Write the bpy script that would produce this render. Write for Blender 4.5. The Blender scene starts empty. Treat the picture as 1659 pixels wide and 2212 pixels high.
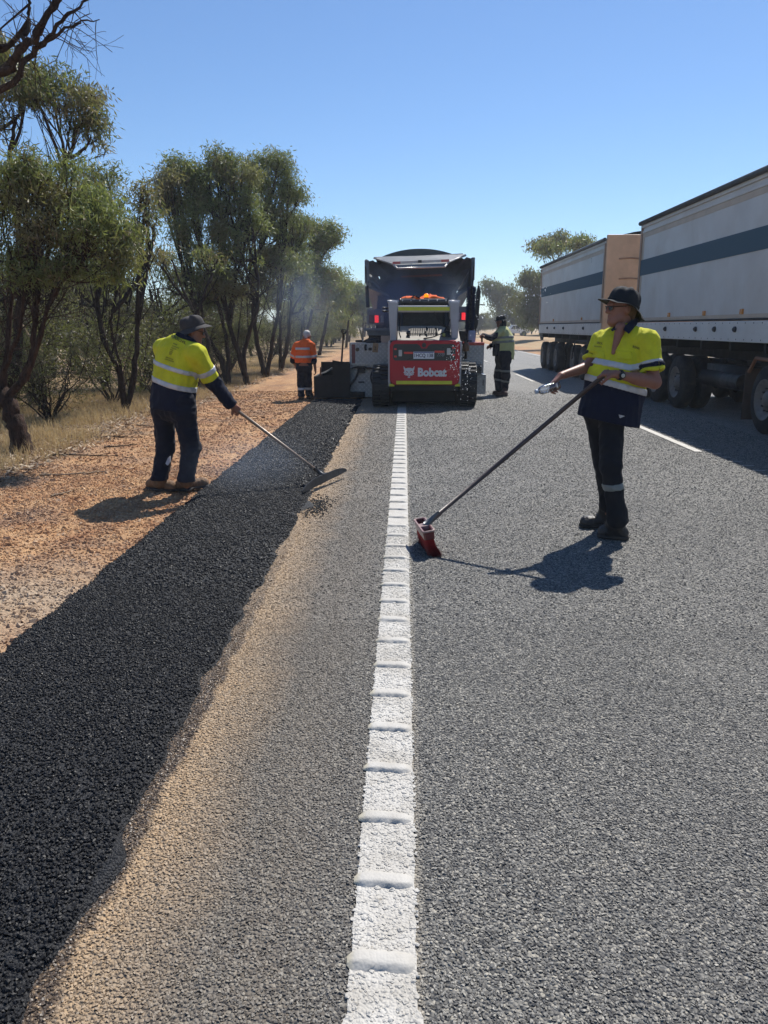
import bpy, math, random
import numpy as np
from mathutils import Vector, Matrix

# ------------------------------------------------------------------ camera, sky, sun, exposure
scene = bpy.context.scene
CAM_H = 1.6
PITCH = math.radians(13.54)
YAW = math.radians(1.492)
cam_data = bpy.data.cameras.new("camera")
cam_data.sensor_fit = 'HORIZONTAL'
cam_data.sensor_width = 36.0
cam_data.lens = 36.04
cam_data.clip_start = 0.05
cam_data.clip_end = 6000.0
cam = bpy.data.objects.new("camera", cam_data)
cam.location = (0, 0, CAM_H)
cam.rotation_euler = (math.radians(90) - PITCH, 0, YAW)
scene.collection.objects.link(cam)
scene.camera = cam

SUN_DIR = np.array([0.345, 0.70, 1.0]); SUN_DIR /= np.linalg.norm(SUN_DIR)
SUN_EL = math.asin(SUN_DIR[2]); SUN_AZ = math.atan2(SUN_DIR[0], SUN_DIR[1])
world = bpy.data.worlds.new("World"); scene.world = world
world.use_nodes = True
wn, wl = world.node_tree.nodes, world.node_tree.links
wn.clear()
w_out = wn.new('ShaderNodeOutputWorld'); w_bg = wn.new('ShaderNodeBackground')
w_sky = wn.new('ShaderNodeTexSky'); w_sky.sky_type = 'NISHITA'; w_sky.sun_disc = False
w_sky.sun_elevation = SUN_EL; w_sky.sun_rotation = SUN_AZ
w_sky.air_density = 1.0; w_sky.dust_density = 0.15; w_sky.ozone_density = 3.0; w_sky.altitude = 300
w_bg.inputs['Strength'].default_value = 0.094
w_hsv = wn.new('ShaderNodeHueSaturation')
w_hsv.inputs['Saturation'].default_value = 1.02
wl.new(w_sky.outputs[0], w_hsv.inputs['Color'])
w_mul = wn.new('ShaderNodeMix'); w_mul.data_type = 'RGBA'; w_mul.blend_type = 'MULTIPLY'; w_mul.inputs[0].default_value = 1.0
w_mul.inputs[7].default_value = (0.86, 0.98, 1.12, 1.0)
wl.new(w_hsv.outputs[0], w_mul.inputs[6]); wl.new(w_mul.outputs[2], w_bg.inputs[0]); wl.new(w_bg.outputs[0], w_out.inputs[0])

sun_data = bpy.data.lights.new("sun", 'SUN')
sun_data.energy = 5.0; sun_data.angle = math.radians(0.53); sun_data.color = (1.0, 0.955, 0.88)
sun = bpy.data.objects.new("sun", sun_data)
sun.rotation_euler = Vector(-SUN_DIR).to_track_quat('-Z', 'Y').to_euler()
sun.location = (10, 24, 33)
scene.collection.objects.link(sun)

vs = scene.view_settings
vs.view_transform = 'Standard'; vs.look = 'None'; vs.exposure = 0.28; vs.gamma = 1.0
vs.use_curve_mapping = False
cy = scene.cycles
cy.max_bounces = 7; cy.diffuse_bounces = 3; cy.glossy_bounces = 3; cy.transmission_bounces = 6
cy.transparent_max_bounces = 8; cy.volume_bounces = 1
cy.caustics_reflective = False; cy.caustics_refractive = False
cy.sample_clamp_indirect = 6.0
cy.use_denoising = True
cy.volume_step_rate = 3.0

# ------------------------------------------------------------------ helpers
FPX, CX, CY = 1661.0, 829.5, 1106.0
_f = np.array([-math.sin(YAW) * math.cos(PITCH), math.cos(YAW) * math.cos(PITCH), -math.sin(PITCH)])
_r = np.array([math.cos(YAW), math.sin(YAW), 0.0]); _u = np.cross(_r, _f)
CAM = np.array([0, 0, CAM_H])
def at(px, py, Y):
    """world point at road distance Y, measured on the survey photograph"""
    d = _f + _r * (px - CX) / FPX - _u * (py - CY) / FPX
    return CAM + d * (Y / d[1])
def gnd(px, py, z=0.0):
    d = _f + _r * (px - CX) / FPX - _u * (py - CY) / FPX
    return CAM + d * ((z - CAM_H) / d[2])
def nrm(v):
    v = np.asarray(v, float); return v / (np.linalg.norm(v) + 1e-12)
rng = np.random.default_rng(7)
COL = scene.collection
ORI = {}

def tag(o, label=None, cat=None, group=None, kind=None):
    if label: o['label'] = label
    if cat: o['category'] = cat
    if group: o['group'] = group
    if kind: o['kind'] = kind
    return o
def empty(name, loc):
    o = bpy.data.objects.new(name, None); COL.objects.link(o)
    o.location = tuple(float(x) for x in loc); o.empty_display_size = 0.2
    ORI[o.name] = np.array(loc, float)
    return o
def np_mesh(name, V, F, smooth=False, mats=(), midx=None, attrs=None):
    """V (n,3); F an int array (m,k) or a list of such arrays / lists"""
    me = bpy.data.meshes.new(name)
    V = np.asarray(V, np.float32)
    if isinstance(F, np.ndarray): F = [F]
    loops, starts, n = [], [], 0
    for f in F:
        f = np.asarray(f, np.int32)
        if f.size == 0: continue
        if f.ndim == 1: f = f[None]
        k = f.shape[1]
        loops.append(f.ravel()); starts.append(n + np.arange(len(f)) * k); n += f.size
    loops = np.concatenate(loops).astype(np.int32); starts = np.concatenate(starts).astype(np.int32)
    me.vertices.add(len(V)); me.vertices.foreach_set('co', V.ravel())
    me.loops.add(len(loops)); me.loops.foreach_set('vertex_index', loops)
    me.polygons.add(len(starts)); me.polygons.foreach_set('loop_start', starts)
    me.polygons.foreach_set('use_smooth', np.full(len(starts), bool(smooth)))
    for m in mats: me.materials.append(m)
    if midx is not None: me.polygons.foreach_set('material_index', np.asarray(midx, np.int32))
    if attrs:
        for k, a in attrs.items():
            at_ = me.attributes.new(k, 'FLOAT', 'POINT'); at_.data.foreach_set('value', np.asarray(a, np.float32))
    me.update(calc_edges=True); me.validate()
    return me
def link(name, V, F, mat, parent=None, smooth=False, attrs=None, bevel=0, seg=2, autos=None):
    V = np.asarray(V, float)
    ori = ORI[parent.name] if parent is not None else np.zeros(3)
    mats = mat if isinstance(mat, (list, tuple)) else [mat]
    me = np_mesh(name, V - ori, F, smooth, mats, attrs=attrs)
    o = bpy.data.objects.new(name, me); COL.objects.link(o)
    if parent is not None: o.parent = parent
    ORI[o.name] = ori
    if bevel:
        b = o.modifiers.new('bevel', 'BEVEL'); b.width = bevel; b.segments = seg; b.limit_method = 'ANGLE'
        b.angle_limit = math.radians(40); b.harden_normals = False
    return o

class MB:
    """collects solids for one part"""
    def __init__(s): s.V, s.F, s.n = [], [], 0
    def add(s, V, F):
        s.V.append(np.asarray(V, float))
        for f in F: s.F.append(np.asarray(f, np.int32) + s.n)
        s.n += len(V); return s
    def box(s, lo, hi, R=None, c=None):
        lo, hi = np.array(lo, float), np.array(hi, float)
        v = np.array([[(lo, hi)[i][0], (lo, hi)[j][1], (lo, hi)[k][2]] for i in (0, 1) for j in (0, 1) for k in (0, 1)])
        if R is not None:
            c = (lo + hi) / 2 if c is None else np.asarray(c); v = (v - c) @ np.asarray(R).T + c
        return s.add(v, [np.array([[0, 1, 3, 2], [4, 6, 7, 5], [0, 4, 5, 1], [2, 3, 7, 6], [0, 2, 6, 4], [1, 5, 7, 3]])])
    def cbox(s, c, size, R=None):
        c = np.asarray(c, float); h = np.asarray(size, float) / 2
        return s.box(c - h, c + h, R, c)
    def prism(s, pts, vec):
        """closed polygon (k,3) swept by vec"""
        p = np.asarray(pts, float); k = len(p); v = np.vstack([p, p + np.asarray(vec)])
        nrm_ = np.zeros(3)
        for i in range(k): nrm_ += np.cross(p[i], p[(i + 1) % k])
        fl = np.dot(nrm_, vec) > 0
        a = list(range(k)); b = [i + k for i in range(k)]
        sides = np.array([[i, (i + 1) % k, (i + 1) % k + k, i + k] for i in range(k)])
        if fl: F = [np.array([a[::-1]]), np.array([b]), sides]
        else: F = [np.array([a]), np.array([b[::-1]]), sides[:, ::-1]]
        return s.add(v, F)
    def tube(s, pts, rad, n=10, cap=True, squash=None):
        pts = np.asarray(pts, float); rad = np.broadcast_to(np.asarray(rad, float), (len(pts),))
        V, F = tube_arrays(pts, rad, n)
        s.add(V, [F] + ([np.array([list(range(n))[::-1]]), np.array([[len(V) - n + i for i in range(n)]])] if cap else []))
        return s
    def lathe(s, c, axis, prof, n=24, ref=(0.3, 0.2, 1), caps=True):
        """prof: (along, radius) list round axis through c; closed if radius 0 at the ends"""
        ax = nrm(axis); a = nrm(np.cross(ax, ref)); b = np.cross(ax, a); c = np.asarray(c, float)
        th = np.arange(n) * 2 * np.pi / n; V = []
        for t, r in prof: V.append(c + ax * t + r * (np.cos(th)[:, None] * a + np.sin(th)[:, None] * b))
        V = np.vstack(V); F = []
        for i in range(len(prof) - 1):
            j = np.arange(n); k = (j + 1) % n
            F.append(np.stack([i * n + j, i * n + k, (i + 1) * n + k, (i + 1) * n + j], 1))
        if caps: F.append(np.array([list(range(n))[::-1]])); F.append(np.array([[(len(prof) - 1) * n + i for i in range(n)]]))
        return s.add(V, F)
    def sphere(s, c, r, n=10, m=6):
        r = np.broadcast_to(np.asarray(r, float), (3,)); c = np.asarray(c, float)
        V = [c + [0, 0, r[2]]]
        for i in range(1, m):
            t = math.pi * i / m; th = np.arange(n) * 2 * np.pi / n
            V += list(c + np.stack([r[0] * math.sin(t) * np.cos(th), r[1] * math.sin(t) * np.sin(th), np.full(n, r[2] * math.cos(t))], 1))
        V.append(c - [0, 0, r[2]]); j = np.arange(n); k = (j + 1) % n
        F = [np.stack([np.zeros(n, int), 1 + j, 1 + k], 1)]
        for i in range(m - 2): F.append(np.stack([1 + i * n + j, 1 + (i + 1) * n + j, 1 + (i + 1) * n + k, 1 + i * n + k], 1))
        e = 1 + (m - 1) * n; F.append(np.stack([np.full(n, e), e - n + k, e - n + j], 1))
        return s.add(np.array(V), F)
    def build(s, name, mat, parent=None, smooth=False, bevel=0, seg=2):
        return link(name, np.vstack(s.V), s.F, mat, parent, smooth, bevel=bevel, seg=seg)
def tube_arrays(pts, rad, n):
    m = len(pts); t = np.gradient(pts, axis=0); t /= np.linalg.norm(t, axis=1)[:, None] + 1e-9
    ref = np.array([0, 0, 1.0]) if abs(t[0][2]) < 0.9 else np.array([1.0, 0, 0])
    a = np.cross(t, ref); a /= np.linalg.norm(a, axis=1)[:, None] + 1e-9
    b = np.cross(t, a); th = np.arange(n) * 2 * np.pi / n
    V = (pts[:, None] + rad[:, None, None] * (np.cos(th)[None, :, None] * a[:, None] + np.sin(th)[None, :, None] * b[:, None])).reshape(-1, 3)
    j = np.arange(n); k = (j + 1) % n
    F = np.concatenate([np.stack([i * n + j, (i + 1) * n + j, (i + 1) * n + k, i * n + k], 1) for i in range(m - 1)])
    return V, F
def rotx(a): c, s = math.cos(a), math.sin(a); return np.array([[1, 0, 0], [0, c, -s], [0, s, c]])
def roty(a): c, s = math.cos(a), math.sin(a); return np.array([[c, 0, s], [0, 1, 0], [-s, 0, c]])
def rotz(a): c, s = math.cos(a), math.sin(a); return np.array([[c, -s, 0], [s, c, 0], [0, 0, 1]])
def copy_tree(o, loc, rz=0.0, sc=1.0, label=None, group=None):
    c = o.copy(); COL.objects.link(c); c.location = loc; c.rotation_euler = (0, 0, rz); c.scale = (sc, sc, sc)
    if label: c['label'] = label
    if group: c['group'] = group
    for ch in list(o.children):
        d = ch.copy(); COL.objects.link(d); d.parent = c
        for g_ in list(ch.children):
            e = g_.copy(); COL.objects.link(e); e.parent = d
    return c

# ------------------------------------------------------------------ materials
class NT:
    def __init__(s, name):
        s.m = bpy.data.materials.new(name); s.m.use_nodes = True
        s.t = s.m.node_tree; s.n, s.l = s.t.nodes, s.t.links; s.n.clear()
        s.out = s.n.new('ShaderNodeOutputMaterial')
    def node(s, kind, props=None, **inp):
        nd = s.n.new(kind)
        for k, v in (props or {}).items(): setattr(nd, k, v)
        for k, v in inp.items():
            key = int(k[1:]) if k[0] == '_' and k[1:].isdigit() else k.replace('__', ' ')
            s.set(nd.inputs[key], v)
        return nd
    def set(s, sock, v):
        if isinstance(v, bpy.types.NodeSocket): s.l.new(v, sock)
        elif isinstance(v, bpy.types.Node): s.l.new(v.outputs[0], sock)
        else:
            if isinstance(v, (tuple, list)) and len(v) == 3 and sock.type == 'RGBA': v = (*v, 1.0)
            sock.default_value = v
    def math(s, op, a, b=0.0, c=0.0, clamp=False):
        nd = s.n.new('ShaderNodeMath'); nd.operation = op; nd.use_clamp = clamp
        s.set(nd.inputs[0], a); s.set(nd.inputs[1], b); s.set(nd.inputs[2], c); return nd.outputs[0]
    def mix(s, f, a, b, mode='MIX'):
        nd = s.n.new('ShaderNodeMix'); nd.data_type = 'RGBA'; nd.blend_type = mode; nd.clamp_factor = True
        s.set(nd.inputs[0], f); s.set(nd.inputs[6], a); s.set(nd.inputs[7], b); return nd.outputs[2]
    def ramp(s, f, stops):
        nd = s.n.new('ShaderNodeValToRGB'); e = nd.color_ramp.elements
        while len(e) < len(stops): e.new(0.5)
        for i, (p, c) in enumerate(stops):
            e[i].position = p; e[i].color = (*c, 1) if not np.isscalar(c) else (c, c, c, 1)
        s.set(nd.inputs[0], f); return nd.outputs[0]
    def rng(s, v, a, b, c=0.0, d=1.0, smooth=False):
        nd = s.n.new('ShaderNodeMapRange'); nd.clamp = True
        if smooth: nd.interpolation_type = 'SMOOTHSTEP'
        s.set(nd.inputs[0], v)
        for i, x in enumerate((a, b, c, d)): s.set(nd.inputs[i + 1], x)
        return nd.outputs[0]
    def noise(s, vec, scale, detail=3, rough=0.55, dist=0.0):
        nd = s.node('ShaderNodeTexNoise', Vector=vec, Scale=scale, Detail=detail, Roughness=rough, Distortion=dist); return nd.outputs[0]
    def pos(s): return s.n.new('ShaderNodeNewGeometry').outputs['Position']
    def obj(s): return s.n.new('ShaderNodeTexCoord').outputs['Object']
    def xyz(s, v): return s.node('ShaderNodeSeparateXYZ', _0=v).outputs
    def scale(s, v, k):
        nd = s.n.new('ShaderNodeMapping'); s.set(nd.inputs[0], v); nd.inputs['Scale'].default_value = k; return nd.outputs[0]
    def bump(s, h, strength, dist):
        return s.node('ShaderNodeBump', Height=h, Strength=strength, Distance=dist).outputs[0]
    def pbr(s, col, rough=0.6, metal=0.0, spec=0.5, normal=None, **kw):
        nd = s.node('ShaderNodeBsdfPrincipled', **{'Base Color'.replace(' ', '__'): col, 'Roughness': rough, 'Metallic': metal, 'Specular__IOR__Level': spec}, **kw)
        if normal is not None: s.l.new(normal, nd.inputs['Normal'])
        return nd
    def done(s, shader): s.l.new(shader.outputs[0] if isinstance(shader, bpy.types.Node) else shader, s.out.inputs[0]); return s.m
_MC = {}
def simple(name, col, rough=0.6, metal=0.0, spec=0.5, var=0.18, vscale=6.0, bump=0.0, bscale=60.0, dirt=0.0, dirtcol=(0.16, 0.10, 0.06), coat=0.0):
    if name in _MC: return _MC[name]
    t = NT(name); p = t.obj()
    n1 = t.noise(p, vscale, 4, 0.6)
    c = t.mix(t.rng(n1, 0.3, 0.7), tuple(x * (1 - var) for x in col), tuple(min(1, x * (1 + var)) for x in col))
    if dirt:
        n2 = t.noise(p, vscale * 0.6, 6, 0.7, 0.4)
        c = t.mix(t.math('MULTIPLY', t.rng(n2, 0.45, 0.75), dirt), c, dirtcol)
    r = t.rng(t.noise(p, vscale * 2.3, 3), 0.25, 0.75, max(0.02, rough - 0.1), min(1, rough + 0.1))
    nr = t.bump(t.noise(p, bscale, 4, 0.6), bump, 0.01) if bump else None
    kw = {'Coat__Weight': coat} if coat else {}
    _MC[name] = t.done(t.pbr(c, r, metal, spec, nr, **kw)); return _MC[name]

# ------------------------------------------------------------------ ground, road, fresh asphalt
def sines(x, y, seed, sc):
    r = np.random.default_rng(seed); o = 0
    for k in range(7):
        a = r.uniform(0, 6.28); f = sc * r.uniform(0.6, 2.4)
        o = o + np.sin((x * math.cos(a) + y * math.sin(a)) * f + r.uniform(0, 6.28)) / (0.6 + 0.5 * k)
    return o / 3.0
def ground_z(x, y):
    x = np.asarray(x, float); y = np.asarray(y, float)
    sm = lambda a, b, v: np.clip((v - a) / (b - a), 0, 1) ** 2 * (3 - 2 * np.clip((v - a) / (b - a), 0, 1))
    left = sm(-1.9, -2.6, x)
    z = -0.045 + left * (0.03 + 0.012 * sines(x, y, 1, 3.1) + 0.006 * sines(x, y, 2, 11.0))
    z = z + sm(-3.8, -5.2, x) * (0.02 + 0.05 * sines(x, y, 3, 0.9)) + sm(-7, -14, x) * 0.10 * sines(x, y, 4, 0.4)
    right = sm(8.2, 9.2, x)
    z = z + right * (0.02 + 0.02 * sines(x, y, 5, 1.8)) + sm(10, 14, x) * (0.25 + 0.1 * sines(x, y, 6, 0.5))
    return z
gx = np.unique(np.concatenate([np.linspace(-900, -60, 16), np.linspace(-60, -12, 30), np.linspace(-12, -4, 60), np.linspace(-4, -1, 90), np.linspace(-1, 9, 12), np.linspace(9, 30, 40), np.linspace(30, 900, 20)]))
gy = np.unique(np.concatenate([np.linspace(-60, 0, 8), np.linspace(0, 14, 150), np.linspace(14, 40, 90), np.linspace(40, 160, 40), np.linspace(160, 2500, 20)]))
GX, GY = np.meshgrid(gx, gy, indexing='ij')
GV = np.stack([GX, GY, ground_z(GX, GY)], -1).reshape(-1, 3)
nx_, ny_ = len(gx), len(gy)
ii, jj = np.meshgrid(np.arange(nx_ - 1), np.arange(ny_ - 1), indexing='ij')
i0 = (ii * ny_ + jj).ravel()
GF = np.stack([i0, i0 + ny_, i0 + ny_ + 1, i0 + 1], 1)

def gravel_material(name, per_instance):
    t = NT(name); p = t.pos(); x, y, z = t.xyz(p)
    big = t.noise(p, 0.55, 4, 0.6); mid = t.noise(p, 3.0, 5, 0.65); fine = t.noise(p, 55.0, 4, 0.7)
    red = t.mix(t.rng(mid, 0.32, 0.68), (0.37, 0.175, 0.078), (0.62, 0.39, 0.205))
    red = t.mix(t.rng(t.noise(p, 1.3, 3), 0.5, 0.72), red, (0.30, 0.19, 0.125))
    rut = t.noise(t.scale(p, (2.4, 0.11, 1)), 1.0, 4, 0.6); red = t.mix(t.rng(rut, 0.42, 0.66, 0, 0.6), red, t.mix(t.rng(fine, 0.3, 0.7), (0.20, 0.095, 0.052), (0.36, 0.19, 0.105)))
    # pale stone swept up beside the new strip
    pale = t.math('MULTIPLY', t.rng(t.math('ADD', x, t.math('MULTIPLY', big, 0.9)), -2.75, -2.05, 0, 1), t.rng(t.math('ADD', y, t.math('MULTIPLY', mid, 1.6)), 6.3, 5.1, 0, 1))
    pale = t.math('MULTIPLY', pale, t.rng(y, 3.2, 4.6))
    red = t.mix(t.math('MULTIPLY', pale, 0.75), red, (0.44, 0.38, 0.29))
    # leaf litter and grey soil under the trees, straw paddock beyond
    lit = t.rng(t.math('ADD', x, t.math('MULTIPLY', t.noise(p, 0.8, 4), 2.2)), -2.9, -4.3)
    litc = t.mix(t.rng(fine, 0.35, 0.65), (0.075, 0.052, 0.034), (0.34, 0.245, 0.15))
    litc = t.mix(t.rng(big, 0.4, 0.62), litc, (0.36, 0.26, 0.14))
    red = t.mix(lit, red, litc)
    straw = t.rng(t.math('ADD', x, t.math('MULTIPLY', big, 9.0)), -13, -20)
    red = t.mix(straw, red, t.mix(t.rng(mid, 0.3, 0.7), (0.52, 0.41, 0.24), (0.66, 0.55, 0.36)))
    rgt = t.rng(t.math('ADD', x, t.math('MULTIPLY', mid, 1.5)), 9.6, 11.0)
    red = t.mix(rgt, red, t.mix(t.rng(big, 0.35, 0.65), (0.40, 0.24, 0.13), (0.46, 0.36, 0.20)))
    red = t.mix(t.rng(y, 130, 400), red, (0.40, 0.31, 0.19))
    if per_instance:
        rnd = t.n.new('ShaderNodeObjectInfo').outputs['Random']
        red = t.mix(t.math('MULTIPLY', t.rng(rnd, 0.55, 1.0), 0.55), red, (0.11, 0.062, 0.04))
        red = t.mix(t.math('MULTIPLY', t.rng(rnd, 0.28, 0.0), 0.45), red, (0.56, 0.45, 0.33))
        return t.done(t.pbr(red, 0.85, 0, 0.25))
    v = t.node('ShaderNodeTexVoronoi', Vector=p, Scale=48.0)
    red = t.mix(t.rng(t.xyz(v.outputs['Color'])[0], 0.55, 1.0, 0, 0.5), red, (0.10, 0.055, 0.035))
    red = t.mix(t.rng(t.xyz(v.outputs['Color'])[1], 0.7, 1.0, 0, 0.5), red, (0.52, 0.38, 0.25))
    h = t.math('ADD', t.math('MULTIPLY', t.math('SUBTRACT', 1.0, v.outputs['Distance']), 0.6), t.math('ADD', fine, t.math('MULTIPLY', mid, 1.2)))
    return t.done(t.pbr(red, 0.9, 0, 0.2, t.bump(h, 0.9, 0.02)))
ground = link('ground', GV, GF, gravel_material('soil_and_gravel', False), smooth=True)
tag(ground, 'orange gravel shoulder and litter covered soil beside the road', 'ground', kind='structure')

LINE_L, LINE_R = -0.130, 0.040
def road_material(name, per_instance):
    t = NT(name); p = t.pos(); x, y, z = t.xyz(p)
    mid = t.noise(p, 2.2, 4, 0.6); big = t.noise(p, 0.35, 3); fine = t.noise(p, 120.0, 3, 0.6)
    if per_instance:
        rnd = t.n.new('ShaderNodeObjectInfo').outputs['Random']
    else:
        v = t.node('ShaderNodeTexVoronoi', Vector=p, Scale=95.0, Randomness=1.0)
        rnd = t.xyz(v.outputs['Color'])[0]
    g = t.ramp(rnd, [(0.0, (0.046, 0.044, 0.041)), (0.30, (0.096, 0.092, 0.085)), (0.58, (0.17, 0.163, 0.146)), (0.82, (0.275, 0.259, 0.224)), (1.0, (0.40, 0.37, 0.31))])
    g = t.mix(t.rng(big, 0.3, 0.7, 0.0, 0.35), g, t.mix(0.5, g, (0.10, 0.10, 0.105)))
    wp = t.noise(t.scale(p, (1.5, 0.10, 1)), 1.0, 3, 0.6); g = t.mix(t.rng(wp, 0.38, 0.66, 0.0, 0.45), g, t.mix(0.6, g, (0.07, 0.07, 0.072)))
    spot = t.rng(t.noise(p, 9.0, 4, 0.75, 0.4), 0.66, 0.74); g = t.mix(t.math('MULTIPLY', spot, 0.6), g, (0.045, 0.043, 0.042))
    lt = t.rng(t.noise(p, 0.9, 4, 0.6), 0.55, 0.75, 0, 0.35); g = t.mix(lt, g, (0.27, 0.255, 0.225))
    # dusty breakdown lane between the line and the new strip
    warm = t.rng(t.math('ADD', x, t.math('MULTIPLY', mid, 0.25)), 0.10, -0.25)
    g = t.mix(t.math('MULTIPLY', warm, 0.55), g, t.mix(t.rng(fine, 0.3, 0.7), (0.11, 0.092, 0.07), (0.24, 0.19, 0.135)))
    dn = t.math('ADD', x, t.math('MULTIPLY', t.math('SUBTRACT', mid, 0.5), 0.30))
    dust = t.math('MULTIPLY', t.rng(dn, -0.50, -0.84), t.rng(t.noise(p, 60, 3, 0.7), 0.2, 0.55, 0.55, 1.0))
    dust = t.math('MULTIPLY', dust, t.rng(y, 22, 11))
    keep = t.rng(rnd, 0.0, 0.35, 0.35, 1.0)
    g = t.mix(t.math('MULTIPLY', dust, keep), g, t.mix(t.rng(fine, 0.3, 0.7), (0.36, 0.235, 0.125), (0.50, 0.355, 0.21)))
    rim = t.math('MULTIPLY', t.rng(t.math('ADD', x, t.math('MULTIPLY', fine, 0.03)), 0.085, 0.050), t.rng(x, 0.030, 0.040)); g = t.mix(t.math('MULTIPLY', rim, 0.6), g, (0.44, 0.39, 0.31))
    # sprayed tack coat lapping the joint
    tk = t.math('ADD', x, t.math('MULTIPLY', t.math('SUBTRACT', t.noise(p, 5.0, 4, 0.7), 0.5), 0.13))
    tack = t.math('MULTIPLY', t.rng(tk, -0.825, -0.85), t.rng(t.noise(p, 90, 2), 0.30, 0.45))
    tack = t.math('MULTIPLY', tack, t.rng(y, 6.5, 3.2))
    g = t.mix(t.math('MULTIPLY', tack, 0.85), g, (0.03, 0.022, 0.02))
    rough = t.mix(tack, (0.60, 0.60, 0.60), (0.45, 0.45, 0.45))
    if per_instance: return t.done(t.pbr(g, rough, 0, 0.5))
    h = t.math('SUBTRACT', t.math('MULTIPLY', fine, 0.4), v.outputs['Distance'])
    return t.done(t.pbr(g, rough, 0, 0.5, t.bump(h, 1.0, 0.012)))
M_road = road_material('chip_seal', False); M_chip = road_material('chip_seal_stone', True)
rx = np.array([-0.95, -0.3, 0.3, 2, 3.9, 6, 7.95]); ry = np.unique(np.concatenate([np.linspace(-40, 60, 40), np.linspace(60, 900, 30)]))
def sheet(xs, ys, z, drop=0.0):
    X, Y = np.meshgrid(xs, ys, indexing='ij'); V = np.stack([X, Y, np.full(X.shape, z)], -1).reshape(-1, 3)
    i, j = np.meshgrid(np.arange(len(xs) - 1), np.arange(len(ys) - 1), indexing='ij'); a = (i * len(ys) + j).ravel(); n = len(ys)
    return V, np.stack([a, a + n, a + n + 1, a + 1], 1)
V_, F_ = sheet(rx, ry, 0.0)
road = link('road', V_, F_, M_road)
tag(road, 'grey chip sealed highway running straight to the horizon', 'road', kind='structure')

# fresh strip of black asphalt: slightly domed, ragged edges
sy = np.concatenate([np.linspace(-1.0, 9, 500), np.linspace(9.03, 17.4, 220)])
prof = np.array([0.0, 0.012, 0.03, 0.08, 0.3, 0.5, 0.7, 0.92, 0.97, 0.988, 1.0])
hgt = np.array([-0.03, 0.006, 0.016, 0.022, 0.026, 0.027, 0.027, 0.026, 0.022, 0.010, -0.02])
xl = -2.02 + 0.018 * sines(sy, sy * 0, 11, 5.0) + 0.02 * sines(sy, sy * 0, 12, 23.0)
xr = -0.905 + 0.02 * sines(sy, sy * 0, 13, 4.0) + 0.018 * sines(sy, sy * 0, 14, 19.0)
xr = xr + 0.10 * np.exp(-((sy - 6.85) / 0.16) ** 2) + 0.05 * np.exp(-((sy - 2.0) / 0.2) ** 2) - 0.05 * np.clip((sy - 9) / 6, 0, 1)
SX = xl[:, None] + (xr - xl)[:, None] * prof[None]
SZ = hgt[None] + 0 * SX
SZ[:, 0] = -0.035; SZ[:, -1] = np.where(SX[:, -1] > -0.95, -0.004, -0.03)
SV = np.stack([SX, np.broadcast_to(sy[:, None], SX.shape), SZ], -1).reshape(-1, 3); k_ = len(prof)
i, j = np.meshgrid(np.arange(len(sy) - 1), np.arange(k_ - 1), indexing='ij'); a = (i * k_ + j).ravel()
def asphalt_material(name, per_instance):
    t = NT(name); p = t.pos()
    if per_instance: rnd = t.n.new('ShaderNodeObjectInfo').outputs['Random']
    else:
        v = t.node('ShaderNodeTexVoronoi', Vector=p, Scale=120.0); rnd = t.xyz(v.outputs['Color'])[0]
    c = t.ramp(rnd, [(0.0, (0.003, 0.003, 0.004)), (0.7, (0.006, 0.0064, 0.008)), (1.0, (0.017, 0.018, 0.021))])
    r = t.rng(rnd, 0, 1, 0.48, 0.70)
    if per_instance: return t.done(t.pbr(c, r, 0, 0.32))
    h = t.math('SUBTRACT', t.math('MULTIPLY', t.noise(p, 160, 3), 0.5), v.outputs['Distance'])
    return t.done(t.pbr(c, r, 0, 0.5, t.bump(h, 1.0, 0.010)))
M_asph = asphalt_material('fresh_asphalt', False)
strip = link('asphalt_strip', SV, np.stack([a, a + 1, a + k_ + 1, a + k_], 1)[:, ::-1], M_asph, smooth=True)
tag(strip, 'freshly laid black asphalt strip widening the road edge', 'asphalt', kind='structure')

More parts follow.
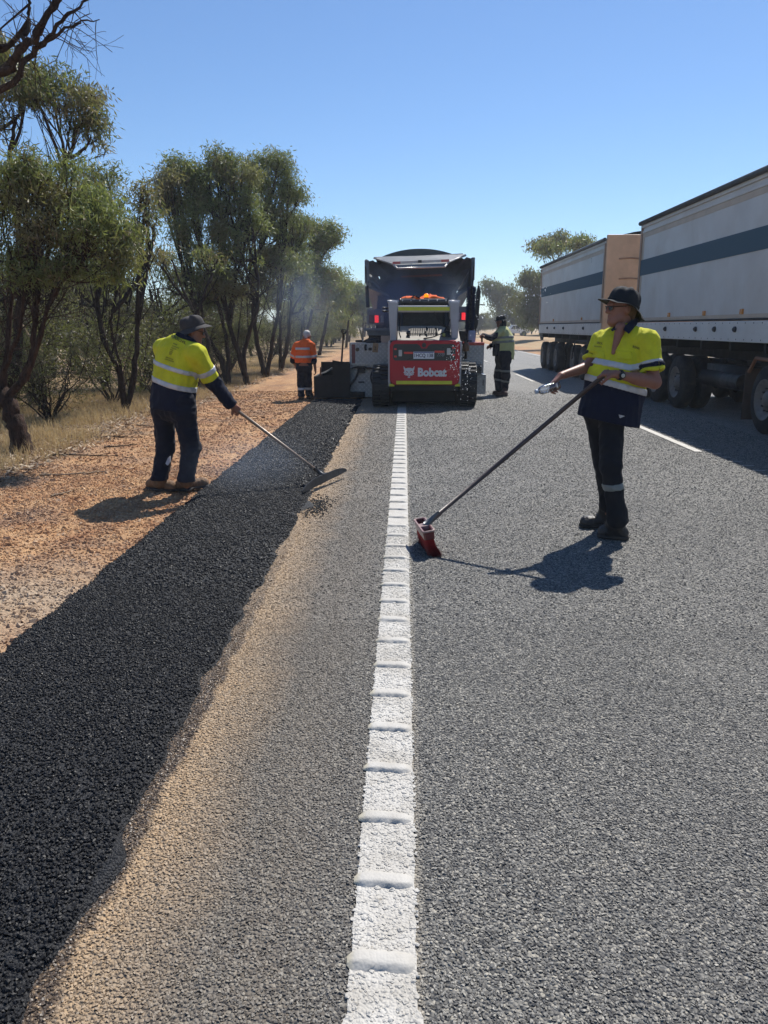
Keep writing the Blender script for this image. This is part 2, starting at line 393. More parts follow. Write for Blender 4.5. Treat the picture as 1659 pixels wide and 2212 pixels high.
# ------------------------------------------------------------------ loose stone as real geometry
def gn_scatter(name, P, R, S, mat, seed):
    me = bpy.data.meshes.new(name); me.vertices.add(len(P)); me.vertices.foreach_set('co', np.asarray(P, np.float32).ravel())
    for nm, arr in (('rot', R), ('scl', S)):
        a_ = me.attributes.new(nm, 'FLOAT_VECTOR', 'POINT'); a_.data.foreach_set('vector', np.asarray(arr, np.float32).ravel())
    me.materials.append(mat)
    o = bpy.data.objects.new(name, me); COL.objects.link(o)
    gt = bpy.data.node_groups.new(name, 'GeometryNodeTree')
    gt.interface.new_socket('Geometry', in_out='INPUT', socket_type='NodeSocketGeometry')
    gt.interface.new_socket('Geometry', in_out='OUTPUT', socket_type='NodeSocketGeometry')
    n, l = gt.nodes, gt.links
    gi, go = n.new('NodeGroupInput'), n.new('NodeGroupOutput')
    ico = n.new('GeometryNodeMeshIcoSphere'); ico.inputs['Subdivisions'].default_value = 1; ico.inputs['Radius'].default_value = 1
    sp = n.new('GeometryNodeSetPosition'); rv = n.new('FunctionNodeRandomValue'); rv.data_type = 'FLOAT_VECTOR'
    rv.inputs[0].default_value = (-0.38,) * 3; rv.inputs[1].default_value = (0.38,) * 3; rv.inputs['Seed'].default_value = seed
    sm = n.new('GeometryNodeSetMaterial'); sm.inputs['Material'].default_value = mat
    ip = n.new('GeometryNodeInstanceOnPoints')
    na, nb = n.new('GeometryNodeInputNamedAttribute'), n.new('GeometryNodeInputNamedAttribute')
    for q, nm in ((na, 'rot'), (nb, 'scl')): q.data_type = 'FLOAT_VECTOR'; q.inputs['Name'].default_value = nm
    l.new(ico.outputs['Mesh'], sp.inputs['Geometry']); l.new(rv.outputs[0], sp.inputs['Offset'])
    l.new(sp.outputs[0], sm.inputs['Geometry']); l.new(gi.outputs[0], ip.inputs['Points']); l.new(sm.outputs[0], ip.inputs['Instance'])
    l.new(na.outputs['Attribute'], ip.inputs['Rotation']); l.new(nb.outputs['Attribute'], ip.inputs['Scale'])
    l.new(ip.outputs[0], go.inputs[0])
    md = o.modifiers.new('scatter', 'NODES'); md.node_group = gt
    return o
def jitter_grid(x0, x1, y0, y1, step, r):
    n_ = int((x1 - x0) * (y1 - y0) / step ** 2 * 1.12); return np.stack([r.uniform(x0, x1, n_), r.uniform(y0, y1, n_)], 1)
def rnd_rot(n, r, tilt=0.5): return np.stack([r.uniform(-tilt, tilt, n), r.uniform(-tilt, tilt, n), r.uniform(0, 6.28, n)], 1)
r_ = np.random.default_rng(21)
P = np.concatenate([jitter_grid(-0.9, 3.2, 1.25, 4.0, 0.0092, r_), jitter_grid(-0.9, 4.6, 4.0, 7.2, 0.0145, r_), jitter_grid(-0.9, 5.3, 7.2, 11.5, 0.021, r_), jitter_grid(-0.9, 5.3, 11.5, 20, 0.032, r_)])
m = (np.abs(P[:, 0]) < 0.62 * P[:, 1] + 0.55) & ~((P[:, 0] > LINE_L - 0.004) & (P[:, 0] < LINE_R + 0.004)) & (P[:, 0] < 0.8 + 0.6 * P[:, 1])
m &= r_.random(len(P)) < np.clip((21 - P[:, 1]) / 8, 0, 1)
P = P[m]; n = len(P); far = P[:, 1] > 4.2
s0 = np.select([P[:, 1] < 4.0, P[:, 1] < 7.2, P[:, 1] < 11.5], [0.0042, 0.0054, 0.0068], 0.0086) * r_.uniform(0.55, 1.25, n)
S = np.stack([s0 * r_.uniform(0.8, 1.35, n), s0 * r_.uniform(0.7, 1.1, n), s0 * r_.uniform(0.45, 0.8, n)], 1)
o = gn_scatter('road_stone_chips', np.c_[P, np.full(n, 0.0008)], rnd_rot(n, r_), S, M_chip, 3)
tag(o, 'grey stone chips bedded in the near road surface', 'stone chips', kind='stuff')
P = np.concatenate([jitter_grid(-2.05, -0.9, 1.2, 4.5, 0.0110, r_), jitter_grid(-2.05, -0.9, 4.5, 8.5, 0.0165, r_), jitter_grid(-2.05, -0.9, 8.5, 17.3, 0.024, r_)])
xl_, xr_ = np.interp(P[:, 1], sy, xl), np.interp(P[:, 1], sy, xr)
m = (P[:, 0] > xl_ - 0.015) & (P[:, 0] < xr_ + 0.012) & (np.abs(P[:, 0]) < 0.62 * P[:, 1] + 0.6); P = P[m]; n = len(P)
q = (P[:, 0] - np.interp(P[:, 1], sy, xl)) / (np.interp(P[:, 1], sy, xr) - np.interp(P[:, 1], sy, xl))
s0 = np.select([P[:, 1] < 4.5, P[:, 1] < 8.5], [0.0056, 0.0078], 0.0105) * r_.uniform(0.55, 1.3, n)
S = np.stack([s0 * r_.uniform(0.8, 1.3, n), s0 * r_.uniform(0.8, 1.1, n), s0 * r_.uniform(0.5, 0.9, n)], 1)
zz = np.interp(np.clip(q, 0, 1), prof, hgt) + 0.0015 + r_.uniform(-0.001, 0.0025, n); zz = np.maximum(zz, -0.002)
# crumbs spilled past the joint beside the rake
C_ = np.stack([r_.normal(-0.80, 0.07, 420), r_.normal(6.85, 0.22, 420)], 1); C_ = C_[C_[:, 0] > -0.92]
P = np.concatenate([P, C_]); zz = np.concatenate([zz, np.full(len(C_), 0.004)])
S = np.concatenate([S, np.repeat(r_.uniform(0.004, 0.009, len(C_))[:, None], 3, 1)])
# looser, lumpier band along the joint that has not been raked yet
B_ = np.stack([-0.93 - np.abs(r_.normal(0, 0.11, 5200)), r_.uniform(7.6, 17.2, 5200)], 1)
P = np.concatenate([P, B_]); zz = np.concatenate([zz, 0.026 + 0.006 * r_.random(len(B_))]); S = np.concatenate([S, np.repeat((0.007 * np.exp(r_.normal(0.1, 0.4, len(B_))))[:, None], 3, 1)]); n = len(P)
o = gn_scatter('asphalt_aggregate', np.c_[P, zz], rnd_rot(n, r_, 0.7), S, asphalt_material('asphalt_stone', True), 5)
tag(o, 'glossy black aggregate on the surface of the new asphalt', 'aggregate', kind='stuff')
P = np.concatenate([jitter_grid(-4.6, -2.0, 2.4, 9, 0.0225, r_), jitter_grid(-5.2, -2.0, 9, 20, 0.045, r_), jitter_grid(8.0, 11.0, 20, 45, 0.22, r_)])
m = (r_.random(len(P)) < 0.80) & ((P[:, 0] > 0) | (P[:, 0] < np.interp(P[:, 1], sy, xl) + 0.01)); P = P[m]; n = len(P)
s0 = 0.0076 * np.exp(r_.normal(0, 0.48, n)) * np.where(P[:, 1] > 9, 1.35, 1.0)
s0 = np.clip(s0, 0.004, 0.034)
S = np.stack([s0 * r_.uniform(0.8, 1.3, n), s0 * r_.uniform(0.7, 1.1, n), s0 * r_.uniform(0.6, 1.0, n)], 1)
o = gn_scatter('shoulder_gravel', np.c_[P, ground_z(P[:, 0], P[:, 1]) + 0.002], rnd_rot(n, r_), S, gravel_material('gravel_stone', True), 9)
tag(o, 'loose orange and brown gravel on the road shoulder', 'gravel', kind='stuff')

# ------------------------------------------------------------------ painted lines
def paint_material(name, wear, cream=0.0, bs=0.45):
    t = NT(name); p = t.pos(); x, y, z = t.xyz(p)
    v = t.node('ShaderNodeTexVoronoi', Vector=p, Scale=110.0); f = t.noise(p, 70, 4, 0.65)
    c = t.mix(t.rng(t.noise(p, 6, 4), 0.35, 0.7), (0.52, 0.50, 0.46), (0.40, 0.375, 0.33))
    c = t.mix(t.math('MULTIPLY', t.rng(f, 0.62, 0.72), wear), c, (0.24, 0.21, 0.17))
    if cream: c = t.mix(t.rng(x, LINE_L + 0.012, LINE_L - 0.004), c, (0.52, 0.47, 0.36))
    h = t.math('SUBTRACT', t.math('MULTIPLY', f, 0.5), v.outputs['Distance'])
    return t.done(t.pbr(c, 0.62, 0, 0.4, t.bump(h, bs, 0.008)))
M_paint = paint_material('white_road_paint', 0.8); M_rib = paint_material('white_thermoplastic', 0.12, 1.0, 0.12)
r_ = np.random.default_rng(5)
ly = np.concatenate([np.linspace(-2, 16, 900), np.linspace(16.1, 400, 100)])
el = LINE_L + 0.003 * sines(ly, 0 * ly, 31, 60.0); er = LINE_R + 0.003 * sines(ly, 0 * ly, 32, 60.0)
LV = np.concatenate([np.stack([el, ly, np.full(len(ly), 0.004)], 1), np.stack([er, ly, np.full(len(ly), 0.004)], 1)])
a = np.arange(len(ly) - 1); n = len(ly)
LF = [np.stack([a, a + n, a + n + 1, a + 1], 1)]
# painted stones of the seal under the line, near the camera
cp = jitter_grid(LINE_L - 0.002, LINE_R + 0.006, 1.25, 6.2, 0.0105, r_); fr_ = (cp[:, 1] - 1.362 + 0.149) % 0.2985 - 0.149
cp = cp[(np.abs(fr_) > 0.027) & (r_.random(len(cp)) < 0.86)]; nc = len(cp)
ico = MB().sphere((0, 0, 0), 1.0, 5, 3); iV = np.vstack(ico.V)
s0 = 0.0058 * np.exp(r_.normal(-0.15, 0.36, nc))
ang = r_.uniform(0, 6.28, nc); ca, sa = np.cos(ang), np.sin(ang)
bv = iV[None] * np.stack([s0 * 1.25, s0, s0 * r_.uniform(0.25, 0.55, nc)], 1)[:, None] * r_.uniform(0.6, 1.25, (nc, len(iV), 1))
cv = np.stack([bv[..., 0] * ca[:, None] - bv[..., 1] * sa[:, None] + cp[:, :1], bv[..., 0] * sa[:, None] + bv[..., 1] * ca[:, None] + cp[:, 1:], bv[..., 2] + 0.0042], -1).reshape(-1, 3)
off = len(LV)
for f in ico.F:
    f = np.asarray(f); LF.append((f[None] + off + (np.arange(nc) * len(iV))[:, None, None]).reshape(-1, f.shape[1]))
edge_line = link('edge_line', np.concatenate([LV, cv]), LF, M_paint)
edge_line['kind'] = 'structure'; edge_line['label'] = 'solid white edge line with raised rumble ribs'
def rib_mesh(r):
    """one thermoplastic rumble rib: a low rounded bar with tapered, slightly crooked ends"""
    n, m = 15, 9; V = []
    w = r.uniform(0.056, 0.068)
    for i in range(n):
        u = i / (n - 1); x = -0.012 + u * 0.176 + LINE_L
        prof_w = w * (1 - abs(2 * u - 1) ** 7 * 0.55) / 2; hh = 0.0135 * (1 - abs(2 * u - 1) ** 8) + 0.001
        c = 0.004 * math.sin(u * 5 + r.uniform(0, 0.4))
        for k in range(m):
            t = k / (m - 1) * 2 - 1
            V.append((x, c + t * prof_w * (1 + 0.10 * r.normal()), 0.004 + hh * max(0, 1 - abs(t) ** 4.5) + 0.0003 * r.normal()))
    f = [[i * m + k, (i + 1) * m + k, (i + 1) * m + k + 1, i * m + k + 1] for i in range(n - 1) for k in range(m - 1)]
    return np_mesh('rib', np.array(V), np.array(f), True, [M_rib])
ribs = [rib_mesh(np.random.default_rng(50 + i)) for i in range(8)]
for k in range(46):
    o = bpy.data.objects.new('rib', ribs[k % 8]); COL.objects.link(o); o.parent = edge_line
    o.location = (rng.uniform(-0.003, 0.003), 1.362 + 0.2985 * k, 0)
def dash(x, w, y0, y1, z=0.009):
    n = max(2, int((y1 - y0) / 0.12)); yy = np.linspace(y0, y1, n)
    e0 = x - w / 2 + 0.004 * sines(yy, 0 * yy, int(abs(y0) * 10) + 1, 30); e1 = x + w / 2 + 0.004 * sines(yy, 0 * yy, int(abs(y0) * 10) + 2, 30)
    V = np.concatenate([np.stack([e0, yy, np.full(n, z)], 1), np.stack([e1, yy, np.full(n, z)], 1)]); a = np.arange(n - 1)
    return V, np.stack([a, a + n, a + n + 1, a + 1], 1)
for y0 in (-3.6, 10.1, 23.4, 36.7, 50.0, 63.3, 76.6, 89.9):
    V_, F_ = dash(3.87, 0.105, y0, y0 + (2.95 if y0 > 0 else 3.0) + (0.9 if y0 > 20 else 0))
    o = link('centre_line_dash', V_, F_, M_paint, road)
M_worn = paint_material('worn_road_paint', 1.0)
for k in range(22):        # faint cross marks of the removed barrier line beside the dashes
    yc = 7.2 + 0.305 * k
    V_, F_ = dash(4.04 + rng.uniform(-0.02, 0.02), 0.15 + rng.uniform(-0.03, 0.02), yc, yc + 0.028, 0.010)
    link('worn_mark', V_, F_, M_worn, road)
V_, F_ = dash(7.68, 0.14, -30, 500); link('far_edge_line', V_, F_, M_paint, road)

# ------------------------------------------------------------------ trees and undergrowth
def bark_material(name, c0, c1):
    t = NT(name); p = t.obj()
    s = t.scale(p, (9, 9, 1.6)); n1 = t.noise(s, 3.0, 5, 0.7, 0.6); n2 = t.noise(p, 30, 4, 0.7)
    c = t.mix(t.rng(n1, 0.35, 0.68), c0, c1); c = t.mix(t.rng(t.noise(p, 1.2, 3), 0.45, 0.7, 0, 0.6), c, tuple(x * 0.45 for x in c0))
    return t.done(t.pbr(c, 0.9, 0, 0.2, t.bump(t.math('ADD', n1, t.math('MULTIPLY', n2, 0.5)), 0.9, 0.04)))
M_bark = bark_material('dark_bark', (0.020, 0.015, 0.012), (0.070, 0.047, 0.035))
M_bark_r = bark_material('reddish_bark', (0.026, 0.017, 0.013), (0.095, 0.055, 0.039))
M_bark_p = bark_material('pale_bark', (0.30, 0.22, 0.15), (0.44, 0.34, 0.24))
def leaf_material(name, dark, light, dry):
    t = NT(name); a = t.node('ShaderNodeAttribute', {'attribute_name': 'tint'}).outputs['Fac']
    b = t.node('ShaderNodeAttribute', {'attribute_name': 'dry'}).outputs['Fac']
    c = t.mix(a, dark, light); c = t.mix(b, c, dry)
    bs = t.pbr(c, 0.45, 0, 0.45)
    tr = t.node('ShaderNodeBsdfTranslucent', Color=t.mix(0.35, c, (0.35, 0.42, 0.06)))
    return t.done(t.node('ShaderNodeMixShader', _0=0.38, _1=bs, _2=tr))
M_leaf = leaf_material('eucalyptus_leaf', (0.070, 0.092, 0.036), (0.25, 0.285, 0.095), (0.22, 0.145, 0.09))
M_leaf_o = leaf_material('olive_leaf', (0.036, 0.040, 0.022), (0.115, 0.115, 0.055), (0.13, 0.085, 0.055))

def bez(a, b, c, n, wob, r):
    t = np.linspace(0, 1, n)[:, None]; a, b, c = map(np.asarray, (a, b, c))
    p = (1 - t) ** 2 * a + 2 * t * (1 - t) * b + t * t * c
    w = r.normal(0, wob, (n, 3)); w[0] = 0; w[-1] *= 0.3
    return p + np.cumsum(w, 0) * 0.5
class Tree:
    """vase shaped mallee: stems run to crown lobes, fork into limbs and twigs, leaves hang at the twig ends"""
    fan = 0.22
    def __init__(s, seed): s.r = np.random.default_rng(seed); s.wood = MB(); s.tips = []; s.tw = []; s.hue = []; s.dr = []
    def limb(s, path, r0, r1, n=7):
        k = len(path); rad = r0 + (r1 - r0) * np.linspace(0, 1, k) ** 0.8
        s.wood.tube(path, rad * s.r.uniform(0.9, 1.1, k), n, cap=False)
    def stem(s, pts, r0, r1, n=9):
        pts = np.asarray(pts, float); t = np.linspace(0, len(pts) - 1, (len(pts) - 1) * 6 + 1); i = np.clip(t.astype(int), 0, len(pts) - 2)
        P0 = pts[np.clip(i - 1, 0, None)]; P1 = pts[i]; P2 = pts[i + 1]; P3 = pts[np.clip(i + 2, None, len(pts) - 1)]; u = (t - i)[:, None]
        p = 0.5 * (2 * P1 + (P2 - P0) * u + (2 * P0 - 5 * P1 + 4 * P2 - P3) * u ** 2 + (3 * P1 - P0 - 3 * P2 + P3) * u ** 3)
        p[1:-1] += s.r.normal(0, 0.012, (len(p) - 2, 3)); s.limb(p, r0, r1, n); return p
    def lobe(s, src, c, rad, ntip, r0=0.045, leafy=1.0, kk=5, shell=0.55):
        """src: path of the parent stem; c, rad: crown lobe; ntip twigs"""
        r = s.r; c = np.asarray(c, float); rad = np.asarray(rad, float)
        i = int(len(src) * r.uniform(0.45, 0.8)); a = src[min(i, len(src) - 1)]
        low = c - [0, 0, rad[2] * 0.55]
        mid = a * 0.45 + low * 0.55 + [0, 0, -0.10 * np.linalg.norm(low - a)] + r.normal(0, 0.08, 3)
        main = bez(a, mid, low, 9, 0.012, r); s.limb(main, r0, r0 * 0.5, 6)
        lh = r.normal(0, 0.16); ld = r.uniform(0.25, 0.6) if r.random() < 0.22 else 0.0
        kk = max(5, int(ntip / 5.5)); u = r.normal(size=(kk, 3)); u /= np.linalg.norm(u, axis=1)[:, None]; u[:, 2] = np.where(u[:, 2] < -0.55, -u[:, 2], u[:, 2])
        cent = c + u * (r.uniform(0.15, 1.0, kk) ** 0.6)[:, None] * rad * r.uniform(0.85, 1.2)
        for k in range(kk):
            nt = max(3, int(ntip / kk * r.uniform(0.6, 1.4))); T = cent[k] + r.normal(0, 0.20, (nt, 3)) * rad * [1, 1, 0.8]
            cm = cent[k] - [0, 0, rad[2] * 0.12]; fan = r.random() < s.fan
            b0 = src[int(len(src) * r.uniform(0.35, 0.98))] if fan else main[int(r.integers(3, 9))]; D_ = np.linalg.norm(cm - b0)
            sub = bez(b0, b0 * 0.5 + cm * 0.5 + [0, 0, (-0.08 if fan else -0.12) * D_] + r.normal(0, 0.05 * D_, 3), cm, 8, 0.012, r)
            s.limb(sub, r0 * (0.36 if fan else 0.40), r0 * 0.15, 5)
            for tp in T:
                b1 = sub[int(r.integers(3, 8))]
                tw = bez(b1, b1 * 0.5 + tp * 0.5 + r.normal(0, 0.05, 3), tp, 5, 0.012, r); s.limb(tw, r0 * 0.13, 0.003, 3)
                if r.random() < leafy: s.tips.append(tp); s.hue.append(lh); s.dr.append(ld)
        return main
    def twigs(s, path, n, length, r0, up=0.5, sub=2):
        for _ in range(n):
            a = path[int(s.r.integers(len(path) // 3, len(path)))]; d = nrm(s.r.normal(size=3) + [0, 0, up])
            L = length * s.r.uniform(0.5, 1.2); e = a + d * L
            p = bez(a, a + d * L * 0.5 + s.r.normal(0, L * 0.12, 3), e, 6, L * 0.02, s.r); s.limb(p, r0, 0.003, 4)
            for _ in range(sub):
                b = p[int(s.r.integers(2, 6))]; d2 = nrm(d + s.r.normal(0, 0.7, 3)); L2 = L * s.r.uniform(0.3, 0.6)
                s.limb(bez(b, b + d2 * L2 * 0.5 + s.r.normal(0, L2 * 0.1, 3), b + d2 * L2, 4, L2 * 0.03, s.r), r0 * 0.5, 0.002, 3)
    def leaves(s, per, clump, L, W, droop=0.75, dry=0.08, bias=0.0):
        r = s.r
        if not s.tips: return None
        T = np.array(s.tips); n = len(T) * per
        hue = r.normal(0.45 + bias, 0.18, len(T)).repeat(per) + r.normal(0, 0.12, n)
        dr = np.where(r.random(len(T)) < dry, r.uniform(0.3, 0.9, len(T)), 0).repeat(per) + np.where(r.random(n) < 0.05, 0.6, 0)
        hue = hue + np.array(s.hue).repeat(per); dr = dr + np.array(s.dr).repeat(per)
        c = T.repeat(per, 0) + r.normal(0, clump, (n, 3)) * [1, 1, 0.75] - [0, 0, clump * 0.35]
        ax = r.normal(size=(n, 3)) * (1 - droop); ax[:, 2] -= droop * r.uniform(0.3, 1.2, n); ax /= np.linalg.norm(ax, axis=1)[:, None]
        sd = np.cross(ax, r.normal(size=(n, 3))); sd /= np.linalg.norm(sd, axis=1)[:, None] + 1e-9
        l = L * r.uniform(0.6, 1.3, n)[:, None]; w = W * r.uniform(0.6, 1.2, n)[:, None]
        nm = np.cross(ax, sd)
        V = np.stack([c, c + ax * l * 0.42 + sd * w * 0.5 + nm * w * 0.12, c + ax * l, c + ax * l * 0.42 - sd * w * 0.5 + nm * w * 0.12], 1).reshape(-1, 3)
        F = np.arange(n * 4).reshape(-1, 4)
        return V, F, np.clip(hue, 0, 1).repeat(4), np.clip(dr, 0, 1).repeat(4)
    def build(s, name, base, label, per=50, clump=0.16, L=0.11, W=0.022, bark=None, leaf=None, group=None, dry=0.08, bias=0.0, droop=0.75, cat='tree', wood='trunk'):
        root = empty(name, base); tag(root, label, cat, group)
        link(wood, np.vstack(s.wood.V), s.wood.F, bark or M_bark, root, smooth=True)
        lv = s.leaves(per, clump, L, W, droop, dry, bias)
        if lv is not None:
            link('crown', lv[0], lv[1], leaf or M_leaf, root, attrs={'tint': lv[2], 'dry': lv[3]})
        return root
def G(x, y): return np.array([x, y, float(ground_z(x, y)) - 0.03])
def px_lobe(px, py, Y, rx, ry, dz=None):
    c = at(px, py, Y); k = Y / FPX
    return c, (rx * k, (dz if dz else rx * k), ry * k)

ROADSIDE = 'eucalyptus trees along the left verge'
# --- near tree with the leaning trunk at the left edge
T = Tree(1); b = G(-5.02, 9.92)
tr = T.stem([b, at(38, 925, 9.92), at(18, 875, 9.95), at(2, 838, 10.0), at(-22, 790, 10), at(-45, 640, 10.1), at(-60, 480, 10.2)], 0.155, 0.022, 12)
e = tr[17]; s1 = tr[18:]
s2 = T.stem([tr[14], at(62, 800, 9.95), at(74, 700, 9.9), at(92, 590, 9.9), at(128, 460, 9.9)], 0.058, 0.016)
s3 = T.stem([e, at(14, 770, 10.0), at(26, 650, 10.1), at(52, 500, 10.1)], 0.055, 0.016)
s4 = T.stem([s2[7], at(112, 645, 9.7), at(160, 570, 9.6), at(212, 500, 9.6)], 0.032, 0.012)
s5 = T.stem([s2[4], at(84, 720, 10.0), at(118, 620, 10.1), at(160, 520, 10.2)], 0.034, 0.012)
s6 = T.stem([s3[4], at(38, 720, 9.8), at(58, 600, 9.7), at(80, 480, 9.7)], 0.034, 0.012)
for (src, px, py, Y, rx, ry, nt) in ((s2, 120, 430, 9.9, 62, 44, 90), (s4, 205, 490, 9.6, 54, 40, 80), (s3, 40, 410, 10.1, 56, 48, 75), (s5, 165, 520, 10.2, 52, 36, 55), (s1, -60, 440, 10.2, 80, 70, 60), (s4, 240, 530, 9.6, 30, 36, 45), (s6, 80, 500, 9.7, 54, 40, 50), (s2, 85, 372, 10, 48, 28, 45), (s5, 185, 445, 10, 46, 34, 50), (s6, 20, 540, 9.8, 46, 34, 34), (s4, 130, 570, 9.6, 50, 26, 26)):
    c, rad = px_lobe(px, py, Y, rx, ry); T.lobe(src, c, rad, nt, 0.028, 0.96)
for st in (s1, s2, s3, s4, s5, s6): T.twigs(st, 20, 0.6, 0.008, 0.8, 4)
for (px, py, rr, nt) in ((275, 500, 16, 12), (262, 560, 18, 14), (230, 455, 16, 12), (150, 362, 20, 14), (60, 345, 20, 12), (200, 425, 16, 12), (190, 580, 20, 10), (110, 590, 22, 8), (250, 590, 12, 8), (15, 365, 18, 10), (45, 590, 20, 8)):
    c, rad = px_lobe(px, py, 9.7, rr, rr); T.lobe(s4 if px > 140 else s2, c, rad, nt, 0.016, 1.0)
T.build('eucalyptus_tree', b, 'near eucalyptus with leaning black trunk at the left edge of the gravel', per=31, clump=0.105, L=0.092, W=0.0185, droop=0.55, bark=M_bark_r, group=ROADSIDE, bias=0.08)

# --- taller open tree behind it
T = Tree(2); T.fan = 0.4; b = G(-7.3, 13.2)
tr = T.stem([b, at(30, 800, 13.2), at(45, 640, 13.2), at(60, 480, 13.1)], 0.11, 0.06)
t2 = T.stem([tr[-7], at(120, 420, 13), at(150, 330, 13), at(170, 260, 13)], 0.05, 0.02)
t3 = T.stem([tr[-4], at(20, 380, 13), at(30, 280, 13), at(50, 220, 13)], 0.05, 0.02)
for (src, px, py, Y, rx, ry, nt) in ((t2, 110, 190, 13, 62, 42, 75), (t2, 180, 240, 13, 40, 42, 55), (t3, 40, 190, 13, 55, 50, 60), (t2, 195, 280, 13, 28, 28, 28), (t3, -20, 250, 13, 50, 60, 40), (t2, 60, 160, 13, 40, 30, 30)):
    c, rad = px_lobe(px, py, Y, rx, ry); T.lobe(src, c, rad, nt, 0.032, 0.85, 6)
T.twigs(t2, 14, 0.7, 0.008, 0.9, 3); T.twigs(t3, 14, 0.7, 0.008, 0.9, 3); T.twigs(tr, 8, 0.9, 0.01, 0.9, 3)
T.build('eucalyptus_tree', b, 'tall open crowned eucalyptus rising above the leaning near tree', per=40, clump=0.115, L=0.115, W=0.023, droop=0.6, bark=M_bark_r, group=ROADSIDE, dry=0.18)

# --- dead limbed tree whose bare branches enter at the top left corner
T = Tree(3); b = G(-7.2, 8.2)
tr = T.stem([b, b + [0.1, 0, 1.8], b + [0.5, 0, 3.2], b + [1.1, 0, 3.9]], 0.16, 0.10)
l1 = T.stem([tr[-4], at(-40, 175, 8.2), at(40, 115, 8.1), at(95, 50, 8.0), at(130, -40, 8)], 0.055, 0.022)
l2 = T.stem([tr[-5], at(-30, 205, 8.2), at(50, 135, 8.15), at(100, 85, 8.1), at(150, 30, 8), at(205, -20, 8)], 0.045, 0.008)
l3 = T.stem([l2[13], at(125, 70, 8.05), at(170, 48, 8), at(215, 42, 8)], 0.022, 0.004)
l4 = T.stem([l1[10], at(52, 90, 8.2), at(62, 30, 8.3), at(60, -30, 8.3)], 0.035, 0.012)
l5 = T.stem([l1[16], at(120, 10, 8), at(165, -30, 8)], 0.03, 0.012)
T.twigs(l2, 16, 0.42, 0.006, 0.1, 4); T.twigs(l3, 10, 0.34, 0.004, -0.1, 4); T.twigs(l1, 12, 0.36, 0.005, 0.2, 3)
c, rad = px_lobe(-70, 100, 8.6, 60, 60); T.lobe(l4, c, rad, 20, 0.03)
c, rad = px_lobe(-10, 110, 9.4, 22, 22); T.lobe(l1, c, rad, 24, 0.03)
T.build('eucalyptus_tree', b, 'half dead eucalyptus whose bare reddish limbs reach in at the top left corner', per=40, clump=0.1, L=0.12, W=0.02, bark=M_bark_r, group=ROADSIDE)

# --- mid distance trees of the left row
def row_tree(seed, base, stems, lobes, label, **kw):
    T = Tree(seed); paths = []
    for st in stems:
        pts, r0, r1 = st; paths.append(T.stem([base] + [np.asarray(p) for p in pts], r0 * 0.82, r1 * 0.7))
    for (k, px, py, Y, rx, ry, nt, *rest) in lobes:
        c, rad = px_lobe(px, py, Y, rx, ry); T.lobe(paths[k], c, rad, nt, 0.05, rest[0] if rest else 0.95, 6)
    for p in paths: T.twigs(p, 8, 0.8, 0.009, 0.8, 3)
    kk = dict(per=28, clump=0.15, L=0.125, W=0.030, group=ROADSIDE, droop=0.5); kk.update(kw)
    return T.build('eucalyptus_tree', base, label, **kk)
row_tree(11, G(-5.25, 14.4), [([at(255, 800, 14.4), at(215, 700, 14.3), at(205, 560, 14.4)], 0.085, 0.03), ([at(290, 800, 14.5), at(300, 680, 14.6), at(318, 560, 14.7), at(315, 450, 14.8)], 0.085, 0.025), ([at(262, 800, 14.4), at(240, 690, 14.2), at(265, 590, 14.2)], 0.05, 0.02)],
         [(1, 308, 420, 14.8, 26, 30, 26, 0.8), (1, 328, 470, 14.8, 30, 34, 22, 0.7), (1, 285, 500, 15, 32, 26, 34), (0, 205, 400, 15, 55, 55, 70, 0.9), (0, 240, 440, 15, 34, 34, 24, 0.7), (2, 320, 545, 15, 34, 24, 22, 0.7)],
         'slender eucalyptus with two dark forked stems between the leaning tree and the raking person', per=30, clump=0.14, L=0.12, W=0.026, dry=0.35)
def LB(k, Y, pts, r=(32, 28), nt=36, leafy=0.97): return [(k[i % len(k)], x, y, Y + 0.25 * math.sin(i * 2.1), r[0] * (0.85 + 0.3 * ((i * 7) % 5) / 5), r[1] * (0.85 + 0.3 * ((i * 3) % 5) / 5), nt, leafy) for i, (x, y) in enumerate(pts)]
row_tree(12, G(-5.05, 22.2), [([at(478, 780, 22.2), at(430, 690, 22.2), at(395, 590, 22), at(378, 470, 22)], 0.13, 0.03), ([at(492, 760, 22.2), at(470, 650, 22.3), at(436, 540, 22.3), at(416, 440, 22.3)], 0.10, 0.03)],
         LB((0, 1), 22.1, [(383, 366), (417, 377), (360, 392), (398, 405), (377, 440), (411, 462), (352, 425), (432, 425), (392, 500), (428, 545), (423, 600)]),
         'eucalyptus with a wide lobed crown directly behind the raking person', per=44)
row_tree(13, G(-4.55, 22.4), [([at(520, 780, 22.4), at(492, 690, 22.3), at(480, 560, 22.4), at(490, 440, 22.5)], 0.13, 0.03), ([at(528, 760, 22.5), at(556, 650, 22.5), at(548, 520, 22.5), at(530, 420, 22.6)], 0.10, 0.03)],
         LB((0, 1), 22.5, [(468, 352), (500, 360), (450, 385), (484, 395), (520, 372), (451, 440), (492, 440), (525, 425), (468, 490), (508, 500), (540, 480), (468, 535), (482, 570), (515, 560), (465, 605), (500, 630), (445, 640)]),
         'bushy eucalyptus with two black trunks, the tallest green crown of the left row', per=44, bias=0.08)
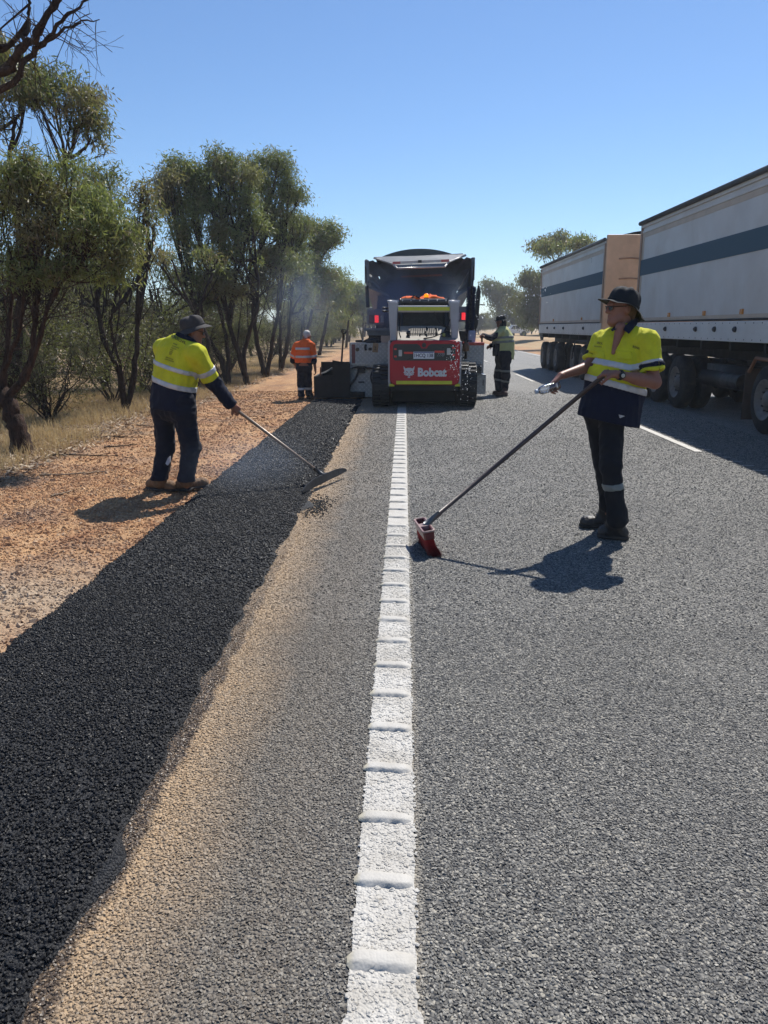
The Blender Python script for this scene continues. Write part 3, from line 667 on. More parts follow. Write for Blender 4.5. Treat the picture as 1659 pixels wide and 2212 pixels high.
row_tree(14, G(-4.5, 25.3), [([at(560, 760, 25.3), at(545, 650, 25.3), at(562, 520, 25.3), at(575, 420, 25.4)], 0.13, 0.03), ([at(588, 740, 25.4), at(605, 640, 25.4), at(612, 500, 25.5), at(610, 420, 25.5)], 0.10, 0.03)],
         LB((0, 1), 25.4, [(540, 368), (566, 340), (598, 350), (622, 385), (580, 385), (552, 410), (606, 420), (638, 425), (576, 450), (610, 470), (548, 480), (580, 510), (600, 548), (565, 560), (620, 570), (550, 610), (590, 600)], (28, 26)),
         'eucalyptus with a brownish domed top and bright lower lobe beside the orange shirted person', per=44)
row_tree(15, G(-4.55, 28.6), [([at(622, 730, 28.6), at(632, 620, 28.6), at(640, 500, 28.7)], 0.12, 0.03), ([at(605, 720, 28.6), at(598, 640, 28.5), at(606, 570, 28.4)], 0.09, 0.03)],
         LB((0, 1), 28.6, [(642, 470), (650, 505), (630, 500), (645, 545), (618, 545), (655, 580), (628, 590), (605, 580), (648, 620), (618, 630), (660, 645), (590, 640)], (25, 24)),
         'dark green eucalyptus overhanging the gravel behind the orange shirted person', per=44, bias=-0.12)
row_tree(16, G(-5.4, 19.6), [([at(450, 740, 19.8), at(400, 640, 20), at(370, 560, 20)], 0.10, 0.03), ([at(410, 740, 19.6), at(440, 640, 19.6), at(470, 560, 20)], 0.08, 0.03)],
         [(0, 350, 560, 20, 30, 30, 26, 0.7), (1, 455, 560, 20, 34, 30, 26, 0.7), (0, 380, 620, 20, 40, 30, 26, 0.6)],
         'thin crooked eucalyptus with sparse brown leaves hidden behind the raking person', per=34, dry=0.4)
row_tree(17, G(-4.9, 35.0), [([at(668, 700, 35), at(680, 610, 35), at(690, 530, 35)], 0.13, 0.03), ([at(655, 700, 35), at(655, 620, 35), at(665, 560, 35)], 0.09, 0.03)],
         LB((0, 1), 35, [(676, 492), (706, 498), (722, 512), (668, 525), (698, 530), (680, 560), (662, 575), (700, 585), (675, 610), (712, 612), (655, 625), (690, 640)], (22, 19), 30),
         'smaller eucalyptus with a rounded top left of the tipper truck', per=40, W=0.045, L=0.18, clump=0.2, dry=0.2)
row_tree(18, G(-4.9, 45.0), [([at(705, 690, 45), at(712, 650, 45), at(718, 600, 45)], 0.14, 0.04)],
         LB((0,), 45, [(712, 598), (730, 605), (720, 625), (700, 640), (735, 635), (715, 655), (690, 655)], (18, 15), 28),
         'pale green eucalyptus low in the row left of the tipper truck', per=40, W=0.055, L=0.22, clump=0.26, bias=0.15)
row_tree(19, G(-4.6, 62.0), [([at(752, 700, 62), at(758, 670, 62), at(764, 640, 62)], 0.14, 0.05)],
         LB((0,), 62, [(762, 622), (776, 630), (755, 640), (770, 650), (784, 652), (748, 658)], (13, 11), 26),
         'hazy rounded eucalyptus nearest the tipper truck in the left row', per=40, W=0.08, L=0.28, clump=0.34)

# --- generic trees for the bush behind, shared by copies
def generic_tree(seed, h, spread, nl, per, label, bark=None, leafy=0.9, low=0.45, W=0.05, L=0.17, clump=0.2, dry=0.15, leaf=None, nst=3, name='bush_tree', nt=34):
    T = Tree(seed); r = T.r; paths = []
    for k in range(nst):
        a = r.uniform(0, 6.28); d = np.array([math.cos(a), math.sin(a), 0]) * spread * r.uniform(0.25, 0.7)
        paths.append(T.stem([(0, 0, -0.05), d * 0.3 + [0, 0, h * 0.22], d * 0.7 + [0, 0, h * 0.45], d + [0, 0, h * 0.72]], r.uniform(0.06, 0.11) * h / 5, 0.03, 7))
    for k in range(nl):
        a = k * 2.4 + r.uniform(0, 0.8); q = spread * math.sqrt((k + 0.5) / nl)
        c = (math.cos(a) * q, math.sin(a) * q, h * r.uniform(low, 0.9) - 0.12 * q)
        sz = spread * r.uniform(0.32, 0.5); T.lobe(paths[k % nst], c, (sz, sz, sz * 0.75), nt, 0.04, leafy, 5)
    for p in paths: T.twigs(p, 22, h * 0.2, 0.011, 0.5, 4)
    return T.build(name, (0, 0, 0), label, per=per, clump=clump, L=L, W=W, bark=bark or M_bark, leaf=leaf or M_leaf, dry=dry)
BUSH = 'bush behind the roadside trees'
B_LAB = ['grey green mallee in the thicket behind the roadside row', 'brown twiggy mallee tree in the thicket behind the roadside row', 'dense low mallee tree in the thicket behind the roadside row']
protos = [generic_tree(31, 4.8, 1.7, 8, 26, B_LAB[0], leaf=M_leaf_o, dry=0.4, leafy=0.8, clump=0.15, L=0.13, W=0.036, nst=4), generic_tree(32, 3.9, 1.5, 6, 12, B_LAB[1], leafy=0.6, dry=0.7, leaf=M_leaf_o, nst=6, L=0.12, W=0.03), generic_tree(33, 3.6, 1.7, 9, 34, B_LAB[2], low=0.25, leaf=M_leaf_o, dry=0.35, clump=0.16, L=0.14, W=0.04)]
spots = []
r_ = np.random.default_rng(77)
for gx_ in np.arange(-7.6, -30, -2.6):
    for gy_ in np.arange(12, 74, 3.6):
        x = gx_ + r_.uniform(-1.2, 1.2); y = gy_ + r_.uniform(-1.6, 1.6)
        if x < -0.62 * y - 3 or x > -6.4: continue
        if -0.02 * y - 9 < x and y < 13: continue
        if r_.random() < 0.60 - 0.004 * y + (0.2 if x > -10 else 0): spots.append((x, y))
usedp = [False] * 3
for k, (x, y) in enumerate(spots):
    t_ = int(r_.integers(0, 3)); loc = tuple(G(x, y)); sc = r_.uniform(0.78, 1.15)
    if not usedp[t_]:
        usedp[t_] = True; o = protos[t_]; o.location = loc; o.scale = (sc,) * 3; o['group'] = BUSH
    else: copy_tree(protos[t_], loc, r_.uniform(0, 6.28), sc, group=BUSH)
# the row goes on to the vanishing point
ROWL = 'tall eucalyptus in the hazy far part of the left row'
rp = generic_tree(34, 6.2, 2.1, 9, 40, ROWL, W=0.085, L=0.27, clump=0.32, nt=26); rp['group'] = 'far trees of the left row'
first = True
for y in np.concatenate([np.arange(52, 120, 7.5), np.arange(126, 260, 14)]):
    loc = tuple(G(-5.6 - r_.uniform(0, 2.6) - (2.0 if y > 100 else 0), y)); sc = r_.uniform(0.62, 0.98)
    if first: rp.location = loc; rp.scale = (sc,) * 3; first = False
    else: copy_tree(rp, loc, r_.uniform(0, 6.28), sc)
FR2 = 'low dense tree between the left row and the tipper'
for (x, y, sc) in ((-4.9, 50, 0.95), (-5.6, 58, 1.1), (-4.6, 66, 1.15), (-5.8, 75, 1.3), (-4.4, 85, 1.4), (-3.6, 98, 1.5), (-6.5, 92, 1.5), (-3.2, 115, 1.7), (-5.0, 130, 1.8), (-2.8, 150, 2.0), (-4.5, 175, 2.1), (-3.4, 200, 2.2)):
    copy_tree(protos[2] if y < 80 else protos[0], tuple(G(x - 1.6, y)), r_.uniform(0, 6.28), sc, FR2, 'trees closing the far left row')
# right side: big dense trees beyond the grain trailers
big = generic_tree(35, 9.6, 3.9, 15, 46, 'large dense dark tree left of the parked white utility behind the trailer', W=0.17, L=0.42, clump=0.5, low=0.28, leaf=M_leaf_o, dry=0.25, name='broad_tree', nt=44)
big.location = tuple(G(17.5, 127)); big['group'] = 'large trees on the right'; big.scale = (1.0,) * 3
copy_tree(big, tuple(G(22.5, 131)), 2.0, 1.08, 'large dense dark tree directly behind the rear edge of the far trailer', 'large trees on the right')
copy_tree(big, tuple(G(27.0, 125)), 4.0, 0.95, 'large dense dark tree mostly hidden by the far trailer', 'large trees on the right')
copy_tree(big, tuple(G(14.6, 84)), 1.1, 0.80, 'dark bushy tree right of the person in the pale vest', 'large trees on the right')
ro = generic_tree(36, 9.2, 2.3, 9, 44, 'open crowned tree rising above the roof line of the far trailer', W=0.1, L=0.26, clump=0.3, low=0.55, nt=34, name='broad_tree')
ro.location = tuple(G(12.0, 60)); ro['group'] = 'large trees on the right'
FARR = 'distant bushy tree on the right horizon beyond the machines'
first = True
for (x, y, sc) in ((12, 190, 1.0), (19, 210, 1.1), (5, 330, 1.1), (14, 300, 1.2), (25, 260, 1.0), (33, 180, 1.0), (-2, 420, 1.1), (9, 420, 1.2), (34, 230, 1.1), (40, 150, 1.1), (46, 190, 1.2), (30, 110, 0.9), (38, 100, 1.0), (14, 150, 0.8), (11.5, 165, 0.8), (16, 175, 0.9), (24, 150, 1.0), (29, 145, 1.1), (10, 240, 1.0), (13, 250, 1.0), (18, 240, 1.1), (7, 270, 1.0), (21, 180, 1.0)):
    o = copy_tree(protos[2] if y > 1e9 else big, tuple(G(x, y)), r_.uniform(0, 6.28), 0.55 * sc, FARR, 'distant trees on the right')
FARL = 'distant bushy tree on the far side of the left paddock'
for k in range(26):
    y = r_.uniform(80, 170); x = -r_.uniform(14, 75); copy_tree(protos[int(r_.integers(0, 3))], tuple(G(x, y)), r_.uniform(0, 6.28), r_.uniform(1.0, 1.7), FARL, 'distant trees on the left')

# --- shrubs and the pale stump in the near undergrowth
def shrub(seed, h, n, per, label, leafy=0.7, leaf=None):
    T = Tree(seed); r = T.r
    for k in range(n):
        a = r.uniform(0, 6.28); d = np.array([math.cos(a), math.sin(a), 0]) * h * r.uniform(0.2, 0.7)
        p = T.stem([(0, 0, -0.04), d * 0.4 + [0, 0, h * 0.3], d * 0.8 + [0, 0, h * r.uniform(0.5, 0.7)], d * 1.1 + [0, 0, h * r.uniform(0.7, 1.0)]], 0.018, 0.005, 5)
        T.twigs(p, 8, h * 0.3, 0.005, 0.4, 3)
        for q in p[8:]:
            for _ in range(3):
                if r.random() < leafy: T.tips.append(q + r.normal(0, h * 0.09, 3)); T.hue.append(0.0); T.dr.append(0.0)
    return T.build('shrub', (0, 0, 0), label, per=per, clump=0.10, L=0.06, W=0.016, bark=M_bark, leaf=leaf or M_leaf_o, droop=0.4, dry=0.3, cat='shrub', wood='stem')
SH = ['wiry olive shrub in the dry grass under the trees', 'bare grey twiggy shrub in the litter under the trees']
sh = [shrub(41, 1.5, 9, 22, SH[0], 0.85), shrub(42, 1.1, 12, 6, SH[1], 0.3)]
for k, (x, y, t_, sc) in enumerate([(-6.3, 13.6, 0, 1.0), (-7.5, 14.2, 0, 1.35), (-5.9, 12.7, 1, 1.0), (-7.2, 12.0, 1, 1.1), (-6.0, 15.8, 0, 1.2), (-8.3, 15.9, 0, 1.5), (-5.6, 17.5, 1, 1.2), (-6.4, 18.6, 0, 1.3), (-9.4, 17.8, 1, 1.5), (-5.7, 24.0, 1, 1.3), (-6.5, 21.6, 0, 1.4), (-6.2, 27.5, 1, 1.4), (-6.9, 30.5, 0, 1.5), (-5.9, 33.5, 1, 1.3), (-10.4, 21.5, 0, 1.6), (-8.0, 24.5, 1, 1.7), (-9.2, 28.5, 0, 1.7), (-6.1, 39, 1, 1.5), (-6.2, 48, 0, 1.7)]):
    loc = tuple(G(x, y)); g_ = 'shrubs in the undergrowth'
    if k == 0 or (t_ == 1 and k == 2): o = sh[t_]; o.location = loc; o.scale = (sc,) * 3; o['group'] = g_
    else: copy_tree(sh[t_], loc, k * 1.3, sc, group=g_)
T = Tree(44); b = G(-7.4, 15.4)
T.limb(bez(b, b + [0.05, 0, 0.7], b + [0.09, 0, 1.25], 9, 0.02, T.r), 0.19, 0.155, 12)
T.limb(bez(b + [0.05, 0, 1.1], b + [-0.1, 0, 1.5], b + [-0.25, 0, 1.8], 5, 0.02, T.r), 0.10, 0.03, 8)
T.build('tree_stump', b, 'pale broken tree stump behind the leaning black trunk', bark=M_bark_p, cat='stump')

# --- dry grass and fallen litter
def blades(name, P, h, w, mat, label, cat, seed, lean=0.5):
    r = np.random.default_rng(seed); n = len(P); z = ground_z(P[:, 0], P[:, 1]); B = np.c_[P, z - 0.005]
    a = r.uniform(0, 6.28, n); d = np.stack([np.cos(a), np.sin(a), np.zeros(n)], 1); s_ = np.stack([-np.sin(a + 0.7), np.cos(a + 0.7), np.zeros(n)], 1)
    hh = (h * r.uniform(0.35, 1.2, n))[:, None]; le = r.uniform(0.05, lean, n)[:, None]
    m_ = B + d * hh * le * 0.35 + [0, 0, 1] * hh * 0.6; e = B + d * hh * le * 1.2 + [0, 0, 1] * hh * (1 - 0.35 * le)
    V = np.stack([B - s_ * w, B + s_ * w, m_ + s_ * w * 0.7, m_ - s_ * w * 0.7, e], 1).reshape(-1, 3); i5 = np.arange(n)[:, None] * 5
    o = link(name, V, [i5 + np.array([[0, 1, 2, 3]]), i5 + np.array([[3, 2, 4]])], mat, attrs={'tint': np.clip(r.normal(0.5, 0.25, n), 0, 1).repeat(5)})
    return tag(o, label, cat, kind='stuff')
def straw_material():
    t = NT('dry_grass'); a = t.node('ShaderNodeAttribute', {'attribute_name': 'tint'}).outputs['Fac']
    c = t.mix(a, (0.33, 0.22, 0.10), (0.66, 0.52, 0.28)); bs = t.pbr(c, 0.7, 0, 0.3); tr = t.node('ShaderNodeBsdfTranslucent', Color=c)
    return t.done(t.node('ShaderNodeMixShader', _0=0.35, _1=bs, _2=tr))
r_ = np.random.default_rng(88); P = []
for k in range(900):
    y = 7.0 + r_.random() ** 1.6 * 34; x = -4.55 - r_.gamma(1.3, 1.3) - 0.15 * math.sin(y * 1.1); x = min(x, -4.45)
    P.append(np.array([x, y]) + r_.normal(0, 0.10 + 0.004 * y, (int(r_.integers(14, 60)), 2)))
for k in range(520):
    y = r_.uniform(8, 19); x = -r_.uniform(4.9, 9.5); P.append(np.array([x, y]) + r_.normal(0, 0.14, (int(r_.integers(10, 50)), 2)))
P = np.concatenate(P); P = P[P[:, 0] < -4.25]
blades('dry_grass', P, 0.21, 0.0028, straw_material(), 'straw coloured dry grass along the left verge', 'grass', 5)
# leaf and bark litter
t = NT('litter'); a_ = t.node('ShaderNodeAttribute', {'attribute_name': 'tint'}).outputs['Fac']
M_litter = t.done(t.pbr(t.ramp(a_, [(0, (0.07, 0.045, 0.03)), (0.5, (0.24, 0.16, 0.10)), (1, (0.52, 0.42, 0.30))]), 0.75, 0, 0.35))
n = 30000; y = 6.5 + r_.random(n) ** 1.5 * 26; x = -4.2 - r_.gamma(1.6, 1.3, n); z = ground_z(x, y) + r_.uniform(0.003, 0.02, n)
a = r_.uniform(0, 6.28, n); L_ = r_.uniform(0.02, 0.075, n); W_ = r_.uniform(0.005, 0.014, n); tl = r_.normal(0, 0.25, n)
d = np.stack([np.cos(a), np.sin(a), tl], 1) * L_[:, None]; s_ = np.stack([-np.sin(a), np.cos(a), r_.normal(0, 0.4, n)], 1) * W_[:, None]; c = np.stack([x, y, z + np.abs(tl) * L_], 1)
V = np.stack([c - d, c - s_, c + d, c + s_], 1).reshape(-1, 3)
o = link('leaf_litter', V, np.arange(n * 4).reshape(-1, 4), M_litter, attrs={'tint': r_.random(n).repeat(4)})
tag(o, 'fallen leaves and bark scattered under the left trees', 'litter', kind='stuff')
stk = MB()
stick_spots = [(-3.7, 8.4, 0.75, 0.4), (-4.1, 9.6, 0.9, 0.25), (-3.35, 7.3, 0.35, 1.2), (-4.4, 11.2, 1.1, 0.5), (-4.0, 12.6, 0.8, 0.2), (-3.9, 10.4, 0.6, 0.9), (-4.5, 8.6, 0.6, 0.1)]
for k, (x, y, L0, a) in enumerate(stick_spots):
    rr = np.random.default_rng(300 + k); d = np.array([math.cos(a), math.sin(a) * 0.6, 0]); m2 = MB()
    p = np.array([[x, y, 0.0]]) + d * np.linspace(-0.5, 0.5, 8)[:, None] * L0 + rr.normal(0, 0.012, (8, 3)) * [1, 1, 0.2]
    p[:, 2] = ground_z(p[:, 0], p[:, 1]) + 0.018; m2.tube(p, np.linspace(0.012, 0.005, 8), 6)
    q = p[5] + np.outer(np.linspace(0, 1, 4), [0.10 * L0, 0.2 * L0, 0.01]); m2.tube(q, np.linspace(0.006, 0.003, 4), 5)
    tag(m2.build('fallen_stick', M_bark if k % 2 else M_bark_p, None, True), ['dark', 'pale'][0 if k % 2 else 1] + ' dry stick lying on the gravel edge below the trees', 'stick', 'fallen sticks')

# ------------------------------------------------------------------ people: implicit surfaces meshed as continuous bodies and clothes
def d_cap(P, a, b, ra, rb):
    a = np.asarray(a, np.float32); b = np.asarray(b, np.float32); ab = b - a; pa = P - a
    t = np.clip(pa @ ab / max(1e-9, float(ab @ ab)), 0, 1)
    return np.linalg.norm(pa - t[:, None] * ab, axis=1) - (ra + (rb - ra) * t)
def d_ell(P, c, rad, R=None):
    q = (P - np.asarray(c, np.float32))
    if R is not None: q = q @ np.asarray(R, np.float32).T
    rad = np.asarray(rad, np.float32); k0 = np.linalg.norm(q / rad, axis=1); k1 = np.linalg.norm(q / rad ** 2, axis=1) + 1e-9
    return k0 * (k0 - 1) / k1
def d_stack(P, rows, yaw_left, zcap=0.0):
    """rows (z, cx, cy, half width, half depth): elliptical sections; yaw_left: unit xy of the body's left side"""
    rows = np.asarray(rows, float); rows = rows[np.argsort(rows[:, 0])]; z = P[:, 2]
    g = [np.interp(z, rows[:, 0], rows[:, k]).astype(np.float32) for k in range(1, 5)]
    x, y = P[:, 0] - g[0], P[:, 1] - g[1]; l = yaw_left
    u = x * l[0] + y * l[1]; v = -x * l[1] + y * l[0]
    k0 = ((np.abs(u) / g[2]) ** 2.4 + (np.abs(v) / g[3]) ** 2.4) ** (1 / 2.4)
    d = (k0 - 1) * np.minimum(g[2], g[3])
    return np.maximum(d, np.maximum(rows[0, 0] - z, z - rows[-1, 0]))
def smin(a, b, k):
    h = np.clip(0.5 + 0.5 * (b - a) / k, 0, 1); return b + (a - b) * h - k * h * (1 - h)
def U(prims, k=0.03):
    """prims: ('c',a,b,ra,rb[,k]) ('e',c,rad,R[,k]) ('f',func[,k])"""
    def f(P):
        d = None
        for p in prims:
            kk = k
            if p[0] == 'c':
                e = d_cap(P, *p[1:5]); kk = p[5] if len(p) > 5 else k
            elif p[0] == 'e':
                e = d_ell(P, *p[1:4]); kk = p[4] if len(p) > 4 else k
            else:
                e = p[1](P); kk = p[2] if len(p) > 2 else k
            d = e if d is None else smin(d, e, kk)
        return d
    return f
def folds(seed, amp, sc, stretch=(1, 1, 1)):
    r = np.random.default_rng(seed); D = r.normal(size=(9, 3)); D /= np.linalg.norm(D, axis=1)[:, None]; D = D * np.asarray(stretch) * sc * r.uniform(0.6, 1.9, (9, 1)); ph = r.uniform(0, 6.28, 9)
    W_ = r.normal(size=(3, 3)) * sc * 0.35
    def f(P):
        q = P + 0.35 / sc * np.sin(P @ W_.T.astype(np.float32) + 1.3)
        return amp * (np.abs(np.sin(q @ D.T.astype(np.float32) + ph)).mean(1) - 0.63) * 3.2
    return f
def mesh_sdf(fn, lo, hi, h):
    lo = np.asarray(lo, float); hi = np.asarray(hi, float); B = 8
    nb = np.ceil((hi - lo) / (h * B)).astype(int) + 1
    bc = np.stack(np.meshgrid(*[np.arange(k) for k in nb], indexing='ij'), -1).reshape(-1, 3)
    ctr = (lo + (bc + 0.5) * B * h).astype(np.float32)
    dc = fn(ctr); act = np.abs(dc) < h * B * 1.25
    N = nb * B + 1; Vv = np.where(np.repeat(np.repeat(np.repeat(dc.reshape(nb), B, 0), B, 1), B, 2) < 0, -1.0, 1.0).astype(np.float32)
    Vv = np.pad(Vv, ((0, 1), (0, 1), (0, 1)), mode='edge')
    loc = np.stack(np.meshgrid(*[np.arange(B + 1)] * 3, indexing='ij'), -1).reshape(-1, 3)
    ab = bc[act] * B
    for s in range(0, len(ab), 256):
        idx = (ab[s:s + 256, None] + loc[None]).reshape(-1, 3); Pp = (lo + idx * h).astype(np.float32)
        Vv[idx[:, 0], idx[:, 1], idx[:, 2]] = fn(Pp)
    S = Vv < 0
    c8 = [(i, j, k) for i in (0, 1) for j in (0, 1) for k in (0, 1)]
    sl = lambda o: tuple(slice(o[a], N[a] - 1 + o[a]) for a in range(3))
    cnt = sum(S[sl(o)].astype(np.int8) for o in c8); cell = (cnt > 0) & (cnt < 8)
    ci = np.argwhere(cell); ids = np.full(cell.shape, -1, np.int32); ids[tuple(ci.T)] = np.arange(len(ci))
    acc = np.zeros((len(ci), 3)); num = np.zeros(len(ci))
    val = {o: Vv[ci[:, 0] + o[0], ci[:, 1] + o[1], ci[:, 2] + o[2]] for o in c8}
    for o in c8:
        for a in range(3):
            if o[a] == 0:
                q = list(o); q[a] = 1; q = tuple(q); v0, v1 = val[o], val[q]; m = (v0 < 0) != (v1 < 0)
                t = np.where(m, v0 / np.where(m, v0 - v1, 1), 0); p = np.array(o, float)[None] + np.eye(3)[a] * t[:, None]
                acc[m] += p[m]; num[m] += 1
    V = lo + (ci + acc / num[:, None]) * h
    F = []
    for a in range(3):
        b, c = (a + 1) % 3, (a + 2) % 3
        s0 = [slice(None)] * 3; s1 = [slice(None)] * 3; s0[a] = slice(0, -1); s1[a] = slice(1, None)
        A, Bv = S[tuple(s0)], S[tuple(s1)]; e = np.argwhere(A != Bv); e = e[(e[:, b] > 0) & (e[:, c] > 0) & (e[:, b] < N[b] - 1) & (e[:, c] < N[c] - 1)]
        if not len(e): continue
        def cid(db, dc_): q = e.copy(); q[:, b] -= db; q[:, c] -= dc_; return ids[tuple(q.T)]
        f = np.stack([cid(1, 1), cid(0, 1), cid(0, 0), cid(1, 0)], 1); ins = A[tuple(e.T)]
        f[~ins] = f[~ins][:, ::-1]; F.append(f)
    F = np.concatenate(F); F = F[(F >= 0).all(1)]
    return V, F
def cloth(name, fn, lo, hi, h, mat, parent):
    V, F = mesh_sdf(fn, lo, hi, h); return link(name, V, F, mat, parent, smooth=True)
def slab(fn, lo_fn, th):
    """thin band riding on a garment; lo_fn(P): signed height over the band's middle"""
    return lambda P: np.maximum(fn(P) - th, np.abs(lo_fn[0](P)) - lo_fn[1])
def plane_z(p0, p1, depth_slope=0.0):
    """height over a line through two world points (x,z), with optional slope in y"""
    s = (p1[2] - p0[2]) / (p1[0] - p0[0]); return lambda P: P[:, 2] - (p0[2] + s * (P[:, 0] - p0[0]) + depth_slope * (P[:, 1] - p0[1]))
def frame(F, up=(0, 0, 1)):
    F = nrm(F); S = nrm(np.cross(F, up)); Uu = np.cross(S, F); return F, S, Uu
def head_prims(C, F, up, neck, s=1.0, nr=0.055):
    F, S, Uu = frame(F, up); R = np.stack([F, S, Uu]); q = lambda f, t, u: np.asarray(C) + (F * f + S * t + Uu * u) * s
    pr = [('e', q(-0.010, 0, 0.028), (0.098 * s, 0.077 * s, 0.100 * s), R), ('e', q(0.034, 0, -0.040), (0.060 * s, 0.060 * s, 0.082 * s), R, 0.03),
          ('c', q(0.045, 0.030, -0.098), q(0.070, 0, -0.106), 0.026 * s, 0.024 * s, 0.03), ('c', q(0.045, -0.030, -0.098), q(0.070, 0, -0.106), 0.026 * s, 0.024 * s, 0.03),
          ('c', q(0.020, 0.052, -0.075), q(0.060, 0.02, -0.104), 0.022 * s, 0.022 * s, 0.03), ('c', q(0.020, -0.052, -0.075), q(0.060, -0.02, -0.104), 0.022 * s, 0.022 * s, 0.03),
          ('c', q(0.090, 0, 0.012), q(0.113, 0, -0.032), 0.009 * s, 0.0125 * s, 0.012), ('c', q(0.100, 0.012, -0.036), q(0.100, -0.012, -0.036), 0.010 * s, 0.010 * s, 0.01),
          ('c', q(0.083, 0.032, 0.020), q(0.083, -0.032, 0.020), 0.013 * s, 0.013 * s, 0.012), ('c', q(0.088, 0.018, -0.062), q(0.088, -0.018, -0.062), 0.0085 * s, 0.0085 * s, 0.006), ('c', q(0.086, 0.016, -0.076), q(0.086, -0.016, -0.076), 0.0095 * s, 0.0095 * s, 0.006),
          ('e', q(-0.008, 0.079, -0.020), (0.026 * s, 0.012 * s, 0.033 * s), R, 0.008), ('e', q(-0.008, -0.079, -0.020), (0.026 * s, 0.012 * s, 0.033 * s), R, 0.008),
          ('c', q(-0.022, 0, -0.06), neck, nr * s, nr * 1.1 * s, 0.035)]
    return pr
def hand_prims(W, D, N, side, curls=(0.5, 0.6, 0.4), s=1.0, thumb=0.7):
    """W wrist, D wrist-to-knuckle direction, N normal out of the palm, side +1/-1 which side the thumb is on"""
    D = nrm(D); N = nrm(np.asarray(N) - D * np.dot(N, D)); A = np.cross(D, N) * side; W = np.asarray(W, float); pr = []
    for i, (o, L) in enumerate(((0.030, 0.95), (0.010, 1.05), (-0.010, 1.0), (-0.029, 0.82))):
        K = W + D * 0.088 * s * (1 - 0.04 * abs(i - 1)) + A * o * s; pr.append(('c', W + A * o * 0.6 * s, K, 0.0175 * s, 0.0125 * s, 0.012))
        th = 0; p = K
        for L0, cu, r0 in ((0.044, curls[0], 0.0092), (0.027, curls[1], 0.0083), (0.021, curls[2], 0.0072)):
            th += cu * (1 + 0.06 * i); d = D * math.cos(th) + N * math.sin(th); e = p + d * L0 * L * s; pr.append(('c', p, e, r0 * s, r0 * 0.9 * s, 0.005)); p = e
    b = W + D * 0.022 * s + A * 0.026 * s; d1 = nrm(A * 0.75 + D * 0.6 + N * 0.35); m = b + d1 * 0.042 * s
    d2 = nrm(A * (0.75 - thumb) + D * 0.6 + N * thumb); e = m + d2 * 0.034 * s; d3 = nrm(D * 0.5 + N * thumb * 1.2 - A * 0.1); f = e + d3 * 0.026 * s
    pr += [('c', b, m, 0.0165 * s, 0.0125 * s, 0.014), ('c', m, e, 0.0115 * s, 0.0100 * s, 0.005), ('c', e, f, 0.0098 * s, 0.0080 * s, 0.004)]
    return pr
def boot(parent, heel, toe, ankle, mat, sole_mat, zg, h=0.008, k=1.0, shaft=0.062, name='boot'):
    heel = np.asarray(heel, float); toe = np.asarray(toe, float); d = nrm(toe - heel); s_ = np.cross([0, 0, 1], d)
    heel[2] = toe[2] = zg
    pr = [('c', heel + [0, 0, 0.052], heel + d * 0.10 + [0, 0, 0.060], 0.043, 0.046), ('c', heel + d * 0.09 + [0, 0, 0.055], toe - d * 0.05 + [0, 0, 0.046], 0.047, 0.046),
          ('c', heel + d * 0.04 + [0, 0, 0.06], np.asarray(ankle) + [0, 0, 0.05], 0.052, shaft), ('c', heel + d * 0.10 + [0, 0, 0.08], np.asarray(ankle), 0.046, 0.055),
          ('c', toe - d * 0.055 + s_ * 0.014 + [0, 0, 0.044], toe - d * 0.048 - s_ * 0.014 + [0, 0, 0.044], 0.043, 0.043)]
    pr = [(p[0], p[1], p[2], p[3] * k, p[4] * k) for p in pr]
    b = U(pr, 0.03); fo = folds(int(abs(heel[0]) * 1000), 0.0035, 90)
    lo = np.minimum(np.minimum(heel, toe), ankle) - 0.09; hi = np.maximum(np.maximum(heel, toe), ankle) + 0.13
    o = cloth(name, lambda P: np.maximum(b(P) + fo(P), zg + 0.026 - P[:, 2]), lo, hi, h, mat, parent)
    cloth('sole', lambda P: np.maximum(np.maximum(b(P * [1, 1, 0] + [0, 0, zg + 0.045]) - 0.006, P[:, 2] - zg - 0.030), zg + 0.002 - P[:, 2]), lo, hi, h, sole_mat, o)
    # laces
    m = MB()
    for k in range(4):
        c = heel + d * (0.165 - 0.022 * k) + [0, 0, 0.093 + 0.022 * k]; m.tube([c - s_ * 0.026, c + [0, 0, 0.010], c + s_ * 0.026], 0.0032, 5)
    m.build('lace', M_lace, o, True)
    return o
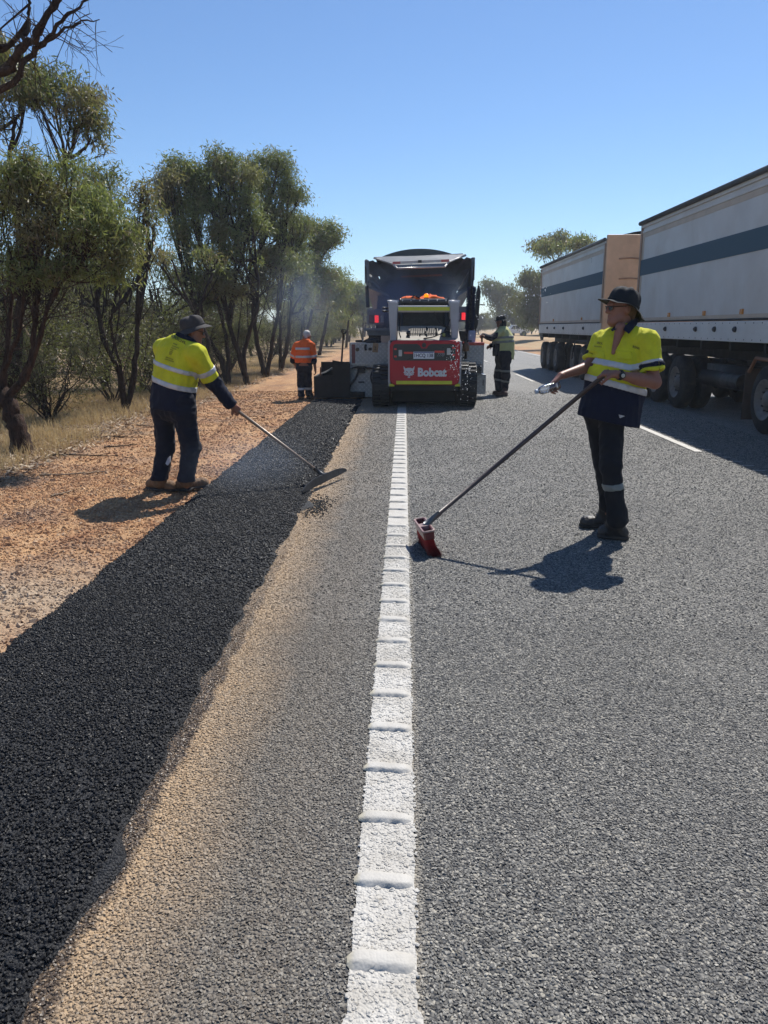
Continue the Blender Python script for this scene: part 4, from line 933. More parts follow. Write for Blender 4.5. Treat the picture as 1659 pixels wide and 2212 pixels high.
def hat(parent, C, F, up, mat, crown=0.098, height=0.105, brim=0.068, droop=0.035, back_droop=0.03, front_up=0.0, seed=1, wob=0.004, cap=False):
    """stitched bucket hat as a thin shell with folds"""
    F, S, Uu = frame(F, up); r = np.random.default_rng(seed); n = 48; th = np.arange(n) * 2 * np.pi / n; ph = r.uniform(0, 6.28, 4)
    prof = [(0.0, 1.0), (0.22, 0.99), (0.44, 0.965), (0.64, 0.91), (0.81, 0.80), (0.93, 0.60), (0.985, 0.34), (1.0, 0.02)]
    V = []
    def ring(rr, hh, amp):
        w = amp * (np.sin(3 * th + ph[0]) + 0.7 * np.sin(5 * th + ph[1]) + 0.5 * np.sin(8 * th + ph[2])) 
        return np.asarray(C) + (F * 1.12 * (rr + w)[:, None] * np.cos(th)[:, None] + S * 0.92 * (rr + w)[:, None] * np.sin(th)[:, None] + Uu * (hh + w * 0.5)[:, None])
    fc = np.cos(th); rows = []
    for q in (1.0, 0.85, 0.65, 0.45, 0.25, 0.1):      # brim, outside in
        bw = brim * (np.where(fc > 0.2, 1.0, 0.02) if cap else 1.0)
        dr = droop * (1 - 0.0 * fc) + back_droop * np.clip(-fc, 0, 1) - front_up * np.clip(fc, 0, 1)
        rows.append(ring(crown + bw * q, -dr * q ** 1.2 - 0.002, wob * q * 1.5))
    for t_, rr in prof: rows.append(ring(np.full(n, crown * rr), np.full(n, height * t_), wob * (0.4 + t_)))
    V = np.vstack(rows); k = len(rows); j = np.arange(n); kx = (j + 1) % n
    Fq = np.concatenate([np.stack([i * n + j, i * n + kx, (i + 1) * n + kx, (i + 1) * n + j], 1) for i in range(k - 1)])
    o = link('hat' if not cap else 'cap', V, [Fq, np.array([[(k - 1) * n + i for i in range(n)]])], mat, parent, smooth=True)
    sd = o.modifiers.new('thickness', 'SOLIDIFY'); sd.thickness = 0.004; sd.offset = 0
    ss = o.modifiers.new('soft', 'SUBSURF'); ss.levels = ss.render_levels = 1
    b = MB(); ring_ = np.asarray(C) + (F * 1.12 * (crown + 0.0035) * np.cos(th)[:, None] + S * 0.92 * (crown + 0.0035) * np.sin(th)[:, None] + Uu * 0.012)
    b.tube(np.vstack([ring_, ring_[:1]]), 0.0035, 6); b.build('hat_band', mat, o, True)
    return o
def text_arrays(s, bold=0.0):
    cu = bpy.data.curves.new('t', 'FONT'); cu.body = s; cu.offset = bold; cu.resolution_u = 3; cu.align_x = 'LEFT'
    o = bpy.data.objects.new('t', cu); COL.objects.link(o); bpy.context.view_layer.update()
    me = o.evaluated_get(bpy.context.evaluated_depsgraph_get()).to_mesh()
    V = np.empty(len(me.vertices) * 3); me.vertices.foreach_get('co', V); V = V.reshape(-1, 3).copy()
    F = [np.array([list(p.vertices)]) for p in me.polygons]
    o.evaluated_get(bpy.context.evaluated_depsgraph_get()).to_mesh_clear()
    bpy.data.objects.remove(o); bpy.data.curves.remove(cu); return V, F
def text_on(name, s, origin, u, v, w, h, mat, parent, bold=0.0, shear=0.0):
    """flat lettering: box w x h on plane (u, v) from its lower left corner"""
    V, F = text_arrays(s, bold); mn, mx = V.min(0), V.max(0); q = (V - mn) / np.maximum(mx - mn, 1e-6)
    q[:, 0] += shear * q[:, 1]
    X = np.asarray(origin) + np.outer(q[:, 0] * w, u) + np.outer(q[:, 1] * h, v)
    return link(name, X, F, mat, parent)
def text_on_cloth(name, s, p_ll, p_lr, p_ul, fn, mat, parent, bold=0.0, away=0.003):
    """lettering projected along the view of the garment onto its surface"""
    V, F = text_arrays(s, bold); mn, mx = V.min(0), V.max(0); q = (V - mn) / np.maximum(mx - mn, 1e-6)
    p_ll, p_lr, p_ul = map(np.asarray, (p_ll, p_lr, p_ul)); X = p_ll + np.outer(q[:, 0], p_lr - p_ll) + np.outer(q[:, 1], p_ul - p_ll)
    n = nrm(np.cross(p_lr - p_ll, p_ul - p_ll)); X = X + n * 0.35
    for _ in range(40): X = X - n * np.clip(fn(X.astype(np.float32)) - away, -0.02, 0.06)[:, None] * 0.8
    return link(name, X, F, mat, parent)

def fabric(name, col, rough=0.85, dirt=0.25, dirtcol=(0.10, 0.08, 0.05), trans=0.0, bump=0.35):
    t = NT(name); p = t.obj(); n1 = t.noise(p, 9, 5, 0.65, 0.3); w = t.noise(p, 420, 2)
    c = t.mix(t.rng(n1, 0.3, 0.7), tuple(x * 0.86 for x in col), tuple(min(1, x * 1.1) for x in col))
    c = t.mix(t.math('MULTIPLY', t.rng(t.noise(p, 5, 6, 0.7, 0.5), 0.5, 0.75), dirt), c, dirtcol)
    nr = t.bump(t.math('ADD', t.math('MULTIPLY', t.noise(t.scale(p, (1, 1, 0.5)), 26, 4, 0.6, 0.8), 1.0), t.math('MULTIPLY', w, 0.12)), bump, 0.012)
    bs = t.pbr(c, rough, 0, 0.25, nr, Sheen__Weight=0.03)
    if not trans: return t.done(bs)
    tr = t.node('ShaderNodeBsdfTranslucent', Color=c)
    return t.done(t.node('ShaderNodeMixShader', _0=trans, _1=bs, _2=tr))
M_hiviz = fabric('yellow_hi_vis_cloth', (0.60, 0.585, 0.026), dirt=0.3, dirtcol=(0.30, 0.26, 0.05), bump=0.6)
M_vest = fabric('pale_hi_vis_vest', (0.47, 0.49, 0.23), dirt=0.2, dirtcol=(0.3, 0.3, 0.12))
M_orange = fabric('orange_hi_vis_cloth', (0.80, 0.135, 0.025), dirt=0.2, dirtcol=(0.35, 0.08, 0.03))
M_navy = fabric('navy_cloth', (0.007, 0.010, 0.026), dirt=0.1, dirtcol=(0.05, 0.045, 0.05))
M_trouser = fabric('dark_work_trousers', (0.012, 0.0125, 0.016), dirt=0.2, dirtcol=(0.04, 0.034, 0.03))
M_trouser_l = fabric('navy_work_trousers', (0.010, 0.012, 0.023), dirt=0.3, dirtcol=(0.055, 0.044, 0.04))
M_hat_b = fabric('black_hat_cloth', (0.014, 0.017, 0.022), dirt=0.3, dirtcol=(0.06, 0.06, 0.06))
M_hat_g = fabric('grey_hat_cloth', (0.050, 0.046, 0.046), dirt=0.3, dirtcol=(0.13, 0.11, 0.10))
M_tape = simple('reflective_tape', (0.50, 0.50, 0.52), 0.42, 0.25, 0.6, 0.12, 12, 0.25, 40, 0.25, (0.30, 0.27, 0.24))
M_ink = simple('dark_print', (0.03, 0.035, 0.02), 0.8, var=0.05)
M_ink_g = simple('grey_green_print', (0.16, 0.19, 0.06), 0.8, var=0.05)
M_boot_t = simple('tan_leather', (0.155, 0.090, 0.048), 0.75, 0, 0.3, 0.25, 14, 0.5, 60, 0.4, (0.22, 0.15, 0.09))
M_boot_b = simple('black_leather', (0.018, 0.017, 0.018), 0.45, 0, 0.45, 0.25, 14, 0.5, 60, 0.35, (0.09, 0.07, 0.06))
M_boot_r = simple('brown_leather', (0.06, 0.028, 0.022), 0.7, 0, 0.3, 0.25, 14, 0.4, 60, 0.3, (0.12, 0.08, 0.06))
M_sole = simple('rubber_sole', (0.02, 0.018, 0.017), 0.8, dirt=0.5, dirtcol=(0.13, 0.09, 0.06))
M_lace = simple('boot_lace', (0.10, 0.08, 0.06), 0.8)
def skin_material(name, c):
    t = NT(name); p = t.obj(); col = t.mix(t.rng(t.noise(p, 14, 4), 0.3, 0.7), tuple(x * 0.85 for x in c), c)
    col = t.mix(t.rng(t.noise(p, 60, 3), 0.55, 0.75, 0, 0.35), col, (c[0] * 0.75, c[1] * 0.5, c[2] * 0.45))
    return t.done(t.pbr(col, 0.48, 0, 0.4, t.bump(t.noise(p, 240, 3), 0.15, 0.003), Subsurface__Weight=0.06, Subsurface__Scale=0.01))
M_skin = skin_material('sunburnt_skin', (0.28, 0.122, 0.080)); M_skin_d = skin_material('tanned_skin', (0.24, 0.11, 0.075))
M_lens = simple('sunglass_lens', (0.008, 0.008, 0.012), 0.08, 0, 0.8, 0.0)
M_hair = simple('light_brown_hair', (0.11, 0.062, 0.038), 0.55, 0, 0.4, 0.4, 60, 0.8, 180)
M_hair_g = simple('grey_hair', (0.50, 0.49, 0.48), 0.6, 0, 0.4, 0.3, 60, 0.8, 160)
M_black = simple('black_rubber', (0.012, 0.012, 0.013), 0.55, 0, 0.4)

def sunglasses(parent, C, F, up, s=1.0):
    F, S, Uu = frame(F, up); q = lambda f, t, u: np.asarray(C) + (F * f + S * t + Uu * u) * s
    m = MB()
    for sg in (-1, 1):
        pts = [q(0.104, sg * 0.008, 0.008), q(0.104, sg * 0.040, 0.010), q(0.096, sg * 0.056, 0.004), q(0.096, sg * 0.054, -0.016), q(0.103, sg * 0.036, -0.024), q(0.106, sg * 0.012, -0.018)]
        m.prism(pts if sg > 0 else pts[::-1], -F * 0.004)
    o = m.build('sunglasses', M_lens, parent, bevel=0.0015)
    a = MB()
    for sg in (-1, 1): a.tube([q(0.098, sg * 0.057, 0.006), q(0.055, sg * 0.077, 0.006), q(0.0, sg * 0.083, 0.004), q(-0.02, sg * 0.082, -0.012)], 0.003, 6)
    a.tube([q(0.106, -0.012, 0.004), q(0.109, 0, 0.006), q(0.106, 0.012, 0.004)], 0.003, 6)
    a.build('glasses_frame', M_black, o, True); return o
def bounds(pts, pad=0.2):
    p = np.array(pts); return p.min(0) - pad, p.max(0) + pad

# ---- person with the broom (right, near)
def person_broom():
    Y = 5.9; A = lambda x, y, Y=Y: at(x, y, Y)
    root = empty('person', (1.58, 5.88, 0.0))
    tag(root, 'person in yellow shirt and black bucket hat leaning on a broom and tipping a bottle', 'person')
    fw = nrm((-0.50, -0.87, 0)); lf = np.array([0.87, -0.50])
    zz = lambda y: A(1330, y)[2]
    # head
    C = A(1342, 663, 5.92); HF = nrm((-0.97, -0.22, -0.03)); HU = nrm((0.10, 0, 1))
    neckb = A(1348, 718, 5.90)
    # joints
    shL, shR = A(1400, 735, 5.74), A(1300, 738, 6.04)
    elL, elR = A(1414, 826, 5.66), A(1272, 792, 5.98)
    wrL, wrR = A(1330, 808, 5.58), A(1211, 812, 5.80)
    hipN, hipF = A(1322, 892, 5.87), A(1290, 892, 6.0)
    knN, knF = A(1319, 1005, 5.72), A(1303, 1000, 6.02)
    anN, anF = A(1332, 1108, 5.70), A(1313, 1085, 6.10)
    bt = [(A(1330, 900)[2], *A(1313, 900, 5.92)[:2], 0.165, 0.115), (A(1330, 850)[2], *A(1326, 850, 5.92)[:2], 0.17, 0.115), (A(1330, 790)[2], *A(1336, 790, 5.92)[:2], 0.165, 0.105), (A(1330, 740)[2], *A(1348, 740, 5.90)[:2], 0.185, 0.105), (A(1330, 718)[2], *A(1350, 718, 5.90)[:2], 0.10, 0.075)]
    body = head_prims(C, HF, HU, neckb) + [('f', lambda P: d_stack(P, bt, lf), 0.05), ('c', shL, elL, 0.050, 0.041), ('c', elL, wrL, 0.043, 0.029), ('c', shR, elR, 0.050, 0.042), ('c', elR, wrR, 0.043, 0.028),
        ('c', shL, neckb, 0.05, 0.055), ('c', shR, neckb, 0.05, 0.055), ('c', hipN, knN, 0.078, 0.055), ('c', knN, anN, 0.052, 0.038), ('c', hipF, knF, 0.078, 0.055), ('c', knF, anF, 0.052, 0.038),
        ('c', A(1341, 708, 5.82), A(1325, 762, 5.795), 0.040, 0.016, 0.01), ('c', elL * 0.75 + wrL * 0.25, elL * 0.5 + wrL * 0.5, 0.044, 0.038), ('c', anN, anN - [0, 0, 0.08], 0.038, 0.03), ('c', anF, anF - [0, 0, 0.08], 0.038, 0.03)]
    # left hand closes over the end of the broom pole, right hand wraps the bottle
    hl = hand_prims(wrL, A(1300, 805, 5.62) - wrL, (0.1, 0.35, -0.93), +1, (0.75, 0.95, 0.6))
    hr = hand_prims(wrR, A(1196, 826, 5.77) - wrR, (0.15, -0.25, -0.95), -1, (0.55, 0.85, 0.6), thumb=0.9)
    f = U(body + hl + hr, 0.035)
    cloth('body', f, *bounds([C + [0, 0, 0.05], anN, anF, elL, elR, wrR, wrL, hipN], 0.16), 0.0052, M_skin, root)
    # shirt
    rows = [(zz(702), *A(1350, 702, 5.90)[:2], 0.06, 0.05), (zz(716), *A(1350, 716, 5.90)[:2], 0.15, 0.088), (zz(730), *A(1349, 730, 5.90)[:2], 0.200, 0.118), (zz(755), *A(1344, 755, 5.90)[:2], 0.215, 0.140), (zz(785), *A(1333, 785, 5.90)[:2], 0.213, 0.150), (zz(815), *A(1329, 815, 5.90)[:2], 0.222, 0.160), (zz(845), *A(1327, 845, 5.90)[:2], 0.232, 0.168), (zz(880), *A(1317, 880, 5.89)[:2], 0.232, 0.182), (zz(930), *A(1311, 930, 5.88)[:2], 0.236, 0.190)]
    slL, slR = A(1408, 792, 5.70), A(1283, 772, 6.03)
    fo = folds(3, 0.0075, 38, (1, 1, 0.5))
    sh0 = U([('f', lambda P: d_stack(P, rows, lf)), ('c', shL + [0.0, 0, -0.01], slL, 0.080, 0.077, 0.05), ('c', shR, slR, 0.078, 0.072, 0.05), ('c', shL, neckb + [0, 0, 0.0], 0.066, 0.055, 0.05), ('c', shR, neckb, 0.066, 0.055, 0.05)], 0.04)
    # sleeve ends cut square, opening at the chest
    dL, dR = nrm(elL - shL), nrm(elR - shR)
    cutL = lambda P: np.minimum((P - slL.astype(np.float32)) @ dL.astype(np.float32), 0.10 - np.linalg.norm(P - slL, axis=1) * 0 + 9 * (np.linalg.norm(P - slL, axis=1) > 0.16) * -1)
    vtop, vbot = A(1335, 708, 5.77), A(1319, 770, 5.745)
    def shirt(P):
        d = sh0(P) + fo(P)
        for s0, dd in ((slL, dL), (slR, dR)):
            near = np.linalg.norm(P - s0, axis=1) < 0.155; e = (P - s0) @ dd
            side = near & (np.abs((P[:, 0] - s0[0])) < 0.2)
            d = np.where(side, np.maximum(d, e), d)
        v = d_cap(P, vtop, vbot, 0.046, 0.010); d = np.maximum(d, -v)
        return d
    B = bounds([A(1250, 930), A(1430, 700), slR, slL, neckb, (1.2, 5.55, 0.9), (2, 6.25, 1.6)], 0.06)
    seam = plane_z(A(1263, 818), A(1392, 853)); hem = plane_z(A(1251, 897), A(1372, 921))
    S1 = cloth('shirt', lambda P: np.maximum(shirt(P), -seam(P)), *B, 0.0068, M_hiviz, root)
    cloth('shirt_tail', lambda P: np.maximum(np.maximum(shirt(P), seam(P)), -hem(P)), *B, 0.0075, M_navy, S1)
    t1 = plane_z(A(1280, 778), A(1378, 798)); t2 = plane_z(A(1263, 813), A(1392, 848))
    far_sl = lambda P: np.minimum(d_cap(P, shL, slL, 0.082, 0.082), d_cap(P, shR, slR, 0.08, 0.08))
    cloth('reflective_tape', lambda P: np.maximum(np.maximum(shirt(P) - 0.004, np.abs(t1(P)) - 0.024), 0.004 - d_cap(P, slL, slL + [0, 0, 0.15], 0.05, 0.05)), *B, 0.0075, M_tape, S1)
    cloth('reflective_tape', lambda P: np.maximum(shirt(P) - 0.004, np.abs(t2(P)) - 0.025), *B, 0.0075, M_tape, S1)
    bandL = lambda P: np.maximum(sh0(P) + fo(P) - 0.0045, np.abs((P - slL) @ dL + 0.028) - 0.012)
    cloth('reflective_tape', lambda P: np.maximum(bandL(P), d_cap(P, slL, slL, 0.15, 0.15)), slL - 0.16, slL + 0.16, 0.0065, M_tape, S1)
    # rolled cuffs: navy then turned-up yellow
    for s0, dd, e0, r0 in ((slL, dL, elL, 0.072), (slR, dR, elR, 0.066)):
        ax, _, _ = dd, 0, 0; a = nrm(np.cross(dd, (0.3, 0.4, 1))); b = np.cross(dd, a); th = np.linspace(0, 2 * np.pi, 22)
        for off, rr, mt in ((-0.006, 0.019, M_navy), (0.024, 0.017, M_hiviz)):
            pts = s0 + dd * off + r0 * (np.cos(th)[:, None] * a + np.sin(th)[:, None] * b) + dd * 0.006 * np.sin(3 * th + off * 50)[:, None]
            MB().tube(pts, rr * (1 + 0.12 * np.sin(4 * th)), 8, cap=False).build('cuff', mt, S1, True)
    # collar
    cb = [A(1374, 692, 5.96), A(1366, 702, 5.84), A(1356, 721, 5.70), A(1350, 712, 5.73), A(1347, 708, 5.76), A(1352, 700, 5.80), A(1364, 689, 5.92)]
    for side in (0, 1):
        if side == 0: q = [A(1378, 688, 5.93), A(1376, 700, 5.84), A(1358, 721, 5.715), A(1346, 712, 5.745), A(1352, 702, 5.79), A(1364, 690, 5.85)]
        else: q = [A(1343, 696, 5.90), A(1331, 702, 5.86), A(1319, 712, 5.83), A(1322, 716, 5.80), A(1331, 711, 5.79), A(1339, 703, 5.82)]
        MB().prism(q, fw * -0.012).build('collar', M_navy, S1, bevel=0.004)
    nb_ = np.array([A(1378, 692, 5.96), A(1374, 690, 6.02), A(1358, 688, 6.04), A(1343, 694, 6.02)]); m = MB()
    m.tube(nb_, 0.018, 8); m.build('collar', M_navy, S1, True)
    # pockets and printed marks
    pk = [A(1343, 766, 5.66), A(1385, 773, 5.62)]
    text_on_cloth('name_print', 'RONAN', A(1358, 753, 5.7), A(1372, 757, 5.66), A(1358, 747, 5.7), shirt, M_ink, S1, 0.02)
    text_on_cloth('logo_print', 'SUPERCIVIL', A(1282, 744, 5.8), A(1297, 746, 5.78), A(1282, 739, 5.8), shirt, M_ink, S1, 0.02)
    text_on_cloth('logo_print', 'llllllll', A(1279, 751, 5.8), A(1296, 752, 5.78), A(1279, 748, 5.8), shirt, M_ink, S1, 0.0)
    for (x0, x1, y0, y1, Yp) in ((1339, 1371, 757, 776, 5.66), (1280, 1303, 755, 771, 5.85)):
        m = MB(); q = []
        for (x, y) in ((x0, y1), (x1, y1 + 3), (x1, y0 + 3), (x0, y0)): q.append(A(x, y, Yp))
        q = np.array(q); n_ = nrm(np.cross(q[1] - q[0], q[3] - q[0])); uv = [(a_, b_) for b_ in np.linspace(0, 1, 7) for a_ in np.linspace(0, 1, 7)]
        X = np.array([(q[0] * (1 - a_) + q[1] * a_) * (1 - b_) + (q[3] * (1 - a_) + q[2] * a_) * b_ for a_, b_ in uv]) + n_ * 0.3
        for _ in range(40): X = X - n_ * np.clip(shirt(X.astype(np.float32)) - 0.005, -0.02, 0.06)[:, None] * 0.8
        fq = np.array([[i * 7 + j, i * 7 + j + 1, i * 7 + j + 8, i * 7 + j + 7] for i in range(6) for j in range(6)])
        o = link('pocket', X, fq, M_hiviz, S1, True); sd = o.modifiers.new('t', 'SOLIDIFY'); sd.thickness = 0.004
    # trousers
    legs = [('c', hipN, knN, 0.098, 0.080), ('c', knN, anN, 0.076, 0.068), ('c', hipF, knF, 0.095, 0.074), ('c', knF, anF, 0.071, 0.062), ('c', hipN, hipF, 0.105, 0.105), ('c', hipN + [0.02, 0.02, 0.12], hipF + [0, 0, 0.12], 0.10, 0.10),
            ('c', anN + [0.008, 0, 0.02], anN + [0.012, 0, -0.045], 0.066, 0.080), ('c', anF, anF + [0, 0, -0.02], 0.062, 0.070)]
    ft = folds(8, 0.0075, 46, (0.8, 0.8, 1)); tf = U(legs, 0.03); tro = lambda P: np.maximum(tf(P) + ft(P), np.maximum(-(P[:, 2] - 0.085), P[:, 2] - 1.02))
    TB = bounds([hipN, hipF, anN, anF, knN, knF], 0.15)
    T_ = cloth('trousers', tro, *TB, 0.0075, M_trouser, root)
    cz = plane_z(A(1305, 1052, 5.72), A(1347, 1047, 5.72))
    cloth('reflective_tape', lambda P: np.maximum(np.maximum(tf(P) + ft(P) - 0.004, np.abs(cz(P)) - 0.025), P[:, 1] - 5.86), *TB, 0.007, simple('dull_tape', (0.20, 0.215, 0.20), 0.5, 0.2), T_)
    MB().prism([A(1338, 896, 5.66), A(1350, 899, 5.66), A(1340, 903, 5.66)], (0, 0.02, 0)).build('pocket_lining', M_tape, T_)
    boot(root, gnd(1347, 1168) + [0, 0.03, 0], gnd(1291, 1160), anN, M_boot_b, M_sole, 0.004, 0.0075)
    boot(root, gnd(1325, 1138), gnd(1254, 1140), anF, M_boot_b, M_sole, 0.004, 0.0075)
    # hair, hat, glasses, watch
    F_, S_, U_ = frame(HF, HU); Rm = np.stack([F_, S_, U_]); q = lambda a, b, c: C + F_ * a + S_ * b + U_ * c
    hf = U([('e', q(-0.035, 0, 0.0), (0.088, 0.086, 0.085), Rm), ('c', q(-0.075, 0.03, -0.05), q(-0.085, 0.02, -0.095), 0.034, 0.020), ('c', q(-0.06, -0.05, -0.04), q(-0.07, -0.045, -0.085), 0.028, 0.016), ('c', q(-0.06, 0.062, -0.03), q(-0.055, 0.060, -0.075), 0.024, 0.014)], 0.02)
    fh = folds(5, 0.007, 60)
    cloth('hair', lambda P: hf(P) + fh(P), C - 0.18, C + 0.14, 0.006, M_hair, root)
    hat(root, q(-0.014, 0, 0.016), HF + np.array([0, 0, 0.36]), HU, M_hat_b, 0.107, 0.122, 0.064, 0.014, 0.048, -0.004, 4, 0.006)
    sunglasses(root, C, HF, HU)
    wd = nrm(wrL - elL); wc = wrL - wd * 0.035; m = MB(); m.lathe(wc - wd * 0.012, wd, [(0, 0.034), (0.002, 0.0375), (0.022, 0.0375), (0.024, 0.034)], 18); w = m.build('watch', M_black, root, True)
    vd = nrm(CAM - wc); vd = nrm(vd - wd * np.dot(vd, wd)); MB().lathe(wc + vd * 0.030, vd, [(0, 0.024), (0.011, 0.024), (0.014, 0.020), (0.014, 0.001)], 20).build('watch_case', M_black, w, True)
    MB().lathe(wc + vd * 0.0425, vd, [(0, 0.0145), (0.003, 0.0145), (0.003, 0.001)], 20).build('watch_dial', simple('watch_dial', (0.45, 0.45, 0.40), 0.4), w, True)
    return root
person_broom()

# broom: pole, socket, plastic block with two wells and red bristles
def broom():
    root = empty('broom', gnd(928, 1195)); tag(root, 'red bristled broom with long dark pole standing on the road beside the white line', 'broom')
    top = at(1302, 813, 5.62); foot = gnd(930, 1128, 0.0); 
    cpos = np.array([0.180, 5.47, 0.0])                               # block centre over the road
    ax = nrm((0.09, -0.55, 0)); up = nrm((-0.16, 0.04, 1)); sd = np.cross(ax, up)       # long axis runs towards the camera
    h0 = 0.18; Lb, Wb = 0.190, 0.041
    c = cpos + up * h0
    def rrect(L, W, r, n=6):
        pts = []
        for cx, cy_, a0 in ((L - r, W - r, 0), (-L + r, W - r, 90), (-L + r, -W + r, 180), (L - r, -W + r, 270)):
            for k in range(n): a_ = math.radians(a0 + 90 * k / (n - 1)); pts.append((cx + r * math.cos(a_), cy_ + r * math.sin(a_)))
        return np.array(pts)
    to = lambda p, z: c + np.outer(p[:, 0], ax) + np.outer(p[:, 1], sd) + up * z
    # hollow block: outer wall ring, rim, floor
    o_, i_ = rrect(Lb, Wb, 0.022), rrect(Lb - 0.012, Wb - 0.012, 0.014); n = len(o_)
    V = np.vstack([to(o_ * [0.98, 0.95], -0.055), to(o_, -0.006), to(o_ * 1.02, 0.0), to(o_ * 1.0, 0.008), to(i_, 0.008), to(i_ * 0.97, -0.035)]); F = []; j = np.arange(n); k = (j + 1) % n
    for q in range(5): F.append(np.stack([q * n + j, q * n + k, (q + 1) * n + k, (q + 1) * n + j], 1))
    F.append(np.array([[5 * n + q for q in range(n)]]))
    M_red = simple('red_plastic', (0.11, 0.006, 0.011), 0.35, 0, 0.5, 0.25, 20, 0.1, 50, 0.5, (0.02, 0.01, 0.01)); M_rim = simple('worn_rim_plastic', (0.30, 0.20, 0.18), 0.45, 0, 0.5, 0.2, 25, 0.2, 50, 0.4, (0.2, 0.1, 0.09))
    b = link('head', V, F, [M_red], root)
    m = MB(); rim = to(np.vstack([o_, o_[:1]]) * 1.0, 0.006); m.tube(rim, 0.0085, 6, cap=False); m.build('rim', M_rim, b, True)
    R = np.stack([ax, sd, up], 1); MB().cbox(c + up * -0.006, (0.085, 2 * Wb - 0.004, 0.034), R).build('bridge', M_rim, b, bevel=0.005)
    # bristles, splayed and bent
    r = np.random.default_rng(9); N = 1500; u = r.uniform(-1, 1, N) * (Lb - 0.012); v = r.uniform(-1, 1, N) * (Wb - 0.010); p0 = c + np.outer(u, ax) + np.outer(v, sd) - up * 0.05
    spl = np.outer(u * 0.28 + r.normal(0, 0.008, N), ax) + np.outer(v * 0.45 - 0.040 + r.normal(0, 0.008, N), sd)
    L = p0[:, 2] - r.uniform(0.0035, 0.012, N); p2 = p0 + spl; p2[:, 2] = p0[:, 2] - L; p1 = p0 + spl * 0.35; p1[:, 2] = p0[:, 2] - L * 0.55
    w = 0.0021; a_ = np.outer(np.ones(N), ax) * w; s_ = np.outer(np.ones(N), sd) * w; V = np.stack([p0 - a_, p0 + s_, p0 + a_, p1 - a_, p1 + s_, p1 + a_, p2 - a_, p2 + s_, p2 + a_], 1).reshape(-1, 3)
    base = np.arange(N)[:, None] * 9; F = [base + np.array([[x, y, y + 3, x + 3]]) for q in (0, 3) for x, y in ((q, q + 1), (q + 1, q + 2), (q + 2, q))]
    t = NT('red_bristle'); z = t.xyz(t.obj())[2]; cc = t.mix(t.rng(t.noise(t.obj(), 130, 2), 0.3, 0.7), (0.32, 0.008, 0.015), (0.58, 0.026, 0.036)); bs = t.pbr(t.mix(t.rng(z, 0.10, 0.0), cc, (0.03, 0.008, 0.01)), 0.4, 0, 0.4)
    mt = t.done(t.node('ShaderNodeMixShader', _0=0.3, _1=bs, _2=t.node('ShaderNodeBsdfTranslucent', Color=cc)))
    o = link('bristles', V, F, mt, root); o['kind'] = 'stuff'
    # pole from the socket to the hand
    M_pole = simple('dark_pole_paint', (0.050, 0.032, 0.030), 0.42, 0, 0.5, 0.3, 8, 0.15, 30, 0.3, (0.10, 0.07, 0.06))
    s0 = c + up * 0.010 - sd * 0.020; d = nrm(top - s0)
    MB().tube([s0 - d * 0.01, s0 + d * 0.05, s0 + d * 0.13], [0.027, 0.021, 0.0195], 14).build('socket', simple('grey_ferrule', (0.13, 0.14, 0.15), 0.4, 0.5), root, True)
    MB().tube([s0 + d * 0.10, top + d * 0.06], [0.0165, 0.0165], 14).build('pole', M_pole, root, True)
    return root
broom()

